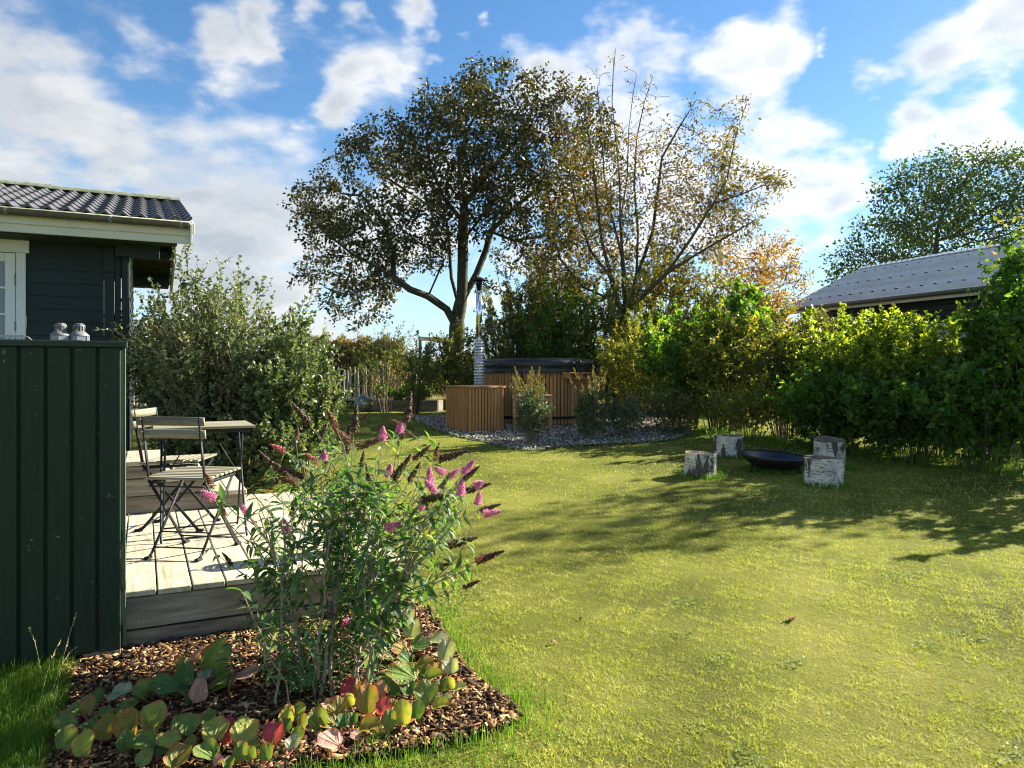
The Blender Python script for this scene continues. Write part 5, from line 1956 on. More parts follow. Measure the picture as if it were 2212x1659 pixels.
# ------------------------------------------------------------------ shrubs
def shrub(name, label, cat, base, h, wx, wy, nst, leafm, L, W, nleaf, seed, group=None, kind=0, stemm='twig', tw=(5, 9), twl=.3, low=.12, rs=.007, up=.55,
          lean=(0, 0), bare=0., top_pow=1.0, tipleaf=1.0, arch=0., skew=None, spread=.16):
    """a many stemmed shrub: stems fan out of one foot, twigs grow along them, leaves along the twigs"""
    r_ = np.random.default_rng(seed)
    x0, y0 = base
    z0 = gzf(x0, y0)
    th_, tn_, lf_ = Acc(), Acc(), Acc()
    t0, t1, r0, r1 = [], [], [], []
    LP, LD = [], []
    ntw_tot = []
    twigs = []
    for k in range(nst):
        a_ = r_.uniform(0, 2 * np.pi)
        q = r_.random() ** .5
        ex, ey = math.cos(a_) * q * wx, math.sin(a_) * q * wy
        hh = h * (1 - .36 * q ** 2.2) * r_.uniform(.74, 1.06) ** top_pow
        if skew:
            hh *= 1 + skew * ex / wx
        b0 = np.array([x0 + math.cos(a_) * q * wx * spread, y0 + math.sin(a_) * q * wy * spread, z0 - .02])
        e_ = np.array([x0 + ex + lean[0], y0 + ey + lean[1], z0 + hh])
        n_ = 8
        t_ = np.linspace(0, 1, n_)[:, None]
        pts = b0 + (e_ - b0) * np.concatenate([t_ ** (1.25 - arch * .5), t_ ** (1.25 - arch * .5), t_ ** (.85 - arch * .2)], 1)
        pts[1:] += np.cumsum(r_.normal(size=(n_ - 1, 3)) * .016 * h, 0) * np.linspace(.3, 1, n_ - 1)[:, None] * .6
        rr = rs * (1 - .8 * t_[:, 0]) * r_.uniform(.6, 1.3) * (h / 1.8)
        for i in range(n_ - 1):
            t0.append(pts[i]); t1.append(pts[i + 1]); r0.append(rr[i]); r1.append(rr[i + 1])
        m = r_.integers(tw[0], tw[1])
        for _ in range(m):
            s_ = low + (1 - low) * r_.random() ** .8
            f = s_ * (n_ - 1)
            i = min(int(f), n_ - 2)
            p = pts[i] + (pts[i + 1] - pts[i]) * (f - i)
            sd = pts[i + 1] - pts[i]
            sd /= np.linalg.norm(sd)
            out = np.array([ex, ey, 0]) / (wx + .01)
            d = sd * .55 + r_.normal(size=3) * .6 + out * .45 + np.array([0, 0, .15])
            d /= np.linalg.norm(d)
            l = twl * r_.uniform(.4, 1.2) * (1.15 - .6 * s_)
            p1 = p + d * l * .5
            d2 = d * .8 + np.array([0, 0, .45]) + r_.normal(size=3) * .2
            p2 = p1 + d2 / np.linalg.norm(d2) * l * .5
            t0 += [p, p1]; t1 += [p1, p2]; r0 += [rs * .38, rs * .3]; r1 += [rs * .3, rs * .15]
            twigs.append((p, p1, p2, s_))
        twigs.append((pts[-3], pts[-2], pts[-1], 1.2))
    add_segments(tn_, np.array(t0), np.array(t1), np.array(r0), np.array(r1), 4)
    T0 = np.array([q[0] for q in twigs]); T1 = np.array([q[1] for q in twigs]); T2 = np.array([q[2] for q in twigs]); SS = np.array([q[3] for q in twigs])
    wts = np.where(SS > 1, tipleaf, np.clip(1 - bare * SS, .05, 1))
    ids = r_.choice(len(twigs), nleaf, p=wts / wts.sum())
    f = r_.random(nleaf)[:, None] ** .8
    p = np.where(f < .5, T0[ids] + (T1 - T0)[ids] * f * 2, T1[ids] + (T2 - T1)[ids] * (f - .5) * 2)
    td = nrm(T2[ids] - T0[ids])
    D = nrm(td * .5 + rand_unit(nleaf, r_) * .9 + np.array([0, 0, -.05]))
    N = nrm(rand_unit(nleaf, r_) + np.array([0, 0, up]))
    l = L * r_.uniform(.55, 1.25, nleaf)
    add_leaves(lf_, p + rand_unit(nleaf, r_) * L * .2, D, N, l, W / L * l, kind, .15, .18)
    loc = Vector((x0, y0, z0))
    t = thing(name, label, cat, loc, 0, group)
    o = link('stems', tn_.mesh('stems', loc), M[stemm], t, Matrix.Translation(loc))
    o['kind'] = 'stuff'
    o = link('foliage', lf_.mesh('foliage', loc), M[leafm], t, Matrix.Translation(loc))
    o['kind'] = 'stuff'
    return t


def hpx(py, Y, z0):
    return EYE + (800 - py) / FPX * Y - z0


GB = 'mixed shrubs behind the hot tub and along the right side'
# (label, px, Y, top py, half width m, half depth, stems, leaf mat, L, W, nleaf, kind, extra)
SH = [
    ('rusty leaved tall shrub below the autumn tree, left of the grey roof', 1640, 15.8, 600, .8, .6, 30, 'copper', .07, .04, 6000, 0, dict(bare=.1)),
    ('tall mixed shrub filling the gap between oak and rowan', 1120, 16.2, 580, .9, .6, 34, 'hazel', .07, .036, 7000, 0, dict(bare=.2)),
    ('tall brownish shrub behind the rowan stems, left side', 1230, 16.4, 525, 1.0, .6, 36, 'rowan', .078, .04, 9000, 0, dict(bare=.1)),
    ('tall yellow brown shrub behind the rowan stems, right side', 1430, 16.4, 525, 1.0, .6, 36, 'yellowhaw', .075, .04, 9000, 0, dict(bare=.1)),
    ('ragged tall shrub under the autumn tree', 1540, 15.6, 560, .9, .6, 34, 'hazel', .07, .04, 8000, 0, dict(bare=.1)),
    ('slender yellowish shrub right behind the stove flue', 1085, 15.4, 655, .75, .6, 26, 'hazel', .062, .032, 4200, 0, dict(bare=.3)),
    ('brown tinged tall shrub rising left of the rowan stems', 1170, 15.6, 550, .9, .7, 34, 'hazel', .075, .036, 7500, 0, dict(bare=.1)),
    ('dark green dense shrub just above the right half of the tub cover', 1210, 14.9, 625, .85, .5, 30, 'lilac', .07, .04, 6500, 0, dict()),
    ('mottled shrub at the foot of the rowan stems', 1340, 14.9, 600, 1.0, .7, 36, 'hazel', .07, .04, 9000, 0, dict(bare=.1)),
    ('yellow flecked shrub just right of the hot tub', 1385, 12.9, 700, .75, .6, 30, 'yellowhaw', .062, .036, 7500, 0, dict(bare=.1)),
    ('bright leaved lilac between the rowan and the autumn tree', 1475, 12.2, 670, .8, .6, 30, 'lilac', .09, .062, 6500, 1, dict(tipleaf=3)),
    ('yellow turning hedge shrub behind the back left birch stump', 1560, 11.8, 680, .85, .6, 32, 'yellowhaw', .064, .038, 9000, 0, dict(bare=.15)),
    ('tall fresh green lilac shoot above the middle of the hedge', 1600, 12.2, 620, .6, .5, 20, 'lilac', .09, .062, 3600, 1, dict(tipleaf=4)),
    ('reddish brown twiggy shrub in front of the left end of the grey roof', 1700, 11.2, 690, .85, .6, 34, 'hazel', .066, .038, 8500, 0, dict(bare=.3)),
    ('yellow green lilac below the eave of the grey roof', 1810, 10.7, 690, .85, .6, 32, 'lilacyellow', .085, .058, 7000, 1, dict(bare=.1, tipleaf=2)),
    ('sunlit yellow lilac right of the fire bowl', 1925, 10.0, 695, .85, .6, 34, 'lilacyellow', .085, .058, 7600, 1, dict(bare=.1, tipleaf=2)),
    ('big green lilac behind the back right birch stump', 2020, 9.4, 690, .75, .6, 32, 'lilacyellow', .085, .058, 7000, 1, dict(tipleaf=2)),
    ('tallest lilac at the right edge reaching over the roof', 2165, 8.9, 530, .48, .5, 20, 'lilac', .10, .072, 3000, 1, dict(tipleaf=3)),
    ('last dark lilac cut off by the right edge', 2255, 8.3, 560, .6, .6, 24, 'lilac', .10, .072, 4200, 1, dict(tipleaf=2)),
    ('low dark lilac skirt hanging over the lawn behind the fire bowl', 1790, 9.7, 815, .75, .4, 30, 'lilac', .09, .062, 4200, 1, dict()),
    ('low glossy lilac skirt over the lawn at the right', 1965, 9.0, 810, .8, .4, 30, 'lilac', .09, .062, 4600, 1, dict()),
    ('low shaded lilac skirt at the far right of the lawn', 2120, 8.3, 790, .75, .4, 28, 'lilac', .09, .062, 4200, 1, dict()),
    ('thin leaved low shrub behind the back left birch stump', 1620, 10.9, 835, .7, .35, 20, 'yellowhaw', .06, .036, 1800, 0, dict()),
    ('small open shrub between the second small bush and the lawn', 1455, 11.3, 850, .6, .35, 20, 'hazel', .055, .03, 1600, 0, dict()),
]
sh_rng = random.Random(3)
for i, (lab, px, Y, tp, wx, wy, nst, lm, L, W, nl_, kd, ex) in enumerate(SH):
    c = at(px, 800, Y)
    z0 = gzf(c.x, Y)
    ex = dict(ex)
    ex.setdefault('tw', (9, 15))
    ex.setdefault('twl', .42)
    ex['tipleaf'] = min(1.6, ex.get('tipleaf', 1.))
    ex.setdefault('spread', .28)
    shrub('garden_shrub', lab, 'shrub', (c.x, Y), hpx(tp, Y, z0) * 1.08, wx * 1.05, wy, int(nst * 1.5), lm, L * .85, W * .85, int(nl_ * (1.7 if kd == 0 else 1.15)), 100 + i, GB, kd, **ex)
# the hedge goes on beyond the right edge towards us
for i, (x, y, h) in enumerate(((6.6, 7.4, 2.3), (7.4, 6.5, 2.0), (8.0, 5.3, 1.8), (8.7, 4.0, 1.7))):
    shrub('garden_shrub', ('lilac next beyond the right edge', 'second lilac beyond the right edge', 'third lilac beyond the right edge', 'farthest lilac beyond the right edge, nearest the camera')[i],
          'shrub', (x, y), h, .8, .6, 24, 'lilac', .1, .07, 3200, 140 + i, GB, 1)

# big twiggy bush behind the deck
c = at(475, 800, 7.9)
shrub('large_bush', 'large twiggy grey green bush behind the bistro table', 'shrub', (c.x, 7.9), hpx(572, 7.9, gzf(c.x, 7.9)), 1.12, .85, 120, 'aronia', .037, .03, 36000, 201, None, 1,
      tw=(16, 26), twl=.42, rs=.008, bare=.6, tipleaf=1.6, stemm='twigpale', spread=.3)
c = at(628, 800, 7.7)
shrub('leafy_bush', 'lower leafy half of the bush spreading towards the lawn', 'shrub', (c.x, 7.7), hpx(700, 7.7, gzf(c.x, 7.7)), .50, .6, 60, 'aronia', .040, .032, 22000, 202, None, 1,
      tw=(14, 20), twl=.32, rs=.006, bare=.3, tipleaf=1.5, spread=.3)
c = at(395, 800, 8.3)
shrub('leafy_bush', 'left arm of the bush reaching up in front of the cabin gable', 'shrub', (c.x, 8.3), hpx(630, 8.3, gzf(c.x, 8.3)), .40, .6, 46, 'aronia', .038, .03, 11000, 203, None, 1,
      tw=(12, 18), twl=.34, rs=.006, bare=.5, tipleaf=2, stemm='twigpale')
c = at(520, 800, 7.0)
shrub('leafy_bush', 'low dark foliage at the foot of the bush just behind the deck', 'shrub', (c.x, 7.15), hpx(900, 7.1, gzf(c.x, 7.1)), .95, .3, 40, 'aronia', .042, .034, 15000, 204, None, 1, tw=(8, 12), twl=.22, rs=.005)
c = at(690, 800, 9.2)
shrub('sapling', 'thin upright sapling with a leafy tip left of the oak', 'sapling', (c.x, 9.2), hpx(690, 9.2, gzf(c.x, 9.2)), .12, .12, 3, 'lilac', .06, .05, 60, 205, None, 1, tw=(2, 4), twl=.1, rs=.005, low=.6)

# hedge far at the back
def hedge(label, p0, p1, h, w_, leafm, n, seed, L=.09, name='clipped_hedge'):
    r_ = np.random.default_rng(seed)
    a_ = Acc()
    st_ = Acc()
    s = r_.random(n)
    P_ = np.array(p0)[None] + (np.array(p1) - np.array(p0))[None] * s[:, None]
    d = np.array([p1[0] - p0[0], p1[1] - p0[1]])
    d /= np.linalg.norm(d)
    nv_ = np.array([-d[1], d[0]])
    off = r_.uniform(-1, 1, n) * w_ / 2
    hh = h * (1 + .05 * np.sin(s * 31 + 1) + .04 * np.sin(s * 77))
    v = r_.random(n) ** .55
    X = P_[:, 0] + nv_[0] * off
    Y = P_[:, 1] + nv_[1] * off
    Z = gz(X, Y) + v * hh
    pos = np.stack([X, Y, Z], 1) + r_.normal(size=(n, 3)) * .04
    add_leaves(a_, pos, rand_unit(n, r_) + np.array([0, 0, .5]), rand_unit(n, r_), L * r_.uniform(.6, 1.3, n), L * .5, 0)
    m = n // 16
    X1, Y1 = X[:m], Y[:m]
    b = np.stack([X1, Y1, gz(X1, Y1)], 1)
    e = b + np.stack([r_.normal(size=m) * .15, r_.normal(size=m) * .15, hh[:m] * r_.uniform(.8, 1.06, m)], 1)
    add_segments(st_, b, e, np.full(m, .008), np.full(m, .003), 3)
    loc = Vector((p0[0], p0[1], gzf(*p0)))
    t = thing(name, label, 'hedge', loc)
    for nm, ac, mt in (('stems', st_, M['twig']), ('foliage', a_, M[leafm])):
        o = link(nm, ac.mesh(nm, loc), mt, t, Matrix.Translation(loc))
        o['kind'] = 'stuff'
    return t


q0, q1 = at(640, 800, 20.5), at(870, 800, 21.0)
hedge('level topped brownish hedge behind the picket fence', (q0.x, 20.5), (q1.x, 21.0), hpx(738, 20.7, .585), .8, 'brownhedge', 15000, 61)
q0, q1 = at(200, 800, 17.0), at(400, 800, 18.0)
hedge('dark clipped hedge far behind the cabin corner', (q0.x, 17.0), (q1.x, 18.0), hpx(722, 17.5, .585), .9, 'darkleaf', 12000, 62)
q0, q1 = at(860, 800, 24), at(1500, 800, 22)
hedge('wild far hedge closing off the garden behind the oak', (q0.x, 24), (q1.x, 22), hpx(775, 23, .585), 1.2, 'hazel', 16000, 63, .11, 'wild_hedge')
q0, q1 = at(1330, 800, 17.5), at(1800, 800, 17.0)
hedge('shaded undergrowth behind the middle of the shrub row', (q0.x, 17.5), (q1.x, 15.5), 2.0, 1.0, 'hazel', 16000, 64, .10, 'wild_hedge')
q0, q1 = at(560, 800, 12.8), at(250, 800, 17)
# shrubs between the fence and the oak
SH2 = [
    ('sparse willowy shrub left of the oak trunk', 835, 15.6, 690, .85, .6, 26, 'willow', .08, .022, 1900, 0, dict(bare=.1, twl=.5)),
    ('feathery green shrub in front of the oak trunk', 895, 15.3, 705, .6, .5, 24, 'willow', .08, .024, 3000, 0, dict(bare=.1, twl=.4)),
    ('ivy and twigs crowding the foot of the oak trunk', 985, 15.9, 690, .62, .5, 30, 'hazel', .06, .034, 5000, 0, dict(bare=.1)),
    ('greenish shrub between the oak foot and the flue', 1025, 14.9, 765, .5, .4, 22, 'hazel', .055, .03, 3000, 0, dict()),
    ('thin twiggy bush at the right end of the picket fence', 870, 17.2, 760, .55, .4, 20, 'copper', .06, .03, 600, 0, dict(bare=.3)),
]
for i, (lab, px, Y, tp, wx, wy, nst, lm, L, W, nl_, kd, ex) in enumerate(SH2):
    c = at(px, 800, Y)
    shrub('garden_shrub', lab, 'shrub', (c.x, Y), hpx(tp, Y, gzf(c.x, Y)), wx, wy, nst, lm, L, W, nl_, 160 + i, 'loose shrubs around the oak', kd, **ex)
# vegetables in the raised bed
for i, px in enumerate((828, 856, 884, 918)):
    c = at(px, 800, 16.8)
    t_ = shrub('vegetable_plant', ('leafy green vegetable next to the metal ball in the raised bed', 'second leafy vegetable from the metal ball in the raised bed', 'third leafy vegetable from the metal ball in the raised bed', 'leafy vegetable at the right end of the raised bed')[i],
               'plant', (c.x, 16.8), .34, .28, .25, 10, 'fern', .10, .07, 260, 170 + i, 'leafy vegetables in the raised bed', 1, twl=.12, tw=(2, 4), rs=.004)
    t_.location.z += .20
# reddish low perennials left of the raised bed, in front of the fence
for i, (px, Y, h, lm, n, lab) in enumerate(((705, 14.2, .55, 'copper', 700, 'orange leaved low plant at the left end of the raised bed'), (735, 13.6, .32, 'yellowhaw', 420, 'low yellowing plant by the pebble strip'))):
    c = at(px, 800, Y)
    shrub('border_plant', lab, 'plant', (c.x, Y), h, .38, .3, 18, lm, .05, .03, n, 180 + i, None, 0, twl=.14, rs=.004)

# roses by the cabin end: stems, leaves and red blooms
def rose(label, px, Y, h, seed, nf, colm):
    c = at(px, 800, Y)
    t = shrub('rose_bush', label, 'rose', (c.x, Y), h, .3, .25, 12, 'fern', .045, .03, 500, seed, 'roses beyond the deck', 1, twl=.16, rs=.004)
    r_ = random.Random(seed)
    for k in range(nf):
        a = Acc()
        p = Vector((c.x + r_.uniform(-.28, .28), Y + r_.uniform(-.2, .2), t.location.z + h * r_.uniform(.55, 1.02)))
        n = 26
        rr = np.random.default_rng(seed * 9 + k)
        D = nrm(rr.normal(size=(n, 3)) + np.array([0, -.2, .5]))
        add_leaves(a, np.tile(p, (n, 1)) + D * .01, D, nrm(rr.normal(size=(n, 3))), .045, .04, 0, .3, -.2)
        link('bloom', a.mesh('bloom', p), colm, t, Matrix.Translation(p))


M['petalred'] = leaf_mat('rose_petals', [(0, (.45, .015, .05)), (1, (.65, .06, .12))], .3, (1.2, .8, .8))
rose('rose bush with red blooms right of the pickets', 332, 11.5, .95, 301, 5, M['petalred'])
rose('rose bush with faded pink blooms beside the big bush', 362, 10.2, .75, 302, 4, M['petalred'])
rose('low rose bush with a red bloom behind the chair backs', 392, 9.4, .5, 303, 3, M['petalred'])

# two small buddleias in front of the tub
for i, (px, Y, h, wx, n, lab) in enumerate(((1150, 10.35, .84, .22, 2200, 'small bush with dead flower spikes in front of the tub step'), (1282, 10.7, .86, .25, 2500, 'small bush with dead flower spikes at the right side of the tub'),
                                             (1350, 10.9, .62, .28, 1500, 'low dark bush right of the two small bushes by the tub'))):
    c = at(px, 800, Y)
    t = shrub('small_bush', lab, 'shrub', (c.x, Y), h, wx, wx, 40, 'buddleiadark', .07, .019, int(n * .9), 210 + i, 'small bushes in front of the hot tub', 0, tw=(6, 10), twl=.2, rs=.005, up=.2, spread=.45, stemm='twigpale')
    r_ = random.Random(i)
    if i < 2:
        for k in range(22):
            a_ = r_.uniform(0, 6.28)
            p = Vector((c.x + math.cos(a_) * wx * r_.uniform(.2, 1.15), Y + math.sin(a_) * wx * .8, t.location.z + h * r_.uniform(.72, 1.08)))
            d = Vector((math.cos(a_) * .5, math.sin(a_) * .5, 1)).normalized()
            rr = np.random.default_rng(k + 40 * i)
            n = 90
            f = rr.random(n)
            q = rand_unit(n, rr) * (.022 * (1.15 - f))[:, None] + np.array(p) + np.array(d)[None] * (f * .20)[:, None]
            a = Acc()
            add_leaves(a, q, rand_unit(n, rr) + np.array(d), rand_unit(n, rr), .018, .012, 0)
            link('dead_spike', a.mesh('dead_spike', p), M['brownhedge'], t, Matrix.Translation(p))
# ------------------------------------------------------------------ lawn grass
deck_poly = np.array([tuple(Dk(a_, b_).xy) for a_, b_ in ((-1.4, -.02), (1.4, -.02), (1.4, 2.66), (-1.4, 2.66))])
wall_poly = np.array([tuple(Wl(a_, b_, 0).xy) for a_, b_ in ((-2.6, -.02), (.02, -.02), (.02, 1.2), (-2.6, 1.2))])
tub_c = (TC.x, TC.y)
cab_poly = np.array([tuple(p.xy) for p in lid])


def smooth_noise(x, y, s, seed):
    r_ = np.random.default_rng(seed)
    out = np.zeros(len(x))
    for k in range(7):
        a_ = r_.uniform(0, 6.28)
        f = s * r_.uniform(.6, 1.9)
        out += np.sin((x * math.cos(a_) + y * math.sin(a_)) * f + r_.uniform(0, 6.28))
    return out / 7 * 1.6


def free(x, y, margin=.0):
    k = ~inside(bed_poly, x, y) & ~inside(deck_poly, x, y) & ~inside(grav_poly, x, y) & ~inside(strip_poly, x, y) & ~inside(wall_poly, x, y)
    k &= np.hypot(x - tub_c[0], y - tub_c[1]) > TR + .05
    return k


def blades(name, x, y, h, w, mat, lean, r_, bend=.5, z_off=0.):
    n = len(x)
    a_ = r_.uniform(0, 2 * np.pi, n)
    S = np.stack([np.cos(a_), np.sin(a_), np.zeros(n)], 1)
    la = r_.uniform(0, 2 * np.pi, n)
    ln = (.35 + np.abs(r_.normal(size=n))) * lean
    Ld = np.stack([np.cos(la) * ln, np.sin(la) * ln, np.ones(n)], 1)
    Ld /= np.linalg.norm(Ld, axis=1, keepdims=True)
    B = np.stack([x, y, gz(x, y) - .002 + z_off], 1)
    tip = B + Ld * h[:, None]
    tip[:, 2] -= ln * h * .12
    Vt = np.stack([B - S * w[:, None] / 2, B + S * w[:, None] / 2, tip], 1)
    o = link(name, np_mesh(name, Vt.reshape(-1, 3), np.arange(3 * n).reshape(-1, 3)), mat)
    return o


def curved_blades(name, x, y, h, w, mat, lean, r_, drift=None):
    n = len(x)
    a_ = r_.uniform(0, 2 * np.pi, n)
    S = np.stack([np.cos(a_), np.sin(a_), np.zeros(n)], 1)
    la = r_.uniform(0, 2 * np.pi, n)
    ln = np.abs(r_.normal(size=n)) * lean
    dx, dy = np.cos(la) * ln, np.sin(la) * ln
    if drift is not None:
        dx += drift[0]
        dy += drift[1]
    B = np.stack([x, y, gz(x, y) - .003], 1)
    Vt = []
    for f, ww in ((0, 1), (.45, .8), (.8, .45)):
        c = B + np.stack([dx * f ** 2, dy * f ** 2, f - .28 * f ** 2 * np.minimum(1, np.hypot(dx, dy))], 1) * h[:, None]
        Vt += [c - S * (w * ww)[:, None] / 2, c + S * (w * ww)[:, None] / 2]
    c = B + np.stack([dx, dy, 1 - .35 * np.minimum(1, np.hypot(dx, dy))], 1) * h[:, None]
    Vt.append(c)
    Vt = np.stack(Vt, 1).reshape(-1, 3)
    b = (np.arange(n) * 7)[:, None]
    a = Acc()
    a.v.append(Vt.astype(np.float32))
    a.n = len(Vt)
    a.q.append(np.concatenate([b + np.array([[0, 1, 3, 2]]), b + np.array([[2, 3, 5, 4]])]).astype(np.int32))
    a.t.append((b + np.array([[4, 5, 6]])).astype(np.int32))
    return link(name, a.mesh(name), mat)


rg = np.random.default_rng(77)


def wedge(n, y0, y1, p=1.0, slack=.78, xpad=.9):
    """random ground points in the seen wedge, denser towards the camera"""
    u_ = rg.random(n)
    e = 2 - p
    y = (y0 ** e + u_ * (y1 ** e - y0 ** e)) ** (1 / e)
    x = rg.uniform(-1, 1, n) * (slack * y + xpad)
    return x, y


for (cnt, y0, y1, hm, wm_, p) in ((820000, 2.3, 6.2, .0175, .0037, 1.2), (480000, 6.2, 16.2, .020, .0075, 1.0)):
    x, y = wedge(cnt, y0, y1, p)
    k = free(x, y) & ~((x < -4.2) & (y < 7))
    x, y = x[k], y[k]
    cl_ = smooth_noise(x, y, 11, 1) * .45 + smooth_noise(x, y, 42, 2) * .75 + smooth_noise(x, y, 90, 4) * .45 + smooth_noise(x, y, 2.2, 3) * .2
    keep = rg.random(len(x)) < np.clip(.60 + .75 * cl_, .10, 1)
    x, y, cl_ = x[keep], y[keep], cl_[keep]
    h = hm * np.clip(1 + .45 * cl_, .45, 1.6) * rg.uniform(.6, 1.25, len(x))
    o = blades('lawn_grass', x, y, h, wm_ * rg.uniform(.6, 1.3, len(x)), M['grass'], 1.35, rg)
    tag(o, ('short mown grass of the near lawn' if y0 < 3 else 'short mown grass of the middle lawn'), 'grass', kind='stuff')
x, y = wedge(60000, 2.3, 6.5, 1.2)
k = free(x, y) & (smooth_noise(x, y, 2.6, 9) + smooth_noise(x, y, 7, 10) * .5 > -.15)
x, y = x[k], y[k]
o = blades('dry_clippings', x, y, rg.uniform(.015, .04, len(x)), rg.uniform(.0016, .0030, len(x)), M['straw'], 2.4, rg, z_off=.006)
tag(o, 'straw coloured dry blades lying in the lawn', 'grass', kind='stuff')

# clover and plantain leaves in the turf
cx, cy = wedge(90000, 2.4, 7.5, 1.1)
k = free(cx, cy) & (smooth_noise(cx, cy, 5, 21) + .6 * smooth_noise(cx, cy, 13, 22) > .80)
cx, cy = cx[k], cy[k]
n = len(cx)
a = Acc()
add_leaves(a, np.stack([cx, cy, gz(cx, cy) + rg.uniform(.004, .018, n)], 1), np.stack([rg.normal(size=n), rg.normal(size=n), rg.normal(size=n) * .2], 1),
           np.stack([rg.normal(size=n) * .3, rg.normal(size=n) * .3, np.ones(n)], 1), rg.uniform(.009, .022, n), rg.uniform(.007, .012, n), 0, .2, .1)
M['clover'] = grass_mat('clover_leaves', [(0, (.10, .17, .05)), (.5, (.2, .28, .09)), (1, (.36, .42, .2))], .3, False)
tag(link('clover', a.mesh('clover'), M['clover']), 'patches of small clover leaves in the near lawn', 'clover', kind='stuff')

# taller lush grass along the bed, the wall, the stumps and the hedge
LX, LY, LH = [], [], []


def lush(x, y, h):
    LX.append(x); LY.append(y); LH.append(h)


x, y = wedge(170000, 2.3, 5.6, 1.0)
ed = edge_dist(bed_poly, x, y)
k = free(x, y) & (ed < .45) & (rg.random(len(x)) < np.exp(-ed / .14)) & ((x > -.75) | (y < 2.9))
lush(x[k], y[k], rg.uniform(.03, .095, k.sum()) * np.exp(-ed[k] / .25))
x, y = wedge(40000, 9.0, 13.5, 1.0)
ed = edge_dist(grav_poly, x, y)
k = free(x, y) & (ed < .25) & (rg.random(len(x)) < np.exp(-ed / .07))
lush(x[k], y[k], rg.uniform(.05, .14, k.sum()))
for o_ in [o_ for o_ in scene.objects if o_.name.startswith('birch_stump') or o_.name.startswith('fire_bowl')]:
    n = 700
    a_ = rg.uniform(0, 6.28, n)
    rr = (.17 if 'stump' in o_.name else .2) + np.abs(rg.normal(size=n)) * .05
    x, y = o_.location.x + rr * np.cos(a_), o_.location.y + rr * np.sin(a_)
    lush(x, y, rg.uniform(.03, .09, n))
# rough grass under the hedge
hx, hy = wedge(60000, 7.2, 12.0, .8)
line = (hx - 3.45) * .78 + (hy - 10.35) * .63          # distance behind the hedge front
k = (line > -.12) & (line < .8) & (hx > 1.8)
lush(hx[k], hy[k], rg.uniform(.05, .2, k.sum()))
x, y = np.concatenate(LX), np.concatenate(LY)
h = np.concatenate(LH)
o = curved_blades('edge_grass', x, y, h, np.where(y > 6, .006, .0034) * rg.uniform(.7, 1.3, len(x)), M['grasslush'], .45, rg)
tag(o, 'longer green grass along the bed, gravel, stumps and hedge', 'grass', kind='stuff')
# rough meadow seen through the shrubs
x = rg.uniform(-9, 12, 50000)
y = rg.uniform(14.5, 24, 50000)
k = free(x, y) & ((y > 18.7) | (x > 1.8))
o = blades('rough_grass', x[k], y[k], rg.uniform(.1, .3, k.sum()), np.full(k.sum(), .02), M['straw'], .35, rg)
tag(o, 'rough pale grass behind the shrubs and the fence', 'grass', kind='stuff')

# fine fescue tuft in the lower left corner
tuft_poly = poly_px([(-60, 1440), (60, 1435), (140, 1428), (165, 1460), (150, 1500), (140, 1560), (105, 1620), (90, 1720), (60, 1900), (-120, 1900), (-200, 1600)])
x, y = scatter(tuft_poly, 26000, rg)
n = len(x)
o = curved_blades('fescue_grass', x, y, rg.uniform(.05, .12, n), rg.uniform(.0013, .0024, n), M['grasslush'], .6, rg, (.12, -.1))
tag(o, 'long fine grass below the green wall in the lower left corner', 'grass', kind='stuff')
# small grassy tufts in the bed
for i, (px, py, n, hh, lab) in enumerate(((715, 1560, 260, .10, 'small grass tuft under the flowering bush among the bark chips'), (810, 1610, 220, .09, 'grass tuft between the red leaved plants and the lawn'), (420, 1425, 90, .05, 'tiny yellowish grass tuft by the upper round leaves'),
                                         (560, 1640, 150, .09, 'thin grass tuft at the lower middle of the bed'))):
    g = ground_at(px, py)
    x, y = g.x + rg.normal(size=n) * .035, g.y + rg.normal(size=n) * .035
    o = curved_blades('grass_tuft', x - 0, y - 0, rg.uniform(.4, 1.1, n) * hh, np.full(n, .0024), M['grasslush'], .6, rg)
    tag(o, lab, 'grass', 'little grass tufts in the bark bed')
# seed stalks over the corner tuft
for i, (p0, p1, lab) in enumerate((((105, 1590), (164, 1327), 'tall arching grass stalk with seed head, longest by the wall'), ((70, 1600), (132, 1382), 'grass stalk bending right with pale knotted seed head'),
                                   ((95, 1560), (163, 1399), 'lowest of the seed stalks, nearly level with the ground'), ((100, 1530), (62, 1355), 'short grass stalk leaning left against the dark boards'))):
    a_ = ground_at(*p0)
    b_ = at(p1[0], p1[1], a_.y + .25)
    t = thing('seed_stalk', lab, 'grass stalk', a_, 0, 'seed stalks by the garden wall')
    pts = [a_.lerp(b_, f) + Vector((0, 0, .06 * math.sin(f * math.pi) * (1 if i else .8))) for f in np.linspace(0, 1, 9)]
    tube_obj('stem', pts, [.0012] * 9, 4, M['straw'], t)
    a = Acc()
    n = 16
    f = np.linspace(.62, 1, n)
    base = np.array([pts[int(q * 8 - 1e-6)].lerp(pts[min(8, int(q * 8 - 1e-6) + 1)], (q * 8 - 1e-6) % 1) for q in f])
    dd = np.array((pts[-1] - pts[-3]).normalized())
    add_leaves(a, base, dd[None] + rg.normal(size=(n, 3)) * .35, rand_unit(n, rg), .013, .004, 0)
    link('seed_head', a.mesh('seed_head', a_), M['straw'], t, Matrix.Translation(a_))

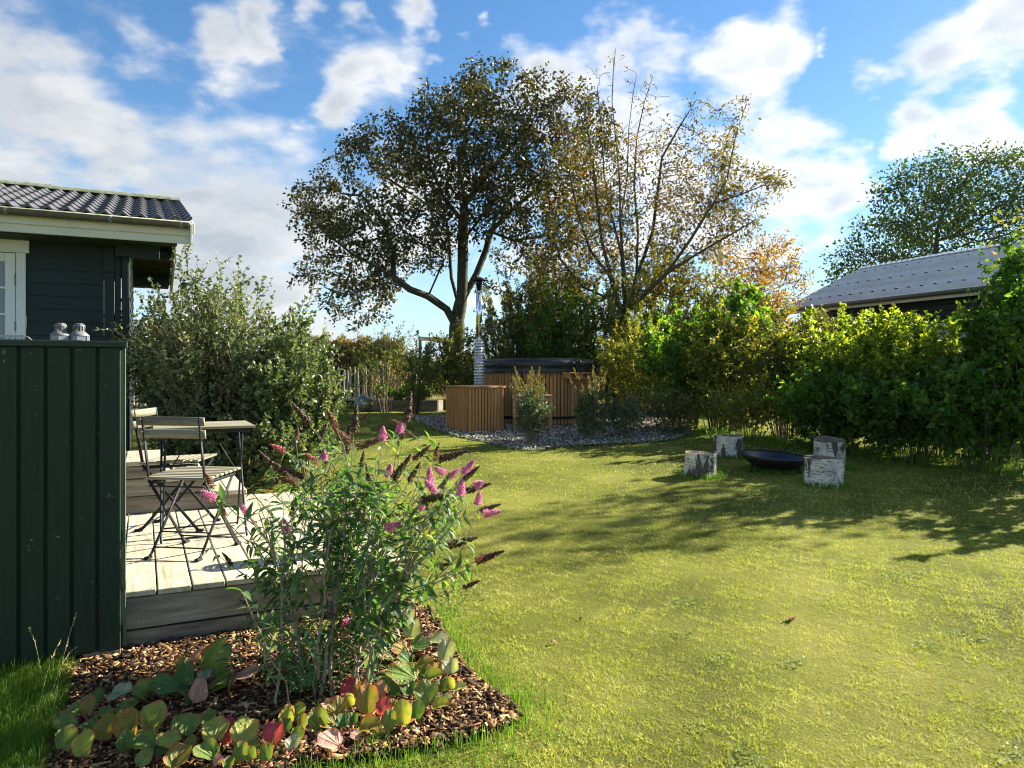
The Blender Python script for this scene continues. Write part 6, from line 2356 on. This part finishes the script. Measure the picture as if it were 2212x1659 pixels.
# fallen leaves and scattered bits
leafy = []
def flat_leaf(name, px, py, L, mat, label, Z=None, yaw=0.):
    g = ground_at(px, py) if Z is None else at(px, py, (EYE - Z) * FPX / (py - HORY))
    if Z is not None:
        g.z = Z
    a = Acc()
    n = 7
    Vt = []
    for i in range(n):
        f = i / (n - 1)
        w_ = math.sin(math.pi * f ** .8) * .28 * L
        z_ = .012 * L / .06 * math.sin(f * 5)
        Vt += [((f - .5) * L, -w_, z_ + .18 * w_), ((f - .5) * L, 0, z_), ((f - .5) * L, w_, z_ + .3 * w_)]
    Fq = []
    for i in range(n - 1):
        for k_ in range(2):
            Fq.append((i * 3 + k_, i * 3 + k_ + 1, i * 3 + k_ + 4, i * 3 + k_ + 3))
    a.add(Vt, Fq)
    o = link(name, a.mesh(name), mat, None, Matrix.Translation(g + Vector((0, 0, .012))) @ Matrix.Rotation(yaw, 4, 'Z'))
    tag(o, label, 'fallen leaf')
    return o


M['deadleaf'] = leaf_mat('brown_fallen_leaf', [(0, (.16, .07, .03)), (1, (.3, .16, .07))], .2)
flat_leaf('fallen_leaf', 946, 1050, .0, M['deadleaf'], '') if 0 else None
flat_leaf('fallen_leaf', 583, 1060 + 5, .07, M['deadleaf'], 'curled brown leaf at the back edge of the deck', DZ + .002, 1.)
flat_leaf('fallen_leaf', 659, 1089, .05, M['petalred'] if 0 else M['deadleaf'], 'reddish dry leaf on the deck behind the basket', DZ + .002, .3)
for i, (px, py, L) in enumerate(((1197, 1390, .04), (1710, 1343, .07), (1500, 1270, .04), (1255, 1340, .035))):
    flat_leaf('fallen_leaf', px, py, L, M['deadleaf'], ('small brown leaf in the lawn near the bed edge', 'larger brown leaf on the sunny lawn at the right', 'brown leaf alone in the middle of the lawn', 'dry leaf on the lawn below the flowering bush')[i], None, i * 1.3)

# ------------------------------------------------------------------ big buddleia in front
LEAFN = 5


def bud_leaf(v):
    r_ = random.Random(v)
    L, W = 1.0, .30 + .04 * r_.random()
    n = 6
    cur = r_.uniform(.25, .6)
    Vt = []
    for i in range(n):
        f = i / (n - 1)
        w_ = W / 2 * (math.sin(math.pi * min(1, f ** .75)) ** .9 if 0 < f < 1 else .02)
        x_ = f
        z_ = -cur * f * f * .7
        rip = .015 * math.sin(i * 2.4 + v)
        Vt += [(x_, -w_, z_ + .35 * w_ + rip), (x_, 0, z_), (x_, w_, z_ + .35 * w_ - rip)]
    Fq = []
    for i in range(n - 1):
        for k_ in range(2):
            Fq.append((i * 3 + k_, i * 3 + k_ + 3, i * 3 + k_ + 4, i * 3 + k_ + 1))
    return np.array(Vt), np.array(Fq)


bud_shapes = [bud_leaf(v) for v in range(LEAFN)]
bud_meshes = []
for v, (Vt, Fq) in enumerate(bud_shapes):
    me = np_mesh('leaf', Vt, Fq)
    me.polygons.foreach_set('use_smooth', np.ones(len(Fq), bool))
    me.materials.append(M['buddleia'])
    bud_meshes.append(me)

M['pink'] = leaf_mat('pink_florets', [(0, (.62, .14, .34)), (.5, (.76, .26, .48)), (1, (.85, .46, .64))], .35, (1.1, 1.1, 1.05))
M['salmon'] = leaf_mat('fading_florets', [(0, (.42, .08, .08)), (.6, (.60, .20, .20)), (1, (.36, .16, .07))], .3, (1.2, 1, .9))
M['deadflower'] = leaf_mat('dead_florets', [(0, (.030, .015, .008)), (.5, (.09, .05, .022)), (.85, (.22, .13, .06)), (1, (.40, .28, .14))], .15, (1.2, 1, .8))
M['rustflower'] = leaf_mat('rusty_florets', [(0, (.12, .05, .02)), (.6, (.26, .12, .05)), (1, (.38, .2, .09))], .2, (1.2, 1, .8))


def spike_mesh(seed, n, fat, power, mat):
    """a tapering spike of tiny four-petalled florets, one unit long"""
    r_ = np.random.default_rng(seed)
    f = r_.random(n) ** .9
    a_ = r_.uniform(0, 2 * np.pi, n)
    env = fat * np.clip((1 - f) ** power, .15, 1) * (.75 + .25 * np.minimum(1, f * 6)) * (1 + .15 * np.sin(f * 34))
    rr = env * r_.uniform(.45, 1.15, n)
    c = np.stack([rr * np.cos(a_), rr * np.sin(a_), f], 1)
    out = nrm(np.stack([np.cos(a_), np.sin(a_), r_.normal(size=n) * .5 + .15], 1) + r_.normal(size=(n, 3)) * .25)
    S = nrm(np.cross(out, np.array([0, 0, 1.]) + r_.normal(size=(n, 3)) * .3))
    T = np.cross(out, S)
    s = (.027 * r_.uniform(.5, 1.5, n))[:, None] * (fat / .16) ** .4
    a = Acc()
    Vt = np.stack([c + S * s, c + T * s, c - S * s, c - T * s, c + out * s * .25, c - out * s * 1.5], 1)
    b = (np.arange(n) * 6)[:, None]
    a.add(Vt.reshape(-1, 3), np.concatenate([b + np.array([q]) for q in ((0, 1, 4), (1, 2, 4), (2, 3, 4), (3, 0, 4), (1, 0, 5), (3, 2, 5))]))
    add_tube(a, [(0, 0, -.05), (0, 0, .95)], [.02, .008], 4)
    me = a.mesh('flower_spike')
    me.materials.append(mat)
    return me


pinks = [spike_mesh(s, 620, .29, .5, M['pink']) for s in (1, 2)]
salmons = [spike_mesh(s, 440, .21, .6, M['salmon']) for s in (3, 4)]
deads = [spike_mesh(s, 620, .17, .6, M['deadflower']) for s in (5, 6, 7)]
rusts = [spike_mesh(s, 480, .2, .5, M['rustflower']) for s in (8, 9)]

# (px, py, kind, length in px, tilt from vertical in degrees towards the right)
FL = [(601, 968, 's', 36, -60), (827, 937, 'p', 30, 5), (864, 923, 'p', 22, 10), (840, 1017, 'p', 28, 20), (673, 990, 's', 34, -50), (928, 1032, 'p', 38, 0), (932, 1053, 'p', 34, -40), (950, 1017, 'p', 26, -60),
      (979, 1023, 'p', 26, 50), (1011, 1010, 'p', 34, 40), (996, 1053, 'p', 34, 5), (955, 1068, 'p', 26, 70), (1034, 1046, 'p', 20, 60), (913, 1088, 'p', 32, 20), (1034, 1077, 'p', 26, 10), (1062, 1108, 'p', 34, 80),
      (783, 1122, 'p', 40, -15), (849, 1136, 'p', 34, 65), (617, 1137, 'p', 28, -5), (710, 1180, 's', 22, 10), (871, 1212, 's', 20, 30), (449, 1069, 'p', 36, -70), (526, 1098, 'p', 24, -40), (715, 1318, 'p', 36, -5),
      (750, 1343, 'p', 28, 80), (827, 1274, 'p', 26, 0), (700, 985, 'p', 16, 10),
      (768, 905, 'd', 58, 4), (788, 900, 'd', 26, 50), (883, 880, 'd', 62, 8), (795, 958, 'r', 52, 75), (651, 895, 'd', 56, -40), (717, 905, 'r', 46, -30), (734, 937, 'r', 44, -50), (751, 949, 'd', 60, 10),
      (642, 937, 'r', 28, 0), (783, 993, 'd', 34, 5), (795, 1024, 'd', 40, -15), (868, 1010, 'd', 60, 35), (911, 978, 'd', 46, 50), (894, 1022, 'd', 46, 30), (975, 984, 'd', 66, 74), (944, 976, 'r', 40, 12),
      (600, 1010, 'd', 56, -55), (632, 1020, 'd', 50, -65), (622, 1037, 'r', 46, -80), (678, 1032, 'd', 30, 60), (940, 1075, 'd', 62, 80), (962, 1039, 'd', 36, 30), (1018, 1022, 'd', 44, 50), (1033, 1053, 'd', 52, 72),
      (1058, 1096, 'd', 46, 75), (632, 1102, 'r', 34, 5), (634, 1148, 'd', 26, 60), (838, 1119, 'd', 44, 40), (846, 1160, 'd', 38, 50), (882, 1175, 'd', 50, 38), (996, 1170, 'd', 66, 78), (1057, 1202, 'd', 64, 66),
      (960, 1219, 'd', 36, 85), (853, 1243, 'd', 50, 45), (1018, 1262, 'd', 40, 62), (633, 1180, 'd', 34, 20), (452, 1038, 'r', 40, -35), (491, 1207, 'd', 34, -30), (483, 1103, 'r', 26, -10), (526, 1300, 'd', 20, -60),
      (542, 1334, 'd', 18, -30), (698, 1435, 'd', 18, 0), (1038, 1205, 's', 22, 50), (856, 1222, 's', 24, 20), (570, 985, 'd', 30, -40), (700, 930, 'd', 34, 20), (860, 915, 'r', 34, -60), (876, 940, 'r', 30, 50), (905, 1120, 'd', 30, 60)]
rb2 = np.random.default_rng(21)
gb = ground_at(690, 1500)
bud = thing('butterfly_bush', 'large leggy bush with pink and withered brown flower spikes in front of the deck', 'flowering bush', gb)
th_ = Acc()
acc_stem = Acc()
leafpos = []
stems_curve = []
camp = Vector((0, 0, EYE))
canes = []
for k in range(17):
    px_ = 520 + 500 * (k + .5) / 17 + rb2.normal() * 14
    py_ = 1130 + rb2.uniform(-90, 70) + abs(px_ - 740) * .12
    Y_ = gb.y + .2 + rb2.uniform(-.3, .4)
    top = at(px_, py_, Y_)
    sd_ = (px_ - 700) / 400
    ft = Vector((gb.x + sd_ * .22 + rb2.normal() * .05, gb.y + rb2.normal() * .08, gzf(gb.x, gb.y) - .02))
    md = ft.lerp(top, .45) + Vector((-sd_ * .10, rb2.normal() * .03, .05))
    cpts = [ft * (1 - t_) ** 2 + md * 2 * t_ * (1 - t_) + top * t_ ** 2 + Vector((rb2.normal(), rb2.normal(), 0)) * .006 for t_ in np.linspace(0, 1, 13)]
    canes.append(cpts)
    rc = rb2.uniform(.006, .0105)
    add_tube(acc_stem, cpts, [rc * (1 - .65 * t_) for t_ in np.linspace(0, 1, 13)], 6, False)
    for j in range(3, 13):
        if rb2.random() < .55:
            leafpos.append((cpts[j], (cpts[j] - cpts[j - 1]).normalized(), rb2.uniform(.05, .09)))
        if rb2.random() < .35:
            q2 = cpts[j] + Vector((rb2.normal() * .08, rb2.normal() * .08, rb2.uniform(.03, .12)))
            add_tube(acc_stem, [cpts[j], q2], [.002, .001], 4, False)
            leafpos.append((cpts[j].lerp(q2, .6), (q2 - cpts[j]).normalized(), .06))
            leafpos.append((q2, (q2 - cpts[j]).normalized(), .055))
for i, (px, py, kd, ln, tilt) in enumerate(FL):
    # depth of the tip: the bush is about a metre deep
    side = (px - 690) / 400
    Y = gb.y + .25 + rb2.uniform(-.34, .5) + (.22 if py < 1000 else 0)
    tip = at(px, py, Y)
    L = ln / FPX * Y * (1.05 if kd in 'ps' else 1.0)
    tr_ = R(tilt)
    d = Vector((math.sin(tr_), rb2.uniform(-.35, .35), math.cos(tr_))).normalized()
    base = tip - d * L * .5
    me = {'p': pinks, 's': salmons, 'd': deads, 'r': rusts}[kd][i % 2]
    z = d
    x = z.orthogonal().normalized()
    y = z.cross(x)
    sc = L * (1.05 if kd in 'pd' else 1.0)
    wsc = max(L, .075) if kd == 'p' else L * (1.15 if L < .07 else 1.0)
    Mx = Matrix.Identity(4)
    for q in range(3):
        Mx[q][0], Mx[q][1], Mx[q][2], Mx[q][3] = x[q] * wsc, y[q] * wsc, z[q] * sc, base[q]
    o = link('flower_spike', me, None, bud, Mx)
    # the stem: leaves one of the main canes part of the way up and arches to the spike
    cn = min(canes, key=lambda q: (q[-1] - base).length + rb2.uniform(0, .25))
    j0 = int(rb2.integers(4, 10))
    while j0 > 1 and cn[j0].z > base.z - .12:
        j0 -= 1
    foot = cn[j0]
    c1 = foot + (cn[min(j0 + 1, 12)] - cn[j0 - 1]).normalized() * (base - foot).length * .35
    c2 = base - d * min(.3, (base - foot).length * .4)
    pts = []
    nseg = 10
    for q in range(nseg + 1):
        t_ = q / nseg
        p = foot * (1 - t_) ** 3 + c1 * 3 * t_ * (1 - t_) ** 2 + c2 * 3 * t_ ** 2 * (1 - t_) + base * t_ ** 3
        pts.append(p + Vector((rb2.normal(), rb2.normal(), rb2.normal())) * .003)
    r0_ = rb2.uniform(.0026, .0042)
    add_tube(acc_stem, pts, [max(.0013, r0_ * (1 - t_) + .0013) for t_ in np.linspace(0, 1, nseg + 1)], 5, False)
    Ls = sum((b_ - a_).length for a_, b_ in zip(pts[:-1], pts[1:]))
    # opposite leaf pairs and short side shoots
    s_ = .12 * Ls
    while s_ < Ls * .985:
        f = s_ / Ls * nseg
        k_ = min(int(f), nseg - 1)
        p = pts[k_].lerp(pts[k_ + 1], f - k_)
        dd = (pts[k_ + 1] - pts[k_]).normalized()
        sz = (.045 + .055 * min(1, (1 - s_ / Ls) * 2.2 + .15)) * rb2.uniform(.7, 1.25)
        if rb2.random() < .60:
            leafpos.append((p, dd, sz * .85))
        if rb2.random() < .22 and s_ < Ls * .85:
            sd = (dd * .8 + Vector((rb2.normal(), rb2.normal(), rb2.normal() * .4 + .2)) * .7).normalized()
            sl_ = rb2.uniform(.06, .20)
            q1 = p + sd * sl_ * .5 + Vector((0, 0, .01))
            q2 = p + sd * sl_ + Vector((0, 0, .03))
            add_tube(acc_stem, [p, q1, q2], [.002, .0015, .001], 4, False)
            for qq, ds in ((.45, .8), (.75, .75), (1.0, .6), (1.0, .45)):
                leafpos.append((p.lerp(q2, qq), sd, sz * ds))
        s_ += rb2.uniform(.045, .075)
# sucker shoots low in the middle
for k in range(16):
    foot = Vector((gb.x + rb2.normal() * .16, gb.y + rb2.normal() * .1, gzf(gb.x, gb.y) - .02))
    top = foot + Vector((rb2.normal() * .14, rb2.normal() * .10 - .03, rb2.uniform(.15, .6)))
    pts = [foot.lerp(top, t_) + Vector((rb2.normal(), rb2.normal(), 0)) * .006 for t_ in np.linspace(0, 1, 7)]
    add_tube(acc_stem, pts, [.003 * (1 - t_) + .001 for t_ in np.linspace(0, 1, 7)], 4, False)
    for t_ in np.linspace(.35, 1, 7):
        k_ = min(int(t_ * 6), 5)
        leafpos.append((pts[k_].lerp(pts[k_ + 1], t_ * 6 - k_), (top - foot).normalized(), rb2.uniform(.04, .075)))
o = link('canes', acc_stem.mesh('canes', gb, True), M['twigpale'], bud, Matrix.Translation(gb))
o['kind'] = 'stuff'
# leaves: the nearest 300 as parts, the rest together
LM = []
for (p, dd, sz) in leafpos:
    o1 = dd.orthogonal().normalized()
    a_ = rb2.uniform(0, math.pi)
    side = (o1 * math.cos(a_) + dd.cross(o1) * math.sin(a_)).normalized()
    for s in (1, -1):
        x = (side * s + dd * rb2.uniform(.1, .7) + Vector((0, 0, rb2.uniform(-.55, .15)))).normalized()
        up = (Vector((0, 0, 1)) + Vector((rb2.normal(), rb2.normal(), rb2.normal())) * .3)
        y = up.cross(x).normalized()
        z = x.cross(y)
        Mx = Matrix.Identity(4)
        for q in range(3):
            Mx[q][0], Mx[q][1], Mx[q][2], Mx[q][3] = x[q] * sz, y[q] * sz, z[q] * sz, p[q]
        LM.append((sz / (p - camp).length, Mx, rb2.integers(LEAFN)))
LM.sort(key=lambda q: -q[0])
print('buddleia leaves', len(LM))
for _, Mx, v in LM[:300]:
    link('leaf', bud_meshes[v], None, bud, Mx)
a = Acc()
for _, Mx, v in LM[300:]:
    Vt, Fq = bud_shapes[v]
    Mn = np.array(Mx)
    a.add(Vt @ Mn[:3, :3].T + Mn[:3, 3], Fq)
o = link('leaves', a.mesh('leaves', gb, True), M['buddleia'], bud, Matrix.Translation(gb))
o['kind'] = 'stuff'

# ------------------------------------------------------------------ bergenias: large round leathery leaves
def bergenia_mat(name, inner, outer, vein, trans=.32):
    m, t = new_mat(name)
    at_ = t.n('ShaderNodeAttribute', attribute_name='rim').outputs['Fac']
    ve = t.n('ShaderNodeAttribute', attribute_name='vein').outputs['Fac']
    oc_ = t.n('ShaderNodeTexCoord').outputs['Object']
    oi_ = t.n('ShaderNodeObjectInfo').outputs['Random']
    p = t.vmath('ADD', oc_, t.n('ShaderNodeCombineXYZ', {0: t.math('MULTIPLY', oi_, 17.), 1: 0., 2: 0.}).outputs[0])
    nz = t.noise(p, 3.2, 4, .6)
    f = t.mrange(t.math('ADD', at_, t.math('MULTIPLY', t.math('SUBTRACT', nz, .5), .9)), .80, 1.12, 0, 1, 'SMOOTHSTEP')
    c = t.mix(f, t.mix(t.mrange(nz, .35, .65), tuple(q * 1.35 for q in inner), tuple(q * 2.1 for q in inner)), outer)
    c = t.mix(t.math('MULTIPLY', ve, .65), c, vein)
    sp = t.noise(p, 26, 2, .5)
    c = t.mix(t.mrange(sp, .70, .74, 0, .8), c, (.07, .015, .01))
    hgt = t.math('ADD', t.math('MULTIPLY', ve, .6), t.math('MULTIPLY', t.noise(p, 14, 3, .6), .5))
    pb_ = t.n('ShaderNodeBsdfPrincipled', {'Base Color': c, 'Roughness': .42, 'Specular IOR Level': .32, 'Normal': bump(t, hgt, .5, .05)})
    tr_ = t.n('ShaderNodeBsdfTranslucent', {'Color': t.mix(1., c, (1.7, 1.6, .6), 'MULTIPLY')})
    finish(t, t.n('ShaderNodeMixShader', {0: trans, 1: pb_.outputs[0], 2: tr_.outputs[0]}).outputs[0])
    return m


BM = {'g': bergenia_mat('green_leathery_leaf', (.10, .155, .03), (.34, .10, .04), (.26, .32, .1)),
      'd': bergenia_mat('deep_green_leathery_leaf', (.055, .115, .028), (.16, .12, .04), (.16, .24, .08)),
      'y': bergenia_mat('yellow_green_leathery_leaf', (.20, .23, .04), (.52, .16, .07), (.42, .42, .15)),
      'o': bergenia_mat('olive_orange_leathery_leaf', (.15, .135, .028), (.50, .08, .03), (.3, .25, .08)),
      'k': bergenia_mat('pale_pink_leathery_leaf', (.36, .20, .15), (.50, .20, .18), (.5, .32, .25)),
      'r': bergenia_mat('crimson_leathery_leaf', (.30, .05, .06), (.50, .03, .05), (.5, .15, .15)),
      'p': bergenia_mat('pale_underside_leaf', (.22, .27, .16), (.36, .22, .15), (.36, .4, .25))}
M['petiole'] = simple_mat('pink_leaf_stalk', (.42, .10, .10), .5, 0, .4, .15, 30, .05)


def berg_mesh(v):
    r_ = random.Random(v * 7 + 1)
    nr_, ns_ = 5, 22
    cup = r_.uniform(-.25, .55)
    fold_ = r_.uniform(.0, .45)
    asym = r_.uniform(-.1, .1)
    ph_ = r_.uniform(0, 6)
    Vt, rim, vein = [(0.12, 0, 0)], [0.], [1.]
    for j in range(1, nr_ + 1):
        f = j / nr_
        for i in range(ns_):
            a_ = 2 * math.pi * i / ns_
            # obovate outline, notched at the stalk
            ca, sa = math.cos(a_), math.sin(a_)
            rx = .5 * (1 + .05 * math.sin(5 * a_ + ph_) + .028 * math.sin(11 * a_)) * (1 - .10 * max(0, -ca) ** 3)
            x_ = .5 + (rx * ca) * f - (1 - f) * .38
            y_ = rx * .92 * sa * f * (1 + asym * ca)
            if ca < -.93:
                x_ += .05 * f
            z_ = cup * (f * f) * .5 * (abs(sa) ** 1.5 + .3 * ca * ca) + fold_ * abs(y_) * .6 + (.05 * math.sin(4 * a_ + ph_) + .02 * math.sin(13 * a_)) * f ** 3 - .12 * max(0, x_ - .5) ** 2
            Vt.append((x_, y_, z_))
            rim.append(f)
            vv = max(0, 1 - abs(y_) * 26) if True else 0
            vv = max(vv, .8 * max(0, math.cos(a_ * 5.5)) ** 10)
            vein.append(vv * (1 - .5 * f))
    Ft = [(0, 1 + i, 1 + (i + 1) % ns_) for i in range(ns_)]
    Fq = [(1 + j * ns_ + i, 1 + (j + 1) * ns_ + i, 1 + (j + 1) * ns_ + (i + 1) % ns_, 1 + j * ns_ + (i + 1) % ns_) for j in range(nr_ - 1) for i in range(ns_)]
    a = Acc()
    a.add(Vt, Fq)
    a.t.append(np.array(Ft, np.int32))
    me = a.mesh('leaf', None, True)
    for nm, vals in (('rim', rim), ('vein', vein)):
        at_ = me.attributes.new(nm, 'FLOAT', 'POINT')
        at_.data.foreach_set('value', np.array(vals, np.float32))
    return me


berg_meshes = [berg_mesh(v) for v in range(6)]
A_, B_, C_, D_ = [], [], [], []
k1 = .2604


def c3(x, y, w_, h_, c, lst):
    lst.append((x * k1, 1227 + y * k1, w_ * k1, h_ * k1, c))


def c4(x, y, w_, h_, c, lst):
    lst.append((518.4 + x * k1, 1227 + y * k1, w_ * k1, h_ * k1, c))


for a_ in ((1810, 760, 270, 300, 'g'), (1550, 890, 180, 220, 'd'), (2030, 880, 240, 100, 'k'), (1830, 930, 210, 120, 'g'), (1670, 1020, 150, 200, 'k'), (1370, 985, 250, 150, 'd'), (1200, 1030, 200, 150, 'g'), (1480, 820, 170, 90, 'o'),
           (1640, 770, 180, 90, 'k'), (1510, 1030, 100, 80, 'd'), (1590, 1060, 110, 110, 'd'), (1810, 1010, 130, 70, 'g'), (1700, 880, 130, 110, 'p')):
    c3(*a_, A_)
for a_ in ((990, 1030, 210, 140, 'p'), (1130, 1090, 200, 80, 'g'), (820, 1060, 110, 120, 'd'), (730, 1150, 120, 170, 'o'), (1030, 1170, 220, 110, 'g'), (620, 1200, 150, 100, 'g'), (530, 1220, 80, 70, 'k'), (540, 1300, 190, 130, 'g'),
           (560, 1415, 200, 200, 'g'), (715, 1465, 195, 215, 'y'), (890, 1330, 185, 220, 'o'), (760, 1320, 140, 110, 'd'), (1080, 1310, 210, 260, 'o'), (870, 1190, 120, 100, 'g'), (1060, 1440, 100, 180, 'd'), (1000, 1240, 100, 110, 'y')):
    c3(*a_, B_)
for a_ in ((1280, 1240, 240, 250, 'y'), (1190, 1450, 270, 170, 'g'), (1200, 1580, 160, 150, 'g'), (1400, 1420, 200, 140, 'y'), (1500, 1290, 170, 150, 'g'), (1590, 1320, 200, 170, 'g'), (1790, 1350, 240, 200, 'y'), (1730, 1240, 150, 120, 'g'),
           (2030, 1360, 250, 220, 'y'), (1900, 1300, 120, 110, 'r'), (1480, 1570, 240, 200, 'o'), (1590, 1450, 110, 120, 'g'), (1710, 1540, 210, 150, 'g'), (1860, 1430, 120, 90, 'r'), (2000, 1530, 130, 170, 'g'), (1350, 1500, 120, 110, 'd'), (1810, 1600, 90, 100, 'k'), (1900, 1620, 110, 100, 'g')):
    c3(*a_, C_)
for a_ in ((280, 1380, 200, 190, 'r'), (90, 1540, 120, 120, 'g'), (220, 1530, 130, 150, 'g'), (400, 1220, 140, 160, 'y'), (490, 1180, 130, 130, 'g'), (522, 1275, 90, 120, 'y'), (480, 1380, 120, 130, 'g'), (440, 1450, 140, 120, 'p'),
           (370, 1320, 140, 120, 'd'), (110, 1480, 110, 90, 'g')):
    c4(*a_, C_)
for a_ in ((650, 1260, 190, 180, 'g'), (740, 1290, 180, 120, 'o'), (750, 1440, 215, 160, 'k'), (810, 1150, 180, 160, 'o'), (910, 990, 180, 150, 'r'), (905, 1100, 120, 120, 'y'), (1060, 1100, 200, 250, 'o'), (1190, 1150, 140, 150, 'r'),
           (1000, 1030, 110, 160, 'o'), (1070, 1325, 200, 130, 'o'), (1240, 1260, 90, 160, 'g'), (1350, 1210, 190, 210, 'y'), (1170, 1010, 110, 140, 'k'), (730, 1150, 120, 80, 'k'), (930, 1260, 120, 100, 'd'), (850, 1270, 130, 120, 'd'), (1270, 1130, 90, 80, 'o'), (960, 1390, 90, 70, 'k')):
    c4(*a_, D_)
E_ = []
for a_ in ((1340, 690, 170, 110, 'o'), (1370, 770, 150, 100, 'd'), (1350, 880, 280, 180, 'g'), (1200, 950, 140, 130, 'd'), (1490, 640, 170, 120, 'd'), (1430, 510, 160, 170, 'p'), (1640, 600, 190, 90, 'p'), (1710, 690, 130, 190, 'p'),
           (1530, 790, 160, 120, 'o'), (1540, 860, 140, 110, 'd'), (1660, 840, 120, 110, 'o'), (1750, 820, 150, 140, 'p'), (1600, 900, 150, 110, 'g'), (1550, 1040, 225, 215, 'g'), (1680, 980, 120, 110, 'd'), (1740, 960, 110, 110, 'y'),
           (1700, 1085, 140, 80, 'g'), (1660, 1150, 150, 80, 'y'), (1825, 1000, 120, 60, 'p'), (1400, 1000, 150, 130, 'd'), (1300, 1010, 120, 110, 'd'), (1400, 400, 90, 130, 'p'), (1470, 1180, 130, 160, 'd')):
    c4(*a_, E_)
E_ += [(518.4 + 260 * k1, 1227 + 620 * k1, 34, 44, 'p'), (518.4 + 340 * k1, 1227 + 780 * k1, 36, 30, 'g')]


def bergenia(label, lst, seed):
    r_ = random.Random(seed)
    cx = sum(q[0] for q in lst) / len(lst)
    ymax = max(q[1] for q in lst)
    cen = ground_at(cx, (sum(q[1] for q in lst) / len(lst)) * .6 + ymax * .4 + 12)
    t = thing('bergenia', label, 'plant', cen, 0, 'round leaved plants in the bark bed')
    order = sorted(lst, key=lambda q: q[1])
    for i, (px, py, w_, h_, c) in enumerate(order):
        low = py + h_ * .5 + 10
        g = ground_at(px, low + r_.uniform(4, 16))
        p = at(px, py, g.y)                       # centre of the blade
        p.z = max(p.z, gzf(p.x, g.y) + .03)
        s_w, s_h = w_ / FPX * g.y, h_ / FPX * g.y
        size = max(s_w, s_h) * 1.06
        ratio = min(1., h_ / max(w_, 1))
        # a low apparent height means the blade lies flatter; leaves lean outwards
        view_el = math.atan2(EYE - p.z, g.y)
        if w_ >= h_:
            el = math.asin(min(1, max(.12, ratio))) - view_el
            el = max(R(5), min(R(75), el))
            yaw = r_.uniform(-.5, .5)
        else:
            el = R(62)
            yaw = r_.uniform(-.25, .25)
        # blade axis x points up the slope away from us; y across
        xax = Vector((math.sin(yaw), math.cos(yaw) * math.cos(el), math.sin(el))).normalized()
        if w_ > h_ * 1.25:          # wider than tall: the leaf axis lies sideways
            sd = 1 if (px > cx) else -1
            xax = Vector((sd * 1.0, .25 * r_.uniform(-1, 1), .22 + .2 * r_.random())).normalized()
            yv = Vector((0, math.cos(el), math.sin(el)))
            if sd < 0:
                yv = -yv
            yax = (yv - xax * yv.dot(xax)).normalized()
        else:
            yax = Vector((-1, 0, .12 * r_.uniform(-1, 1)))
            yax = (yax - xax * yax.dot(xax)).normalized()
        zax = xax.cross(yax)
        if zax.z < 0:
            yax = -yax
            zax = -zax
        org = p - xax * .5 * size
        wy = min(1.15, max(.8, (s_w if h_ >= w_ else s_w) / size)) if w_ <= h_ * 1.25 else 1.0
        Mx = Matrix.Identity(4)
        for q in range(3):
            Mx[q][0], Mx[q][1], Mx[q][2], Mx[q][3] = xax[q] * size, yax[q] * size * wy, zax[q] * size, org[q]
        lf_ = link('leaf', berg_meshes[r_.randrange(6)], BM[c], t, Mx)
        foot = Vector((org.x * .7 + cen.x * .3 + r_.uniform(-.02, .02), org.y * .8 + cen.y * .2, 0)) - Vector((xax.x, xax.y, 0)) * .03
        foot.z = gzf(foot.x, foot.y) + .004
        if org.z > foot.z + .01:
            pts = [foot, foot.lerp(org, .5) + Vector((0, 0, -.006)), org + xax * size * .08]
            tube_obj('stalk', pts, [.0045, .004, .003], 5, M['petiole'], t)
    return t


bergenia('round leaved plant at the upper left, tall green leaf by a pale pink one', A_, 1)
bergenia('leftmost round leaved plant next to the long grass', B_, 2)
bergenia('round leaved plants along the bottom with yellow green pink edged leaves', C_, 3)
bergenia('round leaved plant with the crimson and orange leaves under the bush', D_, 4)
bergenia('round leaved plant nearest the lawn with pale curled leaves', E_, 5)
